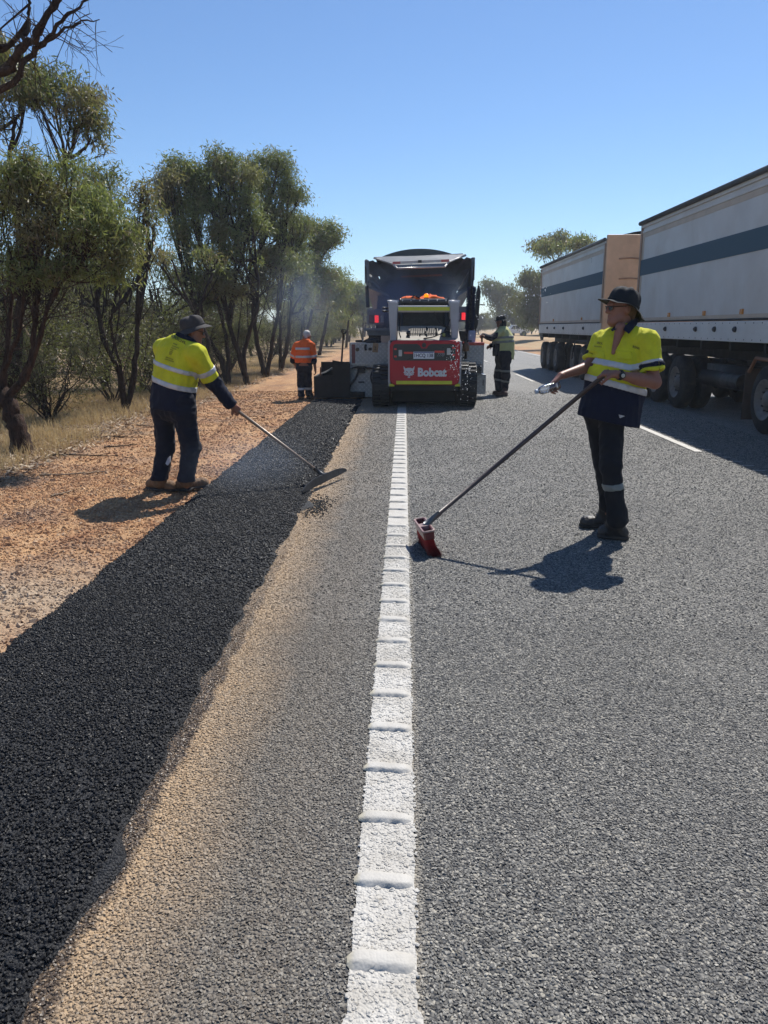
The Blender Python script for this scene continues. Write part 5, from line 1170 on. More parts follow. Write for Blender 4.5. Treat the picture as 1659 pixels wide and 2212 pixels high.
# clear bottle in the outstretched hand, and the water thrown from it
def bottle():
    a, b = at(1208, 832, 5.76), at(1156, 847, 5.70); d = nrm(b - a); L = np.linalg.norm(b - a)
    root = empty('water_bottle', a); tag(root, 'clear plastic water bottle held out sideways in the hand of the person with the broom', 'bottle')
    t = NT('clear_plastic'); gl = t.node('ShaderNodeBsdfGlass', Color=(0.97, 0.98, 1.0, 1), IOR=1.12, Roughness=0.04); tp = t.node('ShaderNodeBsdfTransparent', Color=(0.92, 0.95, 0.98, 1))
    gs = t.node('ShaderNodeBsdfGlossy', Color=(1, 1, 1, 1), Roughness=0.12); mx = t.node('ShaderNodeMixShader', _0=0.45, _1=tp, _2=gl); fr = t.node('ShaderNodeFresnel', IOR=1.5, Normal=t.bump(t.noise(t.obj(), 60, 2), 0.6, 0.01))
    mat = t.done(t.node('ShaderNodeMixShader', _0=t.math('ADD', fr, 0.08, clamp=True), _1=mx, _2=gs))
    pr = [(0, 0.018), (0.004, 0.030), (0.02, 0.0335)]
    for k in range(4): pr += [(0.035 + 0.022 * k, 0.0335), (0.044 + 0.022 * k, 0.0305), (0.052 + 0.022 * k, 0.0335)]
    pr += [(L * 0.72, 0.0325), (L * 0.80, 0.026), (L * 0.87, 0.0145), (L * 0.90, 0.0135)]
    MB().lathe(a, d, pr, 22).build('bottle_body', mat, root, True)
    MB().lathe(a + d * L * 0.895, d, [(0, 0.0165), (0.018, 0.0165), (0.020, 0.0145), (0.020, 0.001)], 16).build('cap', simple('pale_blue_cap', (0.35, 0.42, 0.52), 0.3), root, True)
    # droplets
    r = np.random.default_rng(12); P = []
    for (cx, cy_, sx, sy_, n, Yc) in ((1165, 628, 22, 26, 34, 6.5), (1120, 640, 34, 26, 34, 7.2), (1095, 680, 34, 28, 24, 7.4), (1062, 650, 30, 30, 12, 7.5), (1030, 700, 22, 40, 22, 7.2), (985, 760, 16, 20, 46, 7.6), (985, 790, 20, 26, 56, 7.6), (1005, 840, 24, 30, 30, 7.4), (1012, 800, 12, 14, 40, 7.5)):
        for _ in range(n): P.append(at(r.normal(cx, sx * 0.6), r.normal(cy_, sy_ * 0.6), Yc + r.normal(0, 0.12)))
    m = MB()
    for p in P:
        s = 0.0021 * math.exp(r.normal(0, 0.42)); m.sphere(p, (s, s, s * r.uniform(1.0, 1.7)), 7, 5)
    t = NT('water'); g1 = t.node('ShaderNodeBsdfGlossy', Color=(1, 1, 1, 1), Roughness=0.25); g2 = t.node('ShaderNodeBsdfTranslucent', Color=(0.95, 0.97, 1.0, 1))
    o = m.build('water_droplets', t.done(t.node('ShaderNodeMixShader', _0=0.8, _1=g1, _2=g2)), None, True)
    tag(o, 'bright water droplets flung through the air from the bottle', 'water', kind='stuff')
bottle()

# ---- person with the asphalt rake (left)
def person_rake():
    Y = 7.5; A = lambda x, y, Y=Y: at(x, y, Y); zz = lambda y: A(380, y)[2]
    root = empty('person', (-2.2, 7.45, 0.0)); tag(root, 'person in yellow shirt and grey bucket hat raking the black asphalt strip', 'person')
    fw = nrm((0.50, 0.87, 0)); lf = np.array([-0.87, 0.50])
    C = A(417, 713, 7.52); HF = nrm((0.93, 0.22, -0.26)); HU = nrm((0.18, 0.05, 1)); neckb = A(392, 742, 7.50)
    shR, shL = A(424, 763, 7.34), A(352, 752, 7.62); elR, wrR = A(461, 826, 7.46), A(503, 877, 7.60); elL, wrL = A(372, 812, 7.98), A(408, 812, 7.74)
    hipL, hipR = A(353, 884, 7.58), A(396, 886, 7.42); knL, knR = A(358, 965, 7.60), A(412, 966, 7.46); anL, anR = A(344, 1036, 7.52), A(402, 1034, 7.46)
    bt = [(zz(880), *A(375, 880, 7.5)[:2], 0.13, 0.09), (zz(840), *A(376, 840, 7.5)[:2], 0.15, 0.11), (zz(790), *A(381, 790, 7.5)[:2], 0.17, 0.125), (zz(755), *A(386, 755, 7.5)[:2], 0.18, 0.11), (zz(738), *A(388, 738, 7.5)[:2], 0.09, 0.08)]
    body = head_prims(C, HF, HU, neckb, 1.02, 0.058) + [('f', lambda P: d_stack(P, bt, lf), 0.05), ('c', shR, elR, 0.055, 0.045), ('c', elR, wrR, 0.045, 0.031), ('c', shL, elL, 0.055, 0.045), ('c', elL, wrL, 0.045, 0.031), ('c', shR, neckb, 0.05, 0.05), ('c', shL, neckb, 0.05, 0.05),
        ('c', hipL, knL, 0.08, 0.055), ('c', knL, anL, 0.052, 0.04), ('c', hipR, knR, 0.08, 0.055), ('c', knR, anR, 0.052, 0.04), ('c', anL, anL - [0, 0, 0.07], 0.04, 0.03), ('c', anR, anR - [0, 0, 0.07], 0.04, 0.03)]
    hd = hand_prims(wrR, A(521, 893, 7.66) - wrR, (0.25, 0.75, -0.62), -1, (0.8, 1.05, 0.7)); hl = hand_prims(wrL, A(422, 822, 7.66) - wrL, (0.1, -0.4, -0.9), 1, (0.8, 1.1, 0.7))
    cloth('body', U(body + hd + hl, 0.035), *bounds([C, anL, anR, wrR, elR, hipL], 0.17), 0.006, M_skin, root)
    rows = [(zz(722), *A(388, 722, 7.5)[:2], 0.07, 0.06), (zz(732), *A(385, 732, 7.5)[:2], 0.16, 0.10), (zz(748), *A(384, 748, 7.5)[:2], 0.215, 0.135), (zz(775), *A(383, 775, 7.5)[:2], 0.235, 0.160), (zz(805), *A(380, 805, 7.5)[:2], 0.235, 0.172), (zz(835), *A(376, 835, 7.5)[:2], 0.226, 0.178), (zz(865), *A(374, 865, 7.5)[:2], 0.232, 0.180), (zz(900), *A(373, 900, 7.5)[:2], 0.240, 0.185)]
    slR = A(456, 819, 7.45); fo = folds(13, 0.009, 32, (1, 1, 0.55))
    sh0 = U([('f', lambda P: d_stack(P, rows, lf)), ('c', shR, slR, 0.094, 0.084, 0.05), ('c', shL, elL, 0.09, 0.07, 0.05), ('c', shR, neckb, 0.07, 0.06, 0.05), ('c', shL, neckb, 0.07, 0.06, 0.05)], 0.045)
    dR = nrm(elR - shR)
    def shirt(P):
        d = sh0(P) + fo(P); e = (P - slR) @ dR; near = np.linalg.norm(P - slR, axis=1) < 0.17; return np.where(near & (e > -0.08), np.maximum(d, e), d)
    B = bounds([A(320, 895, 7.2), A(470, 725, 7.2), A(380, 800, 8.0), slR, elL], 0.08)
    seam = plane_z(A(329, 822), A(423, 848)); hem = plane_z(A(322, 880), A(423, 889))
    S1 = cloth('shirt', lambda P: np.maximum(shirt(P), -seam(P)), *B, 0.0085, M_hiviz, root)
    cloth('shirt_tail', lambda P: np.maximum(np.maximum(shirt(P), seam(P)), -hem(P)), *B, 0.009, M_navy, S1)
    t1 = plane_z(A(336, 782), A(433, 809)); t2 = plane_z(A(329, 816), A(423, 842))
    off_sl = lambda P: 0.006 - d_cap(P, shR, slR, 0.088, 0.084)
    cloth('reflective_tape', lambda P: np.maximum(np.maximum(shirt(P) - 0.005, np.abs(t1(P)) - 0.023), off_sl(P)), *B, 0.0085, M_tape, S1)
    cloth('reflective_tape', lambda P: np.maximum(shirt(P) - 0.005, np.abs(t2(P)) - 0.027), *B, 0.0085, M_tape, S1)
    cloth('reflective_tape', lambda P: np.maximum(np.maximum(sh0(P) + fo(P) - 0.005, np.abs((P - slR) @ dR + 0.085) - 0.025), d_cap(P, slR - dR * 0.06, slR, 0.135, 0.135)), slR - 0.25, slR + 0.22, 0.008, M_tape, S1)
    # navy lower sleeve, baggy at the wrist
    fs = folds(15, 0.008, 50); lo_sl = U([('c', slR - dR * 0.02, elR, 0.074, 0.072), ('c', elR, wrR - nrm(wrR - elR) * 0.03, 0.072, 0.058), ('c', elR * 0.4 + wrR * 0.6 + [0, 0, -0.018], elR * 0.2 + wrR * 0.8 + [0, 0, -0.022], 0.056, 0.052), ('c', elL, wrL, 0.065, 0.055)], 0.03)
    dw = nrm(wrR - elR); cloth('sleeve', lambda P: np.maximum(lo_sl(P) + fs(P), np.minimum((P - wrR) @ dw + 0.012, 5)), *bounds([slR, wrR, elL, wrL], 0.12), 0.0075, M_navy, S1)
    # collar
    cr = np.array([A(384, 724, 7.46), A(398, 728, 7.40), A(416, 738, 7.40), A(430, 750, 7.44)]); MB().tube(cr, [0.030, 0.032, 0.030, 0.020], 10).build('collar', M_navy, S1, True)
    # back print
    text_on_cloth('back_print', 'SUPERCIVIL', A(352, 727, 7.2), A(392, 745, 7.2), A(352.6, 721, 7.2), shirt, M_ink, S1, 0.02, 0.004)
    for (x0, y0, x1, y1, hh) in ((363, 744, 372, 747, 3), (361, 749, 378, 754, 2.6), (359, 753, 372, 757, 2.6), (357, 757, 364, 759, 2.6), (356, 761, 363, 763, 2.6), (355, 764, 361, 766, 2.6), (355, 767, 360, 768.5, 2.2), (347, 774, 365, 779, 2.6), (345, 778, 367, 784, 2.4)):
        # print too small to read: rows of short strokes
        text_on_cloth('back_print', 'l' * max(3, int((x1 - x0) / 1.6)), A(x0, y0, 7.2), A(x1, y1, 7.2), A(x0 + 0.6, y0 - hh, 7.2), shirt, M_ink, S1, 0, 0.004)
    for k in range(7):
        a_ = k * 0.9; x, y = 358 + 5 * math.cos(a_), 729 + 3.5 * math.sin(a_); text_on_cloth('logo_print', 'o', A(x, y, 7.2), A(x + 3, y + 1, 7.2), A(x, y - 3, 7.2), shirt, M_ink_g, S1, 0.02, 0.004)
    legs = [('c', hipL, knL, 0.108, 0.092), ('c', knL, anL, 0.088, 0.078), ('c', hipR, knR, 0.112, 0.096), ('c', knR, anR, 0.092, 0.080), ('c', hipL, hipR, 0.125, 0.125), ('c', hipL + [0, 0, 0.1], hipR + [0, 0, 0.1], 0.12, 0.12), ('c', anL, anL + [0.01, 0, -0.05], 0.078, 0.084), ('c', anR, anR + [0.01, 0, -0.04], 0.08, 0.086)]
    ft = folds(18, 0.010, 40, (0.8, 0.8, 1)); tf = U(legs, 0.03); TB = bounds([hipL, hipR, anL, anR, knL, knR], 0.18)
    T_ = cloth('trousers', lambda P: np.maximum(tf(P) + ft(P), np.maximum(0.105 - P[:, 2], P[:, 2] - 0.98)), *TB, 0.009, M_trouser_l, root)
    MB().prism([A(357, 1002, 7.43), A(362, 990, 7.43), A(367, 985, 7.45), A(367, 998, 7.45), A(362, 1006, 7.43)], (0, 0.03, 0)).build('knee_patch', simple('pale_lining', (0.5, 0.5, 0.55), 0.8), T_, bevel=0.004)
    zg = 0.0; zl = float(ground_z(-2.4, 7.5))
    boot(root, gnd(326, 1057, zl), gnd(380, 1062, zl), anL + [0, 0, -0.03], M_boot_t, M_sole, zl + 0.004, 0.009, 1.14)
    boot(root, gnd(388, 1060, zl), gnd(448, 1052, zl), anR + [0, 0, -0.03], M_boot_t, M_sole, zl + 0.004, 0.009, 1.14)
    F_, S_, U_ = frame(HF, HU); q = lambda a, b, c: C + F_ * a + S_ * b + U_ * c; Rm = np.stack([F_, S_, U_])
    hf = U([('e', q(-0.04, 0, -0.005), (0.082, 0.083, 0.085), Rm)], 0.02); fh = folds(25, 0.004, 70); cloth('hair', lambda P: hf(P) + fh(P), C - 0.17, C + 0.14, 0.008, simple('dark_hair', (0.05, 0.035, 0.025), 0.6), root)
    hat(root, q(-0.006, 0, 0.026), HF + np.array([0, 0, 0.52]), (0.0, 0.0, 1), M_hat_g, 0.106, 0.108, 0.060, 0.036, 0.020, 0.0, 14, 0.005)
    sunglasses(root, C, HF, HU, 1.02)
    return root
person_rake()
def rake():
    # board lies across the joint; pole rises back to the hands
    pL, pR = gnd(652, 1066, 0.035), gnd(750, 1022, 0.03); pR = pR + np.array([0, -0.12, 0.03]); mid = (pL + pR) / 2
    root = empty('asphalt_rake', mid); tag(root, 'long handled asphalt rake with a wide dark blade resting on the strip edge', 'rake')
    d = nrm(pR - pL); L = np.linalg.norm(pR - pL); up = nrm(np.array([-0.25, 0.20, 1])); nn = nrm(np.cross(d, up)); up = np.cross(nn, d)
    M_blade = simple('worn_dark_steel', (0.050, 0.052, 0.058), 0.42, 0.6, 0.5, 0.3, 9, 0.3, 40, 0.3, (0.02, 0.02, 0.02))
    q = lambda u, v: pL + d * L * u + up * v
    pts = [q(0.0, 0.0), q(1.0, 0.010), q(1.0, 0.040), q(0.93, 0.064), q(0.78, 0.082), q(0.30, 0.086), q(0.12, 0.062), q(0.0, 0.022)]
    MB().prism(pts, nn * 0.012).build('blade', M_blade, root, bevel=0.002)
    MB().prism([q(0.40, 0.05), q(0.62, 0.05), q(0.60, 0.088), q(0.42, 0.088)], -nn * 0.02).build('bracket', M_blade, root, bevel=0.003)
    s0 = q(0.5, 0.075); hand = at(521, 893, 7.64); e = at(425, 817, 7.60)
    dd = nrm(hand - s0); MB().tube([s0, s0 + dd * 0.12], [0.022, 0.017], 12).build('socket', M_blade, root, True)
    M_wood = simple('worn_handle', (0.20, 0.135, 0.085), 0.35, 0.1, 0.55, 0.35, 4, 0.1, 30, 0.3, (0.06, 0.05, 0.045))
    MB().tube([s0 + dd * 0.08, hand, e], [0.0150, 0.0155, 0.0155], 14).build('pole', M_wood, root, True)
rake()

# ---- person in the orange shirt, seen from behind
def person_orange():
    Y = 17.6; A = lambda x, y, Y=Y: at(x, y, Y); zz = lambda y: A(655, y)[2]
    zl = float(ground_z(-2.35, 17.6)); root = empty('person', (-2.35, 17.6, zl)); tag(root, 'grey haired person in orange shirt walking away beside the black hopper', 'person')
    lf = np.array([-0.99, 0.1]); C = A(663, 725, 17.72); HF = nrm((0.12, 1, -0.5)); HU = nrm((0.02, 0.35, 1)); neckb = A(660, 739, 17.62)
    shL, shR = A(641, 747, 17.62), A(673, 747, 17.6); elL, wrL = A(633, 778, 17.75), A(640, 793, 18.0); elR, wrR = A(678.5, 779, 17.62), A(681, 797, 17.72)
    hipL, hipR = A(650, 793, 17.62), A(664, 793, 17.62); knL, knR = A(650, 828, 17.66), A(666, 828, 17.66); anL, anR = A(651, 856, 17.6), A(667, 852, 17.75)
    bt = [(zz(790), *A(656, 790)[:2], 0.15, 0.11), (zz(765), *A(655, 765)[:2], 0.15, 0.12), (zz(748), *A(656, 748)[:2], 0.16, 0.11), (zz(738), *A(659, 738)[:2], 0.09, 0.08)]
    body = head_prims(C, HF, HU, neckb, 1.0) + [('f', lambda P: d_stack(P, bt, lf), 0.05), ('c', shL, elL, 0.052, 0.043), ('c', elL, wrL, 0.042, 0.03), ('c', shR, elR, 0.052, 0.043), ('c', elR, wrR, 0.042, 0.03), ('c', hipL, knL, 0.08, 0.055), ('c', knL, anL, 0.05, 0.04), ('c', hipR, knR, 0.08, 0.055), ('c', knR, anR, 0.05, 0.04), ('c', anL, anL - [0, 0, 0.06], 0.04, 0.035), ('c', anR, anR - [0, 0, 0.06], 0.04, 0.035)]
    hd = hand_prims(wrR, A(682, 804, 17.75) - wrR, (-1, 0.2, 0), 1, (0.35, 0.5, 0.4)); hl = hand_prims(wrL, (0.2, 0.8, -0.4), (1, 0, -0.3), -1, (0.4, 0.5, 0.4))
    cloth('body', U(body + hd + hl, 0.035), *bounds([C, anL, anR, wrR, wrL], 0.17), 0.0085, M_skin_d, root)
    rows = [(zz(732), *A(661, 732)[:2], 0.07, 0.07), (zz(740), *A(658, 740)[:2], 0.16, 0.12), (zz(752), *A(655, 752)[:2], 0.195, 0.15), (zz(770), *A(654.5, 770)[:2], 0.190, 0.16), (zz(783), *A(655, 783)[:2], 0.185, 0.155)]
    fo = folds(33, 0.010, 32, (1, 1, .6)); slL, slR = A(634, 768, 17.68), A(677.5, 770, 17.62)
    sh0 = U([('f', lambda P: d_stack(P, rows, lf)), ('c', shL, slL, 0.085, 0.078, 0.05), ('c', shR, slR, 0.085, 0.076, 0.05), ('c', shL, neckb, 0.06, 0.055, 0.05), ('c', shR, neckb, 0.06, 0.055, 0.05)], 0.04); sh = lambda P: sh0(P) + fo(P)
    B = bounds([slL, slR, A(655, 728), A(655, 785), (-2.4, 17.3, 1), (-2.4, 17.9, 1)], 0.1)
    S1 = cloth('shirt', sh, *B, 0.011, M_orange, root)
    for y0 in (753, 770.5): cloth('reflective_tape', lambda P: np.maximum(np.maximum(sh(P) - 0.006, np.abs(P[:, 2] - zz(y0)) - 0.027), np.abs(P[:, 0] - A(654.5, 750)[0]) - 0.165), *B, 0.011, M_tape, S1)
    for s0, e0 in ((slL, shL), (slR, shR)):
        dd = nrm(s0 - e0); cloth('reflective_tape', lambda P: np.maximum(np.maximum(sh(P) - 0.006, np.abs((P - s0) @ dd + 0.01) - 0.026), d_cap(P, s0, s0, 0.12, 0.12)), s0 - 0.2, s0 + 0.2, 0.011, M_tape, S1)
    fs = folds(35, 0.008, 16)
    for a_, b_ in ((slL, elL), (slR, elR)):
        g = U([('c', a_, b_, 0.066, 0.066), ('c', b_, b_ - [0, 0, 0.02], 0.064, 0.06)]); cloth('sleeve', lambda P: g(P) + fs(P), *bounds([a_, b_], 0.1), 0.011, M_navy, S1)
    tf = U([('c', hipL, knL, 0.098, 0.085), ('c', knL, anL, 0.082, 0.078), ('c', hipR, knR, 0.098, 0.085), ('c', knR, anR, 0.082, 0.078), ('c', hipL, hipR, 0.12, 0.12), ('c', hipL + [0, 0, 0.12], hipR + [0, 0, 0.12], 0.125, 0.125)], 0.03); ft = folds(36, 0.011, 36)
    TB = bounds([hipL + [0, 0, 0.1], hipR, anL, anR], 0.17); T_ = cloth('trousers', lambda P: np.maximum(tf(P) + ft(P), np.maximum(zl + 0.075 - P[:, 2], P[:, 2] - zz(779))), *TB, 0.012, M_trouser_l, root)
    cloth('reflective_tape', lambda P: np.maximum(tf(P) + ft(P) - 0.006, np.abs(P[:, 2] - zz(840)) - 0.028), *TB, 0.012, M_tape, T_)
    boot(root, gnd(651, 862, zl) + [0, -0.06, 0], gnd(651, 862, zl) + [-0.02, 0.24, 0], anL + [0, 0, -0.03], M_boot_t, M_sole, zl + 0.004, 0.012); boot(root, gnd(667, 859, zl) + [0, -0.02, 0], gnd(667, 859, zl) + [0.03, 0.27, 0], anR + [0, 0, -0.03], M_boot_t, M_sole, zl + 0.004, 0.012)
    F_, S_, U_ = frame(HF, HU); Rm = np.stack([F_, S_, U_]); hf = U([('e', C - F_ * 0.022 + U_ * 0.022, (0.100, 0.086, 0.098), Rm), ('c', C - F_ * 0.075 - U_ * 0.02, C - F_ * 0.07 - U_ * 0.06, 0.055, 0.04)], 0.02); fh = folds(37, 0.008, 45)
    cloth('hair', lambda P: hf(P) + fh(P), C - 0.2, C + 0.18, 0.010, M_hair_g, root)
person_orange()

# ---- person in the long vest, right of the machine
def person_vest():
    Y = 18.9; A = lambda x, y, Y=Y: at(x, y, Y); zz = lambda y: A(1085, y)[2]
    root = empty('person', (2.35, 18.9, 0)); tag(root, 'person in pale yellow vest and dark cap resting one hand on the spreader box', 'person')
    lf = np.array([-0.25, -0.97]); C = A(1082, 694, 18.9); HF = nrm((-0.95, 0.25, -0.08)); HU = (0.04, 0, 1); neckb = A(1086, 709, 18.9)
    shL, shR = A(1083, 717, 18.72), A(1087, 717, 19.08); elL, wrL = A(1060, 730, 18.55), A(1044, 725, 18.35); elR, wrR = A(1080, 740, 19.2), A(1062, 746, 19.15)
    hipL, hipR = A(1090, 776, 18.78), A(1084, 776, 18.98); knL, knR = A(1093, 812, 18.74), A(1076, 812, 19.0); anL, anR = A(1090, 842, 18.80), A(1077, 842, 18.92)
    bt = [(zz(780), *A(1087, 780)[:2], 0.15, 0.15), (zz(745), *A(1088, 745)[:2], 0.16, 0.18), (zz(718), *A(1087, 718)[:2], 0.17, 0.13), (zz(708), *A(1086, 708)[:2], 0.09, 0.08)]
    body = head_prims(C, HF, HU, neckb) + [('f', lambda P: d_stack(P, bt, lf), 0.05), ('c', shL, elL, 0.055, 0.045), ('c', elL, wrL, 0.045, 0.033), ('c', shR, elR, 0.055, 0.045), ('c', elR, wrR, 0.045, 0.033), ('c', hipL, knL, 0.085, 0.06), ('c', knL, anL, 0.055, 0.042), ('c', hipR, knR, 0.085, 0.06), ('c', knR, anR, 0.055, 0.042), ('c', anL, anL - [0, 0, 0.06], 0.04, 0.035), ('c', anR, anR - [0, 0, 0.06], 0.04, 0.035)]
    hd = hand_prims(wrL, A(1038, 724, 18.25) - wrL, (0, 0, -1), 1, (0.7, 0.9, 0.6)); hr = hand_prims(wrR, (-0.8, 0.1, -0.4), (0, -1, -0.2), -1, (0.5, 0.6, 0.5))
    cloth('body', U(body + hd + hr, 0.035), *bounds([C, anL, anR, wrL, wrR], 0.17), 0.0085, M_skin_d, root)
    rows = [(zz(704), *A(1086, 704)[:2], 0.08, 0.08), (zz(712), *A(1087, 712)[:2], 0.17, 0.15), (zz(725), *A(1087, 725)[:2], 0.215, 0.235), (zz(742), *A(1087.5, 742)[:2], 0.225, 0.265), (zz(760), *A(1087, 760)[:2], 0.225, 0.268), (zz(780), *A(1086, 780)[:2], 0.215, 0.262)]
    fo = folds(43, 0.010, 30, (1, 1, .5)); v0 = U([('f', lambda P: d_stack(P, rows, lf)), ('c', shL, neckb, 0.075, 0.06, 0.05), ('c', shR, neckb, 0.075, 0.06, 0.05), ('c', shL, shL * 0.6 + elL * 0.4, 0.085, 0.08, 0.04)], 0.04); vest = lambda P: v0(P) + fo(P)
    B = bounds([A(1060, 704), A(1114, 782), (2.3, 18.5, 1), (2.4, 19.3, 1)], 0.12); xs = A(1077, 760)[0]
    hem = plane_z(A(1077, 762), A(1112, 768)); hem2 = plane_z(A(1077, 764), A(1112, 778)); up = plane_z(A(1060, 740.5), A(1112, 741.5))
    S1 = cloth('vest', lambda P: np.maximum(vest(P), np.maximum(-hem2(P), np.minimum(xs - P[:, 0], -up(P)))), *B, 0.011, M_vest, root)
    cloth('shirt', lambda P: np.maximum(vest(P) + 0.012, np.maximum(-plane_z(A(1060, 769), A(1112, 769))(P), up(P) - 0.03)), *B, 0.012, M_navy, root)
    for y0, y1 in ((730, 727), (740, 736)):
        tp = plane_z(A(1062, y0), A(1112, y1)); cloth('reflective_tape', lambda P: np.maximum(vest(P) - 0.006, np.abs(tp(P)) - 0.030), *B, 0.012, simple('dull_tape', (0.20, 0.215, 0.20), 0.5, 0.2), S1)
    fs = folds(45, 0.009, 16); g = U([('c', shL, elL, 0.075, 0.07), ('c', elL, wrL, 0.07, 0.055), ('c', shR, elR, 0.075, 0.07), ('c', elR, wrR, 0.065, 0.055)]); cloth('sleeve', lambda P: g(P) + fs(P), *bounds([shL, elL, wrL, shR, elR, wrR], 0.1), 0.011, M_navy, root)
    tf = U([('c', hipL, knL, 0.125, 0.105), ('c', knL, anL, 0.10, 0.080), ('c', hipR, knR, 0.125, 0.105), ('c', knR, anR, 0.10, 0.080), ('c', hipL, hipR, 0.17, 0.17), ('c', hipL + [0, 0, 0.12], hipR + [0, 0, 0.12], 0.17, 0.17)], 0.03); ft = folds(46, 0.013, 34)
    TB = bounds([hipL + [0, 0, 0.1], hipR, anL, anR, knL, knR], 0.2); T_ = cloth('trousers', lambda P: np.maximum(tf(P) + ft(P), np.maximum(0.09 - P[:, 2], P[:, 2] - 1.05)), *TB, 0.012, M_trouser_l, root)
    for (xa, ya, xb, yb) in ((1065, 800, 1105, 801), (1066, 819, 1106, 826)):
        tp = plane_z(A(xa, ya), A(xb, yb)); cloth('reflective_tape', lambda P: np.maximum(tf(P) + ft(P) - 0.006, np.abs(tp(P)) - 0.026), *TB, 0.012, simple('dull_tape', (0.2, 0.21, 0.2), 0.5), T_)
    boot(root, gnd(1093, 856), gnd(1072, 857), anL + [0, 0, -0.03], M_boot_r, M_sole, 0.004, 0.012); boot(root, gnd(1085, 851), gnd(1066, 853), anR + [0, 0, -0.03], M_boot_r, M_sole, 0.004, 0.012)
    F_, S_, U_ = frame(HF, HU); hat(root, C + U_ * 0.035 - F_ * 0.008, HF, HU, M_hat_b, 0.104, 0.095, 0.045, 0.02, 0.012, 0, 24, 0.003)
    nd = U([('c', C - F_ * 0.05 - U_ * 0.02, neckb - [0, 0, 0.0], 0.085, 0.085), ('c', C - U_ * 0.07 + F_ * 0.01, neckb, 0.07, 0.08)]); cloth('neck_flap', lambda P: np.maximum(nd(P), (P - (C + F_ * 0.052)) @ F_), C - 0.3, C + 0.2, 0.010, M_hat_b, root)
    MB().sphere(C + U_ * 0.125 - F_ * 0.02, (0.045, 0.05, 0.012), 12, 6).build('cap_patch', M_tape, root, True)
person_vest()

# ------------------------------------------------------------------ vehicles and machines
M_white = simple('white_truck_paint', (0.56, 0.54, 0.51), 0.5, 0, 0.4, 0.06, 1.2, 0.05, 8, 0.4, (0.40, 0.32, 0.24))
_t = NT('teal_stripe_paint'); M_teal = _t.done(_t.pbr((0.070, 0.120, 0.155), 0.8, 0, 0.1))
M_peach = simple('faded_peach_panel', (0.66, 0.40, 0.24), 0.55, 0, 0.4, 0.12, 2.0, 0.05, 8, 0.3, (0.30, 0.19, 0.12))
M_steel = simple('dark_chassis_steel', (0.018, 0.0175, 0.018), 0.65, 0.1, 0.3, 0.3, 4, 0.2, 30, 0.25, (0.07, 0.048, 0.033))
M_tyre = simple('tyre_rubber', (0.018, 0.017, 0.017), 0.85, 0, 0.3, 0.25, 7, 0.3, 60, 0.6, (0.10, 0.07, 0.05))
M_rim2 = simple('dusty_wheel_rim', (0.17, 0.155, 0.14), 0.6, 0.3, 0.4, 0.25, 7, 0.2, 40, 0.5, (0.14, 0.10, 0.07))
M_tarp = simple('grey_tarp', (0.050, 0.058, 0.062), 0.6, 0, 0.4, 0.25, 5, 0.4, 14, 0.2, (0.16, 0.13, 0.10))
M_amber = simple('amber_marker', (0.55, 0.22, 0.05), 0.3)
M_bolt = simple('dark_bolt', (0.05, 0.05, 0.055), 0.5, 0.5)

def wheel(parent, c, r=0.52, w=0.30, side=-1, dual=True, name='wheel'):
    """axle along x; side: outboard direction"""
    c = np.asarray(c, float); ax = np.array([side, 0, 0.0]); rb = r * 0.60
    pr = [(0, rb), (0.01, rb + 0.03), (0.02, r * 0.90), (0.035, r * 0.965), (0.055, r), (w - 0.055, r), (w - 0.035, r * 0.965), (w - 0.02, r * 0.90), (w - 0.01, rb + 0.03), (w, rb)]
    t = MB().lathe(c - ax * w, ax, pr, 40, caps=False)
    if dual: t.lathe(c - ax * (w * 2 + 0.06), ax, pr, 32, caps=False)
    o = t.build(name, M_tyre, parent, True)
    rm = MB().lathe(c - ax * 0.10, ax, [(0.0, 0.11), (0.0, rb * 0.72), (0.085, rb * 0.97), (0.097, rb * 1.02), (0.100, rb * 0.99), (0.085, rb * 0.90), (0.03, rb * 0.66), (0.018, rb * 0.45), (0.05, rb * 0.40), (0.075, 0.10), (0.085, 0.02)], 32)
    k = rm.build('rim', M_rim2, o, True); m = MB()
    for i in range(10):
        a = i * math.pi / 5; p = c - ax * 0.075 + np.array([0, math.cos(a), math.sin(a)]) * rb * 0.56; m.tube([p, p + ax * 0.035], 0.014, 6)
    m.build('wheel_nuts', M_bolt, o); return o

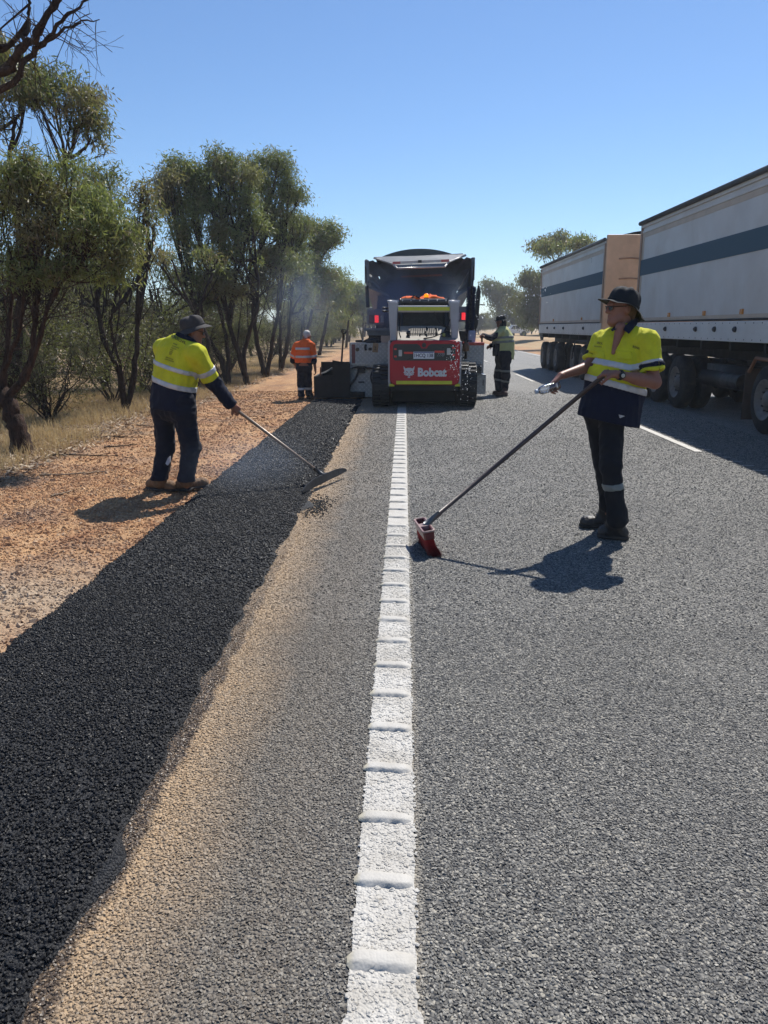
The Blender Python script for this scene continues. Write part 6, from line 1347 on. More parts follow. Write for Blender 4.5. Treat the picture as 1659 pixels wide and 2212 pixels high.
def trailer(y0, y1, label, axles, headboard, lamps, name='grain_trailer', bolts=()):
    """covered grain trailer lying along the road, y0 near the camera"""
    X0, X1 = 5.42, 7.88; root = empty(name, ((X0 + X1) / 2, (y0 + y1) / 2, 0)); tag(root, label, 'trailer', 'grain trailers in the opposite lane')
    b = MB().box((X0, y0, 1.72), (X1, y1, 3.80)).build('body', M_white, root, bevel=0.03, seg=3)
    for z0, z1, d in ((1.70, 1.735, 0.012), (3.66, 3.71, 0.018), (3.78, 3.85, 0.03)): MB().box((X0 - d, y0, z0), (X0 + 0.05, y1, z1)).build('rail', M_white if z0 > 3 else M_steel, b, bevel=0.008)
    MB().box((X0 - 0.010, y0 + 0.03, 2.74), (X0 + 0.01, y1 - 0.03, 3.08)).build('stripe', M_teal, b)
    M_band = simple('dusty_tan_band', (0.50, 0.41, 0.32), 0.6, 0, 0.3, 0.12, 2.5, 0.05, 8, 0.4, (0.42, 0.36, 0.30))
    MB().box((X0 - 0.006, y0 + 0.03, 3.56), (X0 + 0.01, y1 - 0.03, 3.655)).build('band', M_band, b); MB().box((X0 - 0.006, y0 + 0.03, 1.745), (X0 + 0.01, y1 - 0.03, 1.80)).build('band', M_band, b)
    for yb in (y0 + 0.14, y1 - 0.24): MB().box((X0 - 0.005, yb, 1.81), (X0 + 0.01, yb + 0.10, 2.735)).box((X0 - 0.005, yb, 3.085), (X0 + 0.01, yb + 0.10, 3.555)).build('band', M_band, b)
    rv_ = MB()
    for yr in np.arange(y0 + 0.3, y1 - 0.2, 0.30): rv_.sphere((X0 - 0.018, yr, 1.66), (0.006, 0.012, 0.012), 6, 4).sphere((X0 - 0.018, yr, 1.40), (0.006, 0.012, 0.012), 6, 4)
    rv_.build('rivets', M_bolt, b)
    MB().box((X0 - 0.018, y0 + 0.02, 1.36), (X0 + 0.06, y1 - 0.02, 1.692)).build('side_rail', simple('pale_rail_paint', (0.60, 0.60, 0.58), 0.45, 0.1, 0.5, 0.06, 1.5, 0, 8, 0.3, (0.3, 0.25, 0.2)), root, bevel=0.01)
    for ye in (y0, y1):     # corner posts
        s = 1 if ye == y0 else -1
        MB().box((X0 - 0.03, min(ye, ye + s * 0.10), 1.70), (X0 + 0.06, max(ye, ye + s * 0.10), 3.80)).build('corner_post', simple('rusty_post', (0.36, 0.23, 0.15), 0.6, 0.1, 0.4, 0.2, 3), b, bevel=0.01)
    # rolled tarp and bowed cover
    yy = np.linspace(y0, y1, 24); xs = np.linspace(X0 - 0.05, X1 + 0.05, 11); V = []
    for i, y in enumerate(yy):
        for x in xs:
            u = (x - X0) / (X1 - X0) * 2 - 1; V.append((x, y, 3.86 + 0.26 * max(0, 1 - u * u) - 0.02 * (i % 2)))
    n = len(xs); f = np.array([[i * n + j, i * n + j + 1, (i + 1) * n + j + 1, (i + 1) * n + j] for i in range(len(yy) - 1) for j in range(n - 1)])
    link('tarp', V, f, M_tarp, root, True)
    MB().tube([(X0 - 0.05, y0, 3.885), (X0 - 0.05, y1, 3.885)], 0.048, 12).build('tarp_roll', M_tarp, root, True)
    # underframe
    MB().box((6.05, y0 + 0.1, 1.02), (6.25, y1 - 0.1, 1.36)).box((7.05, y0 + 0.1, 1.02), (7.25, y1 - 0.1, 1.36)).build('chassis', M_steel, root, bevel=0.01)
    for y in np.arange(y0 + 0.5, y1, 1.3): MB().box((5.5, y, 1.20), (7.8, y + 0.08, 1.355)).build('crossmember', M_steel, root)
    for y in axles:
        MB().tube([(5.7, y, 0.52), (7.6, y, 0.52)], 0.075, 12).build('axle', M_steel, root, True)
        wheel(root, (5.45, y, 0.52), 0.52, 0.28, -1); wheel(root, (7.85, y, 0.52), 0.52, 0.28, 1)
        MB().box((5.95, y - 0.5, 0.75), (6.1, y + 0.5, 0.9)).box((7.2, y - 0.5, 0.75), (7.35, y + 0.5, 0.9)).build('spring', M_steel, root, bevel=0.01)
    for y in lamps: MB().box((X0 - 0.030, y - 0.05, 1.80), (X0 + 0.005, y + 0.05, 1.88)).build('marker_lamp', M_amber, root, bevel=0.006)
    for y in bolts: MB().lathe((X0 - 0.02, y, 1.56), (-1, 0, 0), [(0, 0.05), (0.03, 0.045), (0.05, 0.02), (0.05, 0.001)], 8).build('cover_ratchet', M_bolt, root)
    if headboard:   # tall peach panel closing the end that faces the road camera
        h = MB().box((X0 - 0.01, y0 - 0.09, 1.30), (X1, y0 - 0.003, 4.00)).build('headboard', M_peach, root, bevel=0.02)
        MB().box((X0 + 0.15, y0 - 0.10, 3.88), (X1 - 0.1, y0 - 0.085, 3.92)).build('rib', M_peach, h)
        ms = simple('scuff', (0.34, 0.19, 0.11), 0.7)
        for z, x0, x1 in ((3.38, 5.75, 6.35), (2.86, 5.78, 6.4), (2.40, 5.7, 6.3)): MB().tube([(x0, y0 - 0.092, z), ((x0 + x1) / 2, y0 - 0.10, z + 0.02), (x1, y0 - 0.092, z)], 0.022, 6).build('bar', ms, h, True)
    return root
tr1 = trailer(6.4, 18.75, 'near white grain trailer with teal stripe running out of the picture at the right', (15.85, 17.15, 18.25, 8.3, 9.6), False, (12.9, 14.5, 16.4), bolts=(13.05, 13.9, 14.8, 16.5))
MB().box((5.55, 11.45, 0.72), (5.75, 12.3, 1.36)).box((5.60, 11.6, 0.10), (5.70, 11.75, 0.75)).build('landing_leg', M_steel, tr1, bevel=0.01)
wheel(tr1, (5.45, 11.9, 0.52), 0.52, 0.28, -1)
MB().box((5.46, 12.62, 0.14), (6.1, 12.635, 0.95)).build('mudflap', simple('brown_mudflap', (0.085, 0.055, 0.04), 0.8), tr1)
MB().box((5.6, 13.1, 0.55), (6.0, 14.6, 0.95)).tube([(5.62, 13.0, 0.7), (5.62, 14.7, 0.7)], 0.14, 14).build('air_tank', M_steel, tr1, True)
MB().tube([(5.50, 11.0, 1.1), (5.50, 12.4, 1.12), (5.5, 12.6, 0.9)], 0.03, 8).build('mudguard', simple('rusty_guard', (0.20, 0.08, 0.035), 0.7), tr1, True)
tr2 = trailer(21.95, 32.0, 'far white grain trailer with peach headboard coupled behind the near one', (31.25, 29.9, 28.5, 25.6, 24.3), True, (24.4, 29.0), bolts=(27.0, 28.6, 30.0, 24.0))
pts = np.array([(5.44, 24.3 + 0.66 * math.cos(a), 0.52 + 0.66 * math.sin(a)) for a in np.linspace(0.1, math.pi - 0.1, 16)])
pts[:, 1] += 0.65 * np.sign(pts[:, 1] - 24.3); MB().tube(pts, 0.02, 6).build('mudguard', M_steel, tr2, True)
MB().box((6.3, 18.7, 0.75), (7.0, 22.0, 0.95)).build('drawbar', M_steel, tr2, bevel=0.02)
text_on('number_print', '2', (5.415, 23.62, 3.42), (0, -1, 0), (0, 0, 1), 0.09, 0.12, M_bolt, tr2)

# ---- skid steer loader
M_red = simple('red_machine_paint', (0.45, 0.010, 0.020), 0.38, 0, 0.35, 0.05, 3, 0, 8, 0.06, (0.20, 0.07, 0.05))
M_grey = simple('light_grey_paint', (0.43, 0.43, 0.45), 0.38, 0, 0.5, 0.06, 3, 0, 8, 0.3, (0.22, 0.17, 0.13))
M_blk = simple('black_panel', (0.014, 0.015, 0.017), 0.35, 0, 0.5, 0.1)
M_yel = simple('yellow_reflective', (0.60, 0.62, 0.02), 0.35, 0, 0.5, 0.08)
M_glass = simple('dark_glass', (0.010, 0.015, 0.021), 0.25, 0, 0.15, 0.0)
M_silver = simple('white_print', (0.62, 0.62, 0.63), 0.5, var=0.04)
M_redref = simple('red_reflector', (0.75, 0.05, 0.035), 0.3, var=0.05)
M_clear = simple('clear_lens', (0.50, 0.50, 0.48), 0.2, var=0.05)
def emis(name, col, st):
    t = NT(name); p = t.obj(); e = t.node('ShaderNodeEmission', Color=(*col, 1), Strength=st); bs = t.pbr(tuple(c * 0.6 for c in col), 0.25)
    return t.done(t.node('ShaderNodeAddShader', _0=e, _1=bs))
M_lamp_red = emis('lit_tail_lamp', (1.0, 0.035, 0.045), 0.9)
M_beacon = emis('lit_beacon', (1.0, 0.28, 0.0), 1.1)

def rrect_pts(x0, x1, z0, z1, r, y, n=7):
    p = []
    for cx, cz, a0 in ((x1 - r, z1 - r, 0), (x0 + r, z1 - r, 90), (x0 + r, z0 + r, 180), (x1 - r, z0 + r, 270)):
        for k in range(n): a = math.radians(a0 + 90 * k / (n - 1)); p.append((cx + r * math.cos(a), y, cz + r * math.sin(a)))
    return np.array(p)
def skid_steer():
    YR = 15.55; root = empty('skid_steer_loader', (0.42, 16.6, 0)); tag(root, 'red and grey tracked skid steer loader seen from behind on the white line', 'loader')
    A = lambda x, y, Y=YR: at(x, y, Y)
    x0, x1 = A(842, 780)[0], A(993.5, 780)[0]; z0, z1 = A(916, 832)[2], A(916, 735)[2]
    # tailgate: bowed slightly, grey surround
    g = MB().prism(rrect_pts(x0, x1, z0, z1, 0.12, YR), (0, 0.16, 0)).build('tailgate', M_red, root, bevel=0.028, seg=4)
    MB().box((x0 - 0.035, YR + 0.05, z0 - 0.03), (x0 + 0.012, YR + 0.9, z1 - 0.02)).box((x1 - 0.012, YR + 0.05, z0 - 0.03), (x1 + 0.035, YR + 0.9, z1 - 0.02)).build('rear_frame', M_grey, root, bevel=0.012)
    bx0, bx1, bz0, bz1 = A(849, 760)[0], A(984, 760)[0], A(916, 779)[2], A(916, 743)[2]
    P = rrect_pts(bx0, bx1, bz0, bz1, 0.06, YR - 0.004)
    xc = A(916, 760)[0]; top = [(xc + 0.135, YR - 0.004, bz1), (xc + 0.085, YR - 0.004, bz1 - 0.03), (xc + 0.05, YR - 0.004, bz1 - 0.085), (xc - 0.05, YR - 0.004, bz1 - 0.085), (xc - 0.085, YR - 0.004, bz1 - 0.03), (xc - 0.135, YR - 0.004, bz1)]
    P = np.vstack([P[:7], top, P[7:]]); pn = MB().prism(P, (0, 0.012, 0)).build('light_panel', M_blk, g)
    h = A(916, 745.7); MB().lathe((h[0], YR - 0.006, h[2]), (0, -1, 0), [(0, 0.045), (0.008, 0.045), (0.008, 0.036), (-0.01, 0.030), (-0.01, 0.001)], 20).build('latch_hole', M_blk, g)
    def plate(nm, xa, ya, xb, yb, mt, par, d=0.010, bev=0.006, off=0.006):
        a, b = A(xa, yb), A(xb, ya); return MB().box((a[0], YR - off - d, a[2]), (b[0], YR - off + 0.002, b[2])).build(nm, mt, par, bevel=bev)
    plate('reversing_lamp', 861, 755.8, 868.5, 769.5, M_clear, pn, 0.02); plate('reversing_lamp', 965, 752, 973, 766.5, M_clear, pn, 0.02)
    for xa, ya in ((851.5, 752), (851.5, 768), (977, 749), (977, 765)): plate('tail_lamp', xa, ya, xa + 5.5, ya + 4, M_redref, pn, 0.015)
    plate('reflector', 872.5, 760, 892, 764.5, M_redref, pn); plate('reflector', 938.5, 757.5, 960, 762, M_redref, pn)
    np_ = plate('number_plate', 893, 759.5, 938, 775, simple('plate_white', (0.70, 0.71, 0.74), 0.4, var=0.03), pn, 0.008, 0.003, 0.010)
    a, b = A(893, 775), A(938, 759.5); W_, H_ = b[0] - a[0], b[2] - a[2]; yt = YR - 0.0205
    MB().box((a[0] + 0.01, yt + 0.0006, b[2] - 0.022), (b[0] - 0.01, yt + 0.002, b[2] - 0.005)).build('plate_band', simple('plate_blue', (0.05, 0.06, 0.22), 0.4), np_)
    text_on('plate_number', '1HCQ 138', (a[0] + W_ * 0.05, yt, a[2] + H_ * 0.12), (1, 0, 0), (0, 0, 1), W_ * 0.9, H_ * 0.62, simple('plate_ink', (0.012, 0.012, 0.05), 0.5), np_, 0.018)
    MB().lathe((a[0] + W_ * 0.565, yt + 0.0005, a[2] + H_ * 0.42), (0, -1, 0), [(0, 0.008), (0.001, 0.008)], 10).build('plate_dot', simple('plate_ink', (0.012, 0.012, 0.05), 0.5), np_)
    a, b = A(942, 770), A(960.5, 763); text_on('model_print', 'T770', (a[0], YR - 0.008, a[2]), (1, 0, 0), (0, 0, 1), b[0] - a[0] - 0.02, b[2] - a[2], simple('grey_print', (0.28, 0.28, 0.29), 0.4), pn, 0.0, 0.25)
    a, b = A(902.5, 813.5), A(965, 794.5); text_on('brand_print', 'Bobcat', (a[0], YR - 0.003, a[2]), (1, 0, 0), (0, 0, 1), b[0] - a[0], b[2] - a[2], M_silver, g, 0.05)
    # cat head emblem
    a, b = A(871, 816), A(896, 790.5); w, hh = b[0] - a[0], b[2] - a[2]; em = lambda pts, y: [(a[0] + w * u, y, a[2] + hh * v) for u, v in pts]
    out = [(0.02, 1.0), (0.20, 0.78), (0.36, 0.83), (0.5, 0.84), (0.64, 0.83), (0.80, 0.78), (0.99, 1.0), (0.96, 0.74), (0.88, 0.56), (0.98, 0.44), (0.88, 0.38), (0.94, 0.26), (0.78, 0.27), (0.80, 0.16), (0.66, 0.22), (0.60, 0.14), (0.40, 0.14), (0.34, 0.22), (0.20, 0.16), (0.22, 0.27), (0.06, 0.26), (0.12, 0.38), (0.0, 0.44), (0.12, 0.56), (0.04, 0.74)]
    eo = MB().prism(em(out, YR - 0.004), (0, 0.004, 0)).prism(em([(0.40, 0.0), (0.60, 0.0), (0.60, 0.10), (0.40, 0.10)], YR - 0.004), (0, 0.004, 0)).build('emblem', M_silver, g)
    mk = MB()
    for pts in ([(0.24, 0.60), (0.40, 0.50), (0.42, 0.44), (0.32, 0.46), (0.25, 0.53)], [(0.76, 0.60), (0.60, 0.50), (0.58, 0.44), (0.68, 0.46), (0.75, 0.53)], [(0.44, 0.34), (0.56, 0.34), (0.50, 0.26)], [(0.16, 0.44), (0.30, 0.36), (0.30, 0.33), (0.16, 0.40)], [(0.84, 0.44), (0.70, 0.36), (0.70, 0.33), (0.84, 0.40)], [(0.46, 0.24), (0.49, 0.25), (0.49, 0.12), (0.46, 0.12)]): mk.prism(em(pts, YR - 0.006), (0, 0.0015, 0))
    mk.build('emblem_face', M_red, eo)
    plate('reflective_strip', 856, 822.8, 976.5, 830, M_yel, g, 0.003, 0)
    for xa, xb in ((841, 852), (983, 994)): plate('corner_marker', xa, 829.5, xb, 835, M_yel, root, 0.004, 0.002, -0.045)
    MB().box((x0, YR + 0.08, A(916, 846)[2]), (x1, YR + 1.7, z0 + 0.02)).build('belly', M_steel, root, bevel=0.02)
    MB().box((x0, YR + 0.14, z0), (x1, YR + 1.0, z1 - 0.02)).build('engine_bay', M_steel, root)
    MB().box((x0 + 0.03, 16.2, 0.06), (x1 - 0.03, 17.4, 0.42)).build('underside_light_block', M_steel, root, bevel=0.03)  # added dark block, hides lit ground and stops light under the loader
    # engine cover with slots, beige with dust
    M_cov = simple('dusty_engine_cover', (0.30, 0.275, 0.235), 0.6, 0, 0.4, 0.15, 4, 0.1, 20, 0.4, (0.36, 0.28, 0.2))
    ca, cb = A(858, 731, 16.0), A(966, 704, 16.75); rise = cb[2] - ca[2]
    cov = MB().prism([(ca[0], 15.75, z1 - 0.03), (ca[0], 15.95, ca[2] + 0.01), (ca[0], 16.75, ca[2] + rise), (ca[0], 16.9, ca[2] + rise), (ca[0], 16.9, 1.2), (ca[0], 15.75, 1.2)], (x1 - x0 - 0.12, 0, 0)).build('engine_cover', M_cov, root, bevel=0.015)
    sl = np.array([0, 0.80, rise - 0.01]); sl = sl / np.linalg.norm(sl)
    for k in range(17):
        x = A(884 + k * 3.8, 715, 16.4)[0]; p0 = np.array([x, 16.12, ca[2] + 0.02 + 0.17 * sl[2] / sl[1]]); p1 = p0 + sl * 0.52
        MB().prism([p0 - [0.006, 0, -0.004], p0 + [0.006, 0, 0.004], p1 + [0.006, 0, 0.004], p1 - [0.006, 0, -0.004]], (0, -0.004, 0.028)).build('grille_fin', M_cov, cov)
    MB().prism([(A(876, 715, 16.4)[0], 16.14, ca[2] + 0.062), (A(950, 715, 16.4)[0], 16.14, ca[2] + 0.062), (A(950, 715, 16.4)[0], 16.66, ca[2] + 0.062 + 0.52 * sl[2] / sl[1]), (A(876, 715, 16.4)[0], 16.66, ca[2] + 0.062 + 0.52 * sl[2] / sl[1])], (0, 0.003, -0.02)).build('grille_recess', M_blk, cov)
    # cab
    c0, c1 = A(866, 690, 16.95)[0], A(965, 690, 16.95)[0]; zc0, zc1 = 1.35, A(916, 651, 16.9)[2]
    cab = MB()
    for x in (c0, c1): cab.tube([(x, 16.9, zc0), (x, 16.88, zc1 - 0.1), (x, 16.95, zc1 - 0.02), (x, 18.1, zc1 - 0.02), (x, 18.3, zc1 - 0.3), (x, 18.35, zc0)], 0.055, 8)
    cab = cab.build('cab_frame', M_blk, root, True)
    MB().box((c0 + 0.04, 16.94, zc0), (c1 - 0.04, 16.95, zc1 - 0.04)).build('rear_window', M_glass, cab)
    MB().box((c0 - 0.02, 17.0, 0.85), (c0 + 0.01, 18.3, zc1 - 0.1)).box((c1 - 0.01, 17.0, 0.85), (c1 + 0.02, 18.3, zc1 - 0.1)).build('side_screen', M_blk, cab)
    rf = MB().tube([(c0 - 0.02, 16.90, zc1), (c1 + 0.02, 16.90, zc1)], 0.055, 14).box((c0 - 0.02, 16.92, zc1 - 0.05), (c1 + 0.02, 18.25, zc1 + 0.05)).build('cab_roof', simple('dark_grey_roof', (0.05, 0.055, 0.06), 0.35, 0.1), cab, bevel=0.02)
    for k in range(6): MB().sphere(np.array([c0 + 0.03 + (c1 - c0 - 0.06) * k / 5, 16.845, zc1 + 0.015]), 0.016, 8, 5).build('roof_bolt', M_clear, rf, True)
    # seat back behind the glass
    MB().tube([A(885, 702, 17.4), A(892, 693, 17.4), A(925, 691, 17.4), A(942, 695, 17.4), A(948, 703, 17.4)], 0.03, 8).build('seat', simple('seat_grey', (0.12, 0.13, 0.14), 0.7), cab, True)
    # lift arm uprights, pins and cross tube
    Ya = 15.95
    for xa, xb, xc_, xd, s in ((838.5, 859, 843, 856, 1), (971.5, 992.5, 976, 989, -1)):
        q = [A(xc_, 736, Ya), A(xd, 736, Ya), A(xb - 0.5, 664, Ya), A(xb, 655, Ya), A(xb - 2, 651.5, Ya), A(xa + 2, 651.5, Ya), A(xa, 655, Ya), A(xa + 0.5, 664, Ya)]
        up_ = MB().prism(q, (0, 0.22, 0)).build('lift_arm', M_grey, root, bevel=0.018, seg=3)
        t_ = A((xa + xb) / 2, 652, Ya + 0.1); MB().tube([t_ - [0.11, 0, 0], t_ + [0.11, 0, 0]], 0.035, 12).build('pin', M_grey, up_, True)
        e = A((xa + xb) / 2, 660, Ya + 0.2); MB().prism([e + [-0.07, 0, -0.10], e + [0.07, 0, -0.10], e + [0.07, 0, 0.07], e + [-0.07, 0, 0.07]], (0, 2.0, -0.12)).prism([e + [-0.07, 2.0, -0.3], e + [0.07, 2.0, -0.3], e + [0.07, 2.0, -0.03], e + [-0.07, 2.0, -0.03]], (0, 0.6, -0.9)).build('boom', M_grey, up_, bevel=0.02)
        cy0 = A((xa + xb) / 2, 735, Ya + 0.25); MB().tube([cy0, cy0 + [0, 0.8, 0.45]], 0.045, 10).tube([cy0 + [0, 0.8, 0.45], cy0 + [0, 1.3, 0.75]], 0.025, 8).build('lift_cylinder', M_blk, up_, True)
    ba, bb = A(857, 674.5, Ya + 0.05), A(973.5, 660, Ya + 0.05)
    bar = MB().box((ba[0], Ya + 0.03, ba[2]), (bb[0], Ya + 0.17, bb[2])).build('cross_tube', M_grey, root, bevel=0.04, seg=4)
    MB().box((ba[0] + 0.03, Ya + 0.024, ba[2] + 0.032), (bb[0] - 0.02, Ya + 0.03, ba[2] + 0.102)).build('reflective_strip', M_yel, bar)
    for k in range(2): MB().tube([A(826, 665 + 7 * k, 16.2), A(842, 665 + 7 * k, 16.2)], 0.018, 8).build('coupler', M_blk, root, True)
    # hoses and small fittings on the cover
    MB().tube([A(881, 730, 15.75), A(882, 722, 15.75)], [0.045, 0.03], 10).sphere(A(882, 719, 15.75), 0.045, 10, 6).build('exhaust_stub', M_blk, root, True)
    for pts in ([(921, 727), (918, 720), (922, 712), (921, 706)], [(942, 726), (943, 716), (941, 708)], [(907, 727), (908, 722), (921, 722), (922, 728)], [(915, 731), (935, 728), (950, 722), (966, 716), (975, 720)], [(938, 674), (947, 690), (955, 700), (966, 708), (972, 722)], [(866, 730), (862, 715), (866, 690), (862, 676)], [(972, 690), (968, 700), (962, 706), (952, 702)]):
        MB().tube(bez_path([A(x, y, 15.9) for x, y in pts]), 0.013, 6).build('hose', M_black, root, True)
    MB().prism([A(952, 728, 15.9), A(974, 728, 15.9), A(972, 706, 16.1), A(966, 700, 16.1)], (0, 0.05, 0)).build('bracket', M_blk, root, bevel=0.01)
    MB().box(A(959, 727, 15.85) - [0.03, 0.02, 0], A(959, 722, 15.85) + [0.03, 0.02, 0.02]).build('yellow_cap', simple('olive_cap', (0.25, 0.26, 0.05), 0.5), root, bevel=0.01)
    # rubber tracks with lugs
    for xa, xb, dz in ((804, 841, 0), (994, 1029, 0.05)):
        X0, X1 = at(xa, 850, 15.75)[0], at(xb, 850, 15.75)[0]
        R1 = 0.40 + dz / 2; prof = []
        for a in np.linspace(math.pi / 2, math.pi * 1.5, 12): prof.append((16.02 + R1 * math.cos(a), R1 + 0.02 + R1 * math.sin(a)))
        for a in np.linspace(-math.pi / 2, math.pi / 2, 12): prof.append((17.45 + 0.34 * math.cos(a), 0.36 + 0.34 * math.sin(a)))
        P = np.array([(X0, y, z) for y, z in prof]); tk = MB().prism(P, (X1 - X0, 0, 0)).build('track', M_black, root, bevel=0.015)
        m = MB(); L = np.cumsum([0] + [np.linalg.norm(P[(i + 1) % len(P)] - P[i]) for i in range(len(P))]); N = int(L[-1] / 0.10); ctr = P.mean(0)
        for k in range(N):
            s = L[-1] * k / N; i = min(np.searchsorted(L, s, 'right') - 1, len(P) - 1); t_ = (s - L[i]) / max(1e-6, L[i + 1] - L[i]); p = P[i] * (1 - t_) + P[(i + 1) % len(P)] * t_; d = nrm(P[(i + 1) % len(P)] - P[i]); nn = np.array([0, d[2], -d[1]]); nn = nn if np.dot(nn, p - ctr) > 0 else -nn
            R = np.stack([[1, 0, 0], d, nn], 1); 
            for q in (0, 1): m.cbox(p + nn * 0.012 + [(X1 - X0) * (0.27 + 0.46 * q), 0, 0] + d * 0.05 * q, ((X1 - X0) * 0.44, 0.045, 0.036), R)
        m.build('track_lugs', M_black, tk)
        MB().box((X0 + 0.02, 16.0, 0.74 + dz), (X1 - 0.02, 17.6, 0.79 + dz)).build('track_guard', simple('worn_guard', (0.17, 0.17, 0.17), 0.5, 0.2), root, bevel=0.01)
    return root
def bez_path(pts, n=5):
    pts = np.asarray(pts, float); t = np.linspace(0, len(pts) - 1, (len(pts) - 1) * n + 1); i = np.clip(t.astype(int), 0, len(pts) - 2); u = (t - i)[:, None]
    P0 = pts[np.clip(i - 1, 0, None)]; P1 = pts[i]; P2 = pts[i + 1]; P3 = pts[np.clip(i + 2, None, len(pts) - 1)]
    return 0.5 * (2 * P1 + (P2 - P0) * u + (2 * P0 - 5 * P1 + 4 * P2 - P3) * u ** 2 + (3 * P1 - P0 - 3 * P2 + P3) * u ** 3)
skid_steer()
# beacon and the orange shirt thrown over the cab roof
zr = at(916, 651, 16.9)[2]
bc = at(921, 640, 17.0); o = empty('beacon', (bc[0], 17.0, zr + 0.05)); tag(o, 'lit amber beacon on the roof of the loader', 'beacon')
MB().lathe((bc[0], 17.0, zr + 0.045), (0, 0, 1), [(0, 0.055), (0.03, 0.055), (0.04, 0.045)], 16).build('base', M_blk, o, True)
MB().lathe((bc[0], 17.0, zr + 0.085), (0, 0, 1), [(0, 0.050), (0.06, 0.048), (0.075, 0.030), (0.078, 0.002)], 16).build('lens', M_beacon, o, True)
r_ = np.random.default_rng(61); n = 26; m = 14; V = []
xa, xb = at(864, 645, 16.9)[0], at(960, 645, 16.9)[0]
for i in range(n):
    for j in range(m):
        u, v = i / (n - 1), j / (m - 1); edge = math.sin(math.pi * u) ** 0.35 * (0.4 + 0.6 * math.sin(math.pi * (0.1 + 0.8 * v)))
        z = zr + 0.060 + edge * (0.05 + 0.035 * math.sin(9 * u + 2 * v) + 0.025 * math.sin(17 * u + 5 * v + 1) + 0.012 * r_.normal()); z = z - (0.05 if v == 0 else 0)
        V.append((xa + (xb - xa) * u + 0.02 * math.sin(7 * v), 16.90 + 0.75 * v + 0.04 * math.sin(11 * u), z))
f = np.array([[i * m + j, (i + 1) * m + j, (i + 1) * m + j + 1, i * m + j + 1] for i in range(n - 1) for j in range(m - 1)])
o = link('folded_shirt', V, f, M_orange, None, True); tag(o, 'orange work shirt crumpled on the roof of the loader', 'shirt')
sd = o.modifiers.new('t', 'SOLIDIFY'); sd.thickness = 0.012
o2 = MB().tube([(xa + 0.25, 16.88, zr + 0.07), (xa + 0.30, 16.87, zr + 0.12), (xa + 0.42, 16.87, zr + 0.07)], 0.02, 6).build('collar', M_navy, o, True)

# ---- asphalt spreader pushed by the loader
def checker_material():
    t = NT('checker_plate'); x, y, z = t.xyz(t.obj()); k = 62.0
    u = t.math('MULTIPLY', t.math('ADD', x, t.math('ADD', z, y)), k); v = t.math('MULTIPLY', t.math('SUBTRACT', x, t.math('SUBTRACT', z, y)), k)
    su, sv = t.math('SINE', u), t.math('SINE', v); cu, cv = t.math('SINE', t.math('MULTIPLY', u, 0.5)), t.math('SINE', t.math('MULTIPLY', v, 0.5))
    a = t.math('MULTIPLY', t.math('POWER', t.math('ABSOLUTE', cu), 10.0), t.math('ABSOLUTE', cv)); b = t.math('MULTIPLY', t.math('POWER', t.math('ABSOLUTE', cv), 10.0), t.math('ABSOLUTE', cu))
    par = t.math('GREATER_THAN', t.math('MULTIPLY', su, sv), 0.0); h = t.math('ADD', t.math('MULTIPLY', a, par), t.math('MULTIPLY', b, t.math('SUBTRACT', 1.0, par)))
    n = t.noise(t.obj(), 5, 4); c = t.mix(t.rng(n, 0.3, 0.7), (0.34, 0.34, 0.335), (0.48, 0.48, 0.47)); c = t.mix(h, c, (0.66, 0.66, 0.65))
    c = t.mix(t.rng(t.noise(t.obj(), 3, 5, 0.7), 0.5, 0.8, 0, 0.5), c, (0.15, 0.11, 0.08))
    return t.done(t.pbr(c, 0.42, 0.15, 0.5, t.bump(h, 0.8, 0.01)))
M_chk = checker_material()
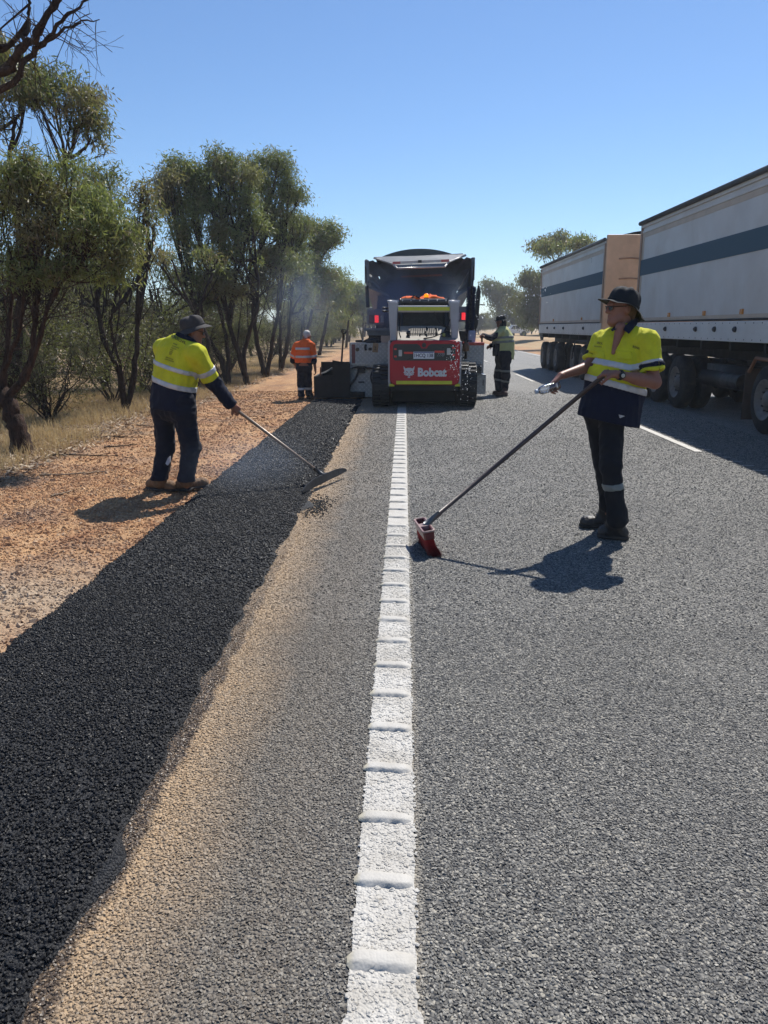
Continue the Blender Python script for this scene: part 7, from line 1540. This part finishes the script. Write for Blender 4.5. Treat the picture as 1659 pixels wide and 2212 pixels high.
def spreader():
    Y0 = 17.72; A = lambda x, y, Y=Y0: at(x, y, Y); root = empty('asphalt_spreader', (0.2, 18.2, 0)); tag(root, 'aluminium checker plate asphalt spreader with black hopper in front of the loader', 'spreader')
    a, b = A(755, 786), A(846, 741); ub = MB().box((a[0], Y0, a[2]), (b[0], Y0 + 0.55, b[2])).build('upper_box', M_chk, root, bevel=0.006)
    MB().box((a[0] - 0.01, Y0 - 0.012, a[2] - 0.012), (b[0], Y0 + 0.02, a[2] + 0.006)).build('trim', simple('aluminium_edge', (0.45, 0.45, 0.45), 0.4, 0.7), root)
    q = [A(755, 787.5), A(846, 787.5), A(846, 868), A(773, 863), A(756, 846)]; q = [(p[0], Y0 + 0.02, max(p[2], 0.035)) for p in q]
    lb = MB().prism(q, (0, 0.5, 0)).build('lower_box', M_chk, root, bevel=0.006)
    c, d = A(772, 806), A(789, 791); MB().box((c[0], Y0 - 0.02, c[2]), (d[0], Y0 + 0.03, d[2])).build('rubber_hatch', M_black, lb, bevel=0.006)
    MB().tube(bez_path([A(774, 804, 17.68), A(766, 820, 17.67), A(756, 834, 17.66), A(744, 850, 17.66)]), 0.022, 8).build('hose', M_black, root, True)
    MB().tube(bez_path([A(842, 791, 17.6), A(822, 795, 17.55), A(806, 801, 17.5), A(801, 814, 17.4), A(804, 828, 17.3)]), 0.020, 8).build('hose', M_black, root, True)
    c, d = A(774, 827), A(787, 824); MB().box((c[0], Y0 + 0.005, c[2]), (d[0], Y0 + 0.03, d[2])).build('slot', M_black, lb)
    c, d = A(760, 785), A(767, 744); MB().box((c[0], Y0 - 0.008, c[2]), (d[0], Y0 + 0.004, d[2])).build('lamp_strip', simple('dark_red_lens', (0.17, 0.03, 0.035), 0.35), ub, bevel=0.004)
    MB().lathe((A(772, 755)[0], Y0 + 0.002, A(772, 755)[2]), (0, -1, 0), [(0, 0.045), (0.012, 0.04), (0.012, 0.001)], 14).build('filler_cap', simple('brown_cap', (0.11, 0.085, 0.05), 0.5), ub, True)
    MB().tube(bez_path([A(790, 744, 17.7), A(789, 751, 17.69), A(790, 757, 17.69)]), 0.025, 8).build('handle', M_black, ub, True)
    c, d = A(796, 757), A(803, 751); MB().box((c[0], Y0 - 0.015, c[2]), (d[0], Y0 + 0.004, d[2])).build('latch', M_black, ub, bevel=0.008)
    c, d = A(805, 761), A(817, 741); cd = MB().box((c[0], Y0 - 0.010, c[2]), (d[0], Y0 - 0.002, d[2]), roty(0.10)).build('cardboard_tag', simple('cardboard', (0.36, 0.24, 0.14), 0.85), ub)
    text_on('tag_number', '2', (c[0] + 0.035, Y0 - 0.0165, c[2] + 0.05), (1, 0, 0), (0, 0, 1), 0.045, 0.08, M_ink, cd)
    # right side: matching boxes, red capped
    a, b = A(990, 806), A(1046, 746); rb = MB().box((a[0], Y0, a[2]), (b[0], Y0 + 0.5, b[2])).build('upper_box', M_chk, root, bevel=0.006)
    a2, b2 = A(1003, 746), A(1046.5, 739.5); MB().box((a2[0], Y0 - 0.01, a2[2]), (b2[0], Y0 + 0.51, b2[2])).build('red_lid', simple('red_lid_paint', (0.50, 0.06, 0.045), 0.45), rb, bevel=0.008)
    a, b = A(1010, 851), A(1050, 808); lo = MB().box((a[0], Y0 - 0.03, a[2]), (b[0], Y0 + 0.5, b[2] - 0.01)).build('lower_box', M_chk, root, bevel=0.006)
    c, d = A(1042, 833), A(1044.5, 820); MB().box((c[0], Y0 - 0.038, c[2]), (d[0], Y0 - 0.02, d[2])).build('slot', M_black, lo)
    a, b = A(1003, 806), A(1039, 790); MB().box((a[0], Y0 - 0.20, a[2]), (b[0], Y0 - 0.01, b[2])).build('toolbox', simple('black_box', (0.02, 0.02, 0.022), 0.5), root, bevel=0.02)
    MB().tube([A(1012, 788, 17.5), A(1038, 787, 17.5)], 0.010, 8).build('lever', simple('lever_grey', (0.35, 0.35, 0.36), 0.4, 0.5), root, True); MB().sphere(A(1011, 787.5, 17.5), 0.04, 12, 8).build('lever_knob', M_redref, root, True)
    MB().tube([A(1041, 740, 17.9), A(1041, 724, 17.9)], 0.02, 8).build('post', M_steel, root, True)
    # black hopper wing on the left with hot mix inside, strike-off plates
    q = [A(718, 778, 17.55), A(756, 785, 17.55), A(757, 862, 17.55), A(718, 858, 17.55)]; q = [(p[0], 17.55, max(p[2], 0.03)) for p in q]; MB().prism(q, (0, 0.03, 0)).build('wing_plate', M_steel, root, bevel=0.006)
    xl_, xr_ = A(678, 830, 17.6)[0], A(719, 830, 17.6)[0]; zt = A(690, 813, 17.6)[2]; zt2 = A(718, 798, 17.6)[2]
    MB().prism([(xl_, 17.6, 0.03), (xr_, 17.6, 0.03), (xr_, 17.6, zt + 0.02), (xl_, 17.6, zt)], (0, 0.03, 0)).build('hopper_back', M_steel, root, bevel=0.006)
    MB().box((xl_, 17.63, 0.03), (xl_ + 0.03, 19.2, zt)).box((xl_, 19.2, 0.03), (1.3, 19.24, zt2 + 0.1)).build('hopper_side', M_steel, root, bevel=0.006)
    r = np.random.default_rng(71); n, m = 18, 16; V = []
    for i in range(n):
        for j in range(m):
            u, v = i / (n - 1), j / (m - 1); V.append((xl_ + 0.03 + 1.5 * u, 17.64 + 1.5 * v, zt - 0.02 + (zt2 - zt + 0.05) * min(1, u * 3.2) + 0.02 * r.normal() + 0.12 * math.sin(math.pi * v) * u))
    link('hot_mix', V, np.array([[i * m + j, (i + 1) * m + j, (i + 1) * m + j + 1, i * m + j + 1] for i in range(n - 1) for j in range(m - 1)]), M_asph, root, True)
    MB().tube([A(692, 813, 17.65), A(693, 793, 17.65)], 0.02, 6).build('height_pin', simple('rust_pin', (0.16, 0.07, 0.05), 0.7), root, True)
    MB().box((-1.2, 18.2, 0.05), (1.6, 18.35, 0.45)).box((-1.95, 17.66, 0.03), (-0.9, 17.72, 0.16)).build('frame', M_steel, root, bevel=0.01)
    return root
spreader()
def shovel():
    A = lambda x, y, Y=17.66: at(x, y, Y); g = A(737, 782); root = empty('shovel', (g[0], 17.66, 0.1)); tag(root, 'shovel with a handled grip standing upright in the black hopper', 'shovel')
    p0, p1 = A(736.5, 800), A(742, 722); MB().tube([p0, p1], [0.024, 0.019], 10).build('shaft', simple('dark_wood', (0.07, 0.05, 0.045), 0.6), root, True)
    d = nrm(p1 - p0); e = p1; MB().tube(bez_path([e, A(738.8, 718), A(738.0, 713), A(744.5, 712), A(747.5, 713.5), A(746, 719), e]), 0.014, 8).build('grip', M_black, root, True)
    b = p0; MB().prism([b + [-0.11, 0.02, 0.02], b + [0.11, 0.02, 0.02], b + [0.12, 0.02, -0.28], b + [0, 0.03, -0.38], b + [-0.12, 0.02, -0.28]], (0, 0.008, 0)).build('blade', M_steel, root, bevel=0.003)
shovel()
# tools and containers carried on the right box
def blue_brush():
    A = lambda x, y, Y=17.95: at(x, y, Y); t, b = A(1019, 622), A(1014, 717); root = empty('brush', (b[0], 17.95, 1.28)); tag(root, 'dark blue bristled brush standing upright on the red lid', 'brush')
    d = nrm(t - b); MB().tube([b - d * 0.22, t + d * 0.02], 0.035, 8).build('core', M_blk, root, True)
    r = np.random.default_rng(73); N = 2600; s = r.uniform(0, 1, N); a = r.uniform(0, 6.28, N); L = np.linalg.norm(t - b); p0 = b + np.outer(s * L, d); rr = 0.085 + 0.035 * r.random(N); e = np.stack([np.cos(a), np.sin(a), 0.25 * r.normal(size=N)], 1); p1 = p0 + e * rr[:, None]; w = np.array([0, 0, 0.006])
    V = np.stack([p0 - w, p0 + w, p1 + w * 0.6, p1 - w * 0.6], 1).reshape(-1, 3); o = link('bristles', V, np.arange(N * 4).reshape(-1, 4), simple('blue_bristle', (0.012, 0.022, 0.075), 0.5), root); o['kind'] = 'stuff'
blue_brush()
def squeegee():
    A = lambda x, y, Y=17.92: at(x, y, Y); t, b = A(1035.5, 617), A(1027.5, 712); root = empty('squeegee', (b[0], 17.92, 1.28)); tag(root, 'long narrow black squeegee blade standing right of the blue brush', 'squeegee')
    d = nrm(t - b); sdv = nrm(np.cross(d, (0, 1, 0))); L = np.linalg.norm(t - b)
    q = [b + sdv * x + d * L * s for x, s in ((-0.02, 0.0), (0.02, 0.0), (0.05, 0.15), (0.055, 0.85), (0.03, 1.0), (-0.005, 1.0), (-0.045, 0.85), (-0.045, 0.15))]
    MB().prism(q, (0, 0.03, 0)).build('blade', M_black, root, bevel=0.006); MB().tube([b + d * 0.55 - sdv * 0.05, b + d * 0.55 - sdv * 0.16], 0.014, 6).tube([b + d * 0.02, b - d * 0.30], 0.016, 8).build('pole', M_steel, root, True)
squeegee()
def jerrycan():
    A = lambda x, y, Y=17.85: at(x, y, Y); c, d = A(1011, 741), A(1027, 714); root = empty('jerrycan', ((c[0] + d[0]) / 2, 17.9, c[2])); tag(root, 'pale blue plastic container on the red lid below the brush', 'container')
    b = MB().box((c[0], 17.80, A(1, 739.5, 17.8)[2]), (d[0], 18.0, d[2])).build('tank', simple('pale_blue_plastic', (0.30, 0.36, 0.55), 0.4), root, bevel=0.02, seg=3); MB().tube([((c[0] + d[0]) / 2, 17.9, d[2] - 0.01), ((c[0] + d[0]) / 2, 17.9, d[2] + 0.05)], 0.03, 12).build('cap', M_black, b, True)
jerrycan()
def sprayer():
    A = lambda x, y, Y=17.5: at(x, y, Y); b = A(1006, 759); root = empty('pump_sprayer', b); tag(root, 'small brown pump sprayer hanging beside the red tailgate', 'sprayer')
    MB().lathe(b, (0, 0, 1), [(0, 0.03), (0.01, 0.075), (0.10, 0.08), (0.16, 0.07), (0.20, 0.035)], 18).build('tank', simple('brown_tank', (0.14, 0.075, 0.04), 0.35), root, True)
    MB().lathe(b + [0, 0, 0.195], (0, 0, 1), [(0, 0.04), (0.05, 0.04), (0.06, 0.02), (0.13, 0.016), (0.135, 0.03), (0.145, 0.001)], 14).build('pump', M_black, root, True); MB().tube([b + [-0.13, 0, 0.24], b + [0.13, 0, 0.225]], [0.022, 0.012], 8).build('nozzle', M_black, root, True)
    MB().tube([b, b - [0, 0, 0.14], b + [-0.02, 0.2, -0.16]], 0.03, 8).build('holder', M_black, root, True)
sprayer()
def bag():
    c = at(803, 737, 17.9); root = empty('tool_bag', (c[0], 17.9, c[2])); tag(root, 'black crumpled tool bag on top of the left checker plate box', 'bag')
    f0 = U([('e', c, (0.17, 0.13, 0.065), None), ('e', c + [0.12, 0, -0.01], (0.10, 0.12, 0.05), None)], 0.05); ff = folds(81, 0.018, 22); z0 = at(800, 741, 17.72)[2]; cloth('bag_body', lambda P: np.maximum(f0(P) + ff(P), z0 + 0.002 - P[:, 2]), c - 0.3, c + 0.35, 0.014, simple('black_canvas', (0.02, 0.02, 0.024), 0.8), root)
    MB().tube(bez_path([c + [-0.1, -0.02, 0.04], c + [0, -0.02, 0.10], c + [0.1, -0.02, 0.04]]), 0.012, 6).build('handle', M_black, root, True)
    c = at(778, 740, 17.85); r2 = empty('cable_coil', (c[0], 17.85, z0)); tag(r2, 'black cable coil with a pale plug on the left checker plate box', 'cable')
    th = np.linspace(0, 18, 60); MB().tube(np.stack([c[0] + 0.10 * np.cos(th), 17.88 + 0.10 * np.sin(th), z0 + 0.015 + 0.0025 * th], 1), 0.012, 6).build('cable', M_black, r2, True); MB().tube([(c[0] - 0.02, 17.80, z0 + 0.045), (c[0] + 0.08, 17.80, z0 + 0.05)], 0.02, 8).build('plug', M_clear, r2, True)
bag()

# ---- tipper truck feeding the spreader
def tipper():
    YT = 18.75; A = lambda x, y, Y=YT: at(x, y, Y); root = empty('tipper_truck', (0.33, 22.0, 0)); tag(root, 'dark grey tipper truck with raised tailgate emptying hot asphalt', 'truck')
    M_tub = simple('dark_tub_steel', (0.105, 0.122, 0.145), 0.5, 0.15, 0.5, 0.25, 2.5, 0.1, 20, 0.4, (0.03, 0.03, 0.03)); M_tubi = simple('worn_tub_inside', (0.13, 0.14, 0.15), 0.5, 0.5, 0.5, 0.35, 4, 0.2, 20, 0.4, (0.03, 0.03, 0.03)); M_frm = simple('pale_gate_edge', (0.48, 0.47, 0.44), 0.4, 0.3)
    xL, xR = A(789, 560)[0], A(1025, 560)[0]; zt = A(900, 560)[2]; L = 6.4; tilt = 0.10; xm = (xL + xR) / 2
    # half-pipe tub: rear section swept forward and down (body slightly raised)
    sec = [(xL, zt), (xL, zt - 0.10), (xL + 0.02, zt - 0.62), (A(838, 640)[0], A(838, 640)[2]), (A(852, 672)[0], A(852, 672)[2]), (A(975, 672)[0], A(975, 672)[2]), (A(990, 640)[0], A(990, 640)[2]), (xR - 0.02, zt - 0.62), (xR, zt - 0.10), (xR, zt)]
    sec = np.array(sec); n = len(sec); V = []
    for y, k in ((YT, 0), (YT + L, -tilt * L)): V += [(x, y, z + k) for x, z in sec]
    inn = sec + np.array([[0.05, 0], [0.05, 0], [0.05, 0.02], [0.05, 0.04], [0.02, 0.05], [-0.02, 0.05], [-0.05, 0.04], [-0.05, 0.02], [-0.05, 0], [-0.05, 0]])
    for y, k in ((YT, 0), (YT + L, -tilt * L)): V += [(x, y, z + k) for x, z in inn]
    F = [[i, i + 1, n + i + 1, n + i][::-1] for i in range(n - 1)] + [[2 * n + i, 2 * n + i + 1, 3 * n + i + 1, 3 * n + i] for i in range(n - 1)] + [[i, i + 1, 2 * n + i + 1, 2 * n + i] for i in range(n - 1)] + [[0, n, 3 * n, 2 * n], [n - 1, 3 * n - 1, 4 * n - 1, 2 * n - 1]]
    tub = link('tub', V, np.array(F), M_tub, root)
    link('tub_front', [(x, YT + L, z - tilt * L) for x, z in sec] + [(x, YT + L + 0.06, z - tilt * L) for x, z in sec], [np.array([list(range(n))]), np.array([[n + i for i in range(n)][::-1]])], M_tub, tub)
    # hot mix heap with ragged crest inside
    r = np.random.default_rng(91); V = []; N, Mv = 30, 14
    for i in range(N):
        u = i / (N - 1); crest = A(0, 612 - 14 * math.sin(math.pi * min(1, u * 1.15)) ** 1.0)[2]
        for j in range(Mv):
            v = j / (Mv - 1); x = A(812 + 178 * u, 620)[0]; V.append((x + 0.02 * r.normal() * (v > 0), YT + 0.15 + 0.5 * v + 0.02 * r.normal(), crest - 1.1 * (1 - v) ** 0.8 + 0.012 * r.normal()))
    link('hot_mix', V, np.array([[i * Mv + j, (i + 1) * Mv + j, (i + 1) * Mv + j + 1, i * Mv + j + 1] for i in range(N - 1) for j in range(Mv - 1)]), simple('mix_in_tub', (0.030, 0.033, 0.038), 0.7, 0, 0.4, 0.3, 14, 0.8, 60), tub, True)
    # inner worn side panels
    MB().prism([A(797, 598, 18.95), A(800, 604, 18.9), A(817, 624, 18.85), A(824, 624, 18.9), A(820, 616, 19.2), A(799, 592, 19.3)], (0.015, 0, 0)).prism([A(1013, 590, 18.95), A(1010, 604, 18.9), A(1000, 622, 18.85), A(990, 626, 18.9), A(996, 616, 19.2), A(1012, 588, 19.3)], (-0.015, 0, 0)).build('wear_plate', M_tubi, tub)
    # raised tailgate: trapezoid frame thrown up towards the rear
    gq = [A(808, 557.5, 18.75), A(849, 570.5, 18.2), A(858, 580, 18.05), A(960.5, 576.5, 18.05), A(970, 565.5, 18.2), A(1006, 551.5, 18.75)]
    gate = MB()
    for a, b in zip(gq[:-1], gq[1:]): gate.tube([a, b], 0.022, 6)
    gate = gate.build('tailgate', M_frm, root, True)
    MB().prism([gq[0], gq[1], gq[4], gq[5]], (0, 0.03, 0.03)).build('gate_skin', M_tub, gate); MB().prism([gq[1], gq[2], gq[3], gq[4]], (0, 0.03, 0.01)).build('gate_lip', simple('gate_grey', (0.19, 0.20, 0.21), 0.5, 0.3), gate)
    a, b = A(848, 571, 18.18), A(970, 565.5, 18.18); w_ = nrm(b - a); Lg = np.linalg.norm(b - a)
    strip_ = MB().prism([a, b, b + [0, 0, 0.055], a + [0, 0, 0.055]], (0, -0.006, 0)).build('reflector_board', simple('board_white', (0.55, 0.54, 0.50), 0.45), gate)
    for s in (0.0, 0.86): p = a + w_ * Lg * s; q = p + w_ * Lg * 0.14; MB().prism([p, q, q + [0, 0, 0.055], p + [0, 0, 0.055]], (0, -0.009, 0)).build('reflector', simple('dull_red', (0.50, 0.10, 0.09), 0.4), strip_)
    MB().cbox(A(907, 564.5, 18.15), (0.08, 0.03, 0.055)).build('gate_light', M_blk, gate)
    for x in (889, 927): MB().tube([A(x, 570, 18.17), A(x, 579, 18.06)], 0.010, 6).build('stay', M_frm, gate, True)
    MB().prism([A(866, 596, 19.6), A(955, 592, 19.6), A(955, 596, 19.6), A(866, 599.5, 19.6)], (0, 0.02, 0)).build('cab_guard_stripe', simple('orange_stripe', (0.55, 0.14, 0.06), 0.5), tub)
    bk = lambda pts: [A(x, y, 19.7) for x, y in pts]
    MB().prism(bk([(796, 566), (1020, 560), (1018, 588), (986, 590), (966, 591), (829, 597), (817, 597), (797, 597)]), (0, 0.03, 0)).prism(bk([(797, 597), (817, 597), (820, 603), (829, 597), (966, 591), (978, 598), (986, 590), (1018, 588), (1012, 628), (803, 630)]), (0, 0.03, 0)).build('inner_bulkhead', M_tub, tub)
    MB().prism([A(790, 566, 18.9), A(806, 562, 18.9), A(846, 596, 19.3), A(838, 605, 19.3), A(830, 600, 19.3), A(800, 590, 19.1)], (0, 0.03, 0)).prism([A(1024, 560, 18.9), A(1008, 555, 18.9), A(965, 592, 19.3), A(980, 600, 19.3), A(998, 585, 19.2), A(1018, 578, 19.1)], (0, 0.03, 0)).build('gate_arm', M_tub, tub, bevel=0.01)
    # rear posts, struts
    for x0_, x1_, ya, yb in ((788, 797, 562, 612), (1017, 1026, 556, 606)): c, d = A(x0_, yb), A(x1_, ya); MB().box((c[0], YT - 0.05, c[2]), (d[0], YT + 0.12, d[2])).build('rear_post', M_tub, tub, bevel=0.015)
    for xs_, sg in ((789.5, 1), (1024, -1)): MB().tube([A(xs_, 576, 18.6), A(xs_ + 3 * sg, 618, 18.6)], 0.016, 8).tube([A(xs_ + 3 * sg, 618, 18.6), A(xs_ + 5 * sg, 664, 18.6)], 0.045, 8).build('gate_ram', M_blk, root, True)
    # tarp on bows
    xs = np.linspace(A(812, 560)[0], A(1004, 551)[0], 19); V = []; ys = np.linspace(YT + 0.12, YT + L, 12)
    for k, y in enumerate(ys):
        for x in xs: u = (x - xs[0]) / (xs[-1] - xs[0]) * 2 - 1; V.append((x, y, A(905, 555)[2] - 0.03 + 0.235 * (1 - abs(u) ** 2.1) - tilt * (y - YT) * 0.9 + (0.012 if k % 2 else 0)))
    n = len(xs); link('tarp', V, np.array([[i * n + j, i * n + j + 1, (i + 1) * n + j + 1, (i + 1) * n + j] for i in range(len(ys) - 1) for j in range(n - 1)]), simple('green_grey_tarp', (0.10, 0.115, 0.11), 0.7, 0, 0.3, 0.2, 3, 0.4, 12), root, True)
    link('tarp_end', [V[j] for j in range(n)] + [(xs[-1], ys[0], A(905, 556)[2] - 0.03), (xs[0], ys[0], A(905, 558)[2] - 0.03)], [np.array([list(range(n)) + [n, n + 1]])], simple('green_grey_tarp', (0.1, 0.115, 0.11), 0.7), root)
    MB().tube([A(814, 558.5, 18.8), A(1000, 549.5, 18.8)], 0.022, 8).build('tarp_rope', simple('purple_rope', (0.10, 0.075, 0.10), 0.7), root, True)
    for k in range(8): p = A(837 + 21.5 * k, 557 - 0.95 * k, 18.76); MB().cbox(p, (0.075, 0.02, 0.028)).build('tarp_clip', M_silver, root, bevel=0.006)
    # tail lamp boards
    for x0_, x1_, lamps in ((793, 830, ((798, 806, simple('unlit_lens', (0.22, 0.06, 0.05), 0.35)), (809.5, 818, M_lamp_red), (822, 829, M_clear))), (988, 1026, ((990, 993.5, M_clear), (997, 1006, M_lamp_red), (1010, 1018, simple('unlit_lens', (0.22, 0.06, 0.05), 0.35))))):
        dy = -6 if x0_ > 900 else 0; c, d = A(x0_, 701 + dy, 18.9), A(x1_, 668 + dy, 18.9); bd = MB().box((c[0], 18.9, c[2]), (d[0], 18.93, d[2])).build('lamp_board', simple('grey_board', (0.20, 0.21, 0.22), 0.5, 0.1), root, bevel=0.006)
        for xa, xb, mt in lamps:
            c, d = A(xa, 697 + dy, 18.86), A(xb, 681 + dy, 18.86); MB().box((c[0] - 0.008, 18.87, c[2] - 0.008), (d[0] + 0.008, 18.905, d[2] + 0.008)).build('lamp_housing', M_blk, bd, bevel=0.01)
            for q in range(4): z0, z1 = c[2] + (d[2] - c[2]) * (q + 0.08) / 4, c[2] + (d[2] - c[2]) * (q + 0.92) / 4; MB().box((c[0], 18.855, z0), (d[0], 18.872, z1)).build('tail_lamp', mt, bd, bevel=0.005)
    # chassis, bars, wheels, cab beyond
    MB().box((xm - 0.45, 19.0, 0.75), (xm - 0.3, 27.5, 1.02)).box((xm + 0.3, 19.0, 0.75), (xm + 0.45, 27.5, 1.02)).build('chassis', M_steel, root, bevel=0.01)
    a, b = A(786, 715, 18.8), A(842, 709, 18.8); MB().box((a[0], 18.8, a[2]), (b[0] + 0.1, 18.9, b[2])).build('side_bar', simple('blue_grey_steel', (0.16, 0.19, 0.21), 0.5, 0.3), root, bevel=0.01)
    a, b = A(793, 725, 18.8), A(842, 712, 18.8); MB().box((a[0], 18.92, a[2]), (b[0] + 0.2, 19.3, b[2])).build('tool_locker', simple('blue_grey_steel', (0.16, 0.19, 0.21), 0.5), root, bevel=0.02)
    for y in (19.9, 21.25, 25.9): 
        wheel(root, (xm - 1.22, y, 0.5), 0.5, 0.28, -1, y < 24); wheel(root, (xm + 1.22, y, 0.5), 0.5, 0.28, 1, y < 24); MB().tube([(xm - 1.0, y, 0.5), (xm + 1.0, y, 0.5)], 0.08, 10).build('axle', M_steel, root, True)
    for sx in (-1, 1):
        MB().box((xm + sx * 1.22 - 0.3 * (sx > 0), 19.25, 0.95), (xm + sx * 1.22 + 0.3 * (sx < 0), 19.28, 1.5)).build('mudflap', M_black, root)
    cab_ = MB().box((xm - 1.2, 25.6, 0.95), (xm + 1.2, 27.6, 2.75)).build('cab', M_white, root, bevel=0.12, seg=4); MB().box((xm - 1.0, 25.585, 1.9), (xm + 1.0, 25.60, 2.5)).build('rear_window', M_glass, cab_)
tipper()

# ---- white utility parked on the far side road
def ute():
    Yc = 121.0; A = lambda x, y: at(x, y, Yc); x0, x1 = A(1086, 720)[0], A(1142.5, 720)[0]; z0 = float(ground_z((x0 + x1) / 2, Yc)); root = empty('parked_utility', ((x0 + x1) / 2, Yc, z0)); tag(root, 'small white utility vehicle parked on the far right side road', 'utility')
    L = x1 - x0; q = lambda u, z: (x0 + L * u, Yc - 0.9, z0 + z)
    out = [q(0, 0.45), q(0.0, 0.85), q(0.04, 0.98), q(0.24, 1.06), q(0.995, 1.10), q(1.0, 0.60), q(0.97, 0.45)]
    M_uw = simple('white_ute_paint', (0.74, 0.74, 0.74), 0.3, var=0.04); b = MB().prism(out, (0, 1.8, 0)).build('body', M_uw, root, bevel=0.08, seg=3)
    cb = MB().prism([q(0.22, 1.04), q(0.34, 1.62), q(0.40, 1.68), q(0.60, 1.68), q(0.66, 1.08)], (0, 1.7, 0)).build('cab', M_uw, b, bevel=0.06, seg=3)
    MB().prism([q(0.28, 1.10), q(0.36, 1.56), q(0.45, 1.58), q(0.45, 1.10)], (0, -0.01, 0)).prism([q(0.465, 1.10), q(0.465, 1.58), q(0.58, 1.58), q(0.625, 1.12)], (0, -0.01, 0)).build('window', M_glass, cb)
    for u in (0.20, 0.78):
        for s, yy in ((-1, Yc - 0.92), (1, Yc + 0.9)):
            c = np.array([x0 + L * u, yy, z0 + 0.40]); ax = np.array([0, s, 0]); t_ = MB().lathe(c - ax * 0.22, ax, [(0, 0.25), (0.02, 0.38), (0.05, 0.40), (0.20, 0.40), (0.225, 0.38), (0.23, 0.25)], 24).build('wheel', M_tyre, root, True); MB().lathe(c - ax * 0.02, ax, [(0, 0.1), (0.02, 0.25), (0.03, 0.22), (0.01, 0.06), (0.02, 0.01)], 18).build('rim', M_rim2, t_, True)
    MB().box((x1 - 0.02, Yc - 0.905, z0 + 0.75), (x1 + 0.02, Yc - 0.75, z0 + 1.0)).build('tail_lamp', simple('ute_lamp', (0.45, 0.02, 0.02), 0.3), b); MB().box((x0 + L * 0.68, Yc - 0.85, z0 + 1.10), (x1 - 0.05, Yc + 0.85, z0 + 1.14)).build('tray_cover', M_uw, b, bevel=0.02)
ute()

# ------------------------------------------------------------------ fumes off the hot mix and thin air haze
def smoke(name, lo, hi, dens, label, seed, col=(0.55, 0.72, 1.0)):
    m = MB().box(lo, hi); t = NT(name); p = t.obj(); lo, hi = np.array(lo, float), np.array(hi, float); c = (lo + hi) / 2; h = (hi - lo) / 2
    q = t.node('ShaderNodeVectorMath', {'operation': 'SUBTRACT'}, _0=p, _1=tuple(c)).outputs[0]; q = t.node('ShaderNodeVectorMath', {'operation': 'DIVIDE'}, _0=q, _1=tuple(h)).outputs[0]
    ln = t.node('ShaderNodeVectorMath', {'operation': 'LENGTH'}, _0=q).outputs['Value']
    n = t.noise(t.node('ShaderNodeVectorMath', {'operation': 'ADD'}, _0=p, _1=(seed, 0, 0)).outputs[0], 1.1, 3, 0.55, 0.6)
    d = t.math('MULTIPLY', t.rng(t.math('ADD', ln, t.math('MULTIPLY', n, 0.5)), 1.15, 0.35, 0, 1, True), t.rng(n, 0.35, 0.7)); d = t.math('MULTIPLY', d, dens)
    v = t.node('ShaderNodeVolumePrincipled', Color=col, Density=d, Anisotropy=0.35); t.l.new(v.outputs[0], t.out.inputs['Volume'])
    o = m.build(name, t.m); tag(o, label, 'smoke', kind='stuff'); return o
smoke('asphalt_smoke', (-1.6, 17.85, 0.9), (1.9, 19.5, 3.4), 4.5, 'bluish smoke rising off the hot asphalt around the tipper', 3)
smoke('drifting_smoke', (-4.6, 19.0, 0.4), (-1.0, 26.0, 4.2), 0.09, 'thin bluish smoke drifting left of the tipper towards the trees', 9)
smoke('strip_fumes', (-2.3, 5.6, 0.03), (-0.6, 8.6, 0.75), 0.22, 'faint blue fumes over the fresh asphalt near the rake', 14)

# thin air haze over the whole place
MH = NT('air_haze'); hv = MH.node('ShaderNodeVolumePrincipled', Color=(0.80, 0.89, 1.0), Density=0.0008, Anisotropy=0.3); MH.l.new(hv.outputs[0], MH.out.inputs['Volume'])
tag(MB().box((-950, -80, -1.3), (950, 2600, 14.0)).build('haze', MH.m), 'thin pale haze in the warm air over the road', 'haze', kind='stuff')

# labels: tell look-alikes apart by their order across the view
ORDW = 'first second third fourth fifth sixth seventh eighth ninth tenth eleventh twelfth thirteenth fourteenth fifteenth sixteenth seventeenth eighteenth nineteenth twentieth'.split()
ORDW += ['twenty-' + w for w in ORDW[:9]] + ['thirtieth'] + ['thirty-' + w for w in ORDW[:9]]
sets = {}
for o in COL.objects:
    if o.parent is None and 'label' in o and o.get('group'): sets.setdefault(o['label'], []).append(o)
def view_x(o):
    v = np.array(o.location) - CAM; return float(v @ _r) / max(0.1, float(v @ _f))
for lab, os_ in sets.items():
    if len(os_) > 1:
        for k, o in enumerate(sorted(os_, key=view_x)): o['label'] = lab + ', ' + (ORDW[k] if k < len(ORDW) else 'one') + ' from the left'
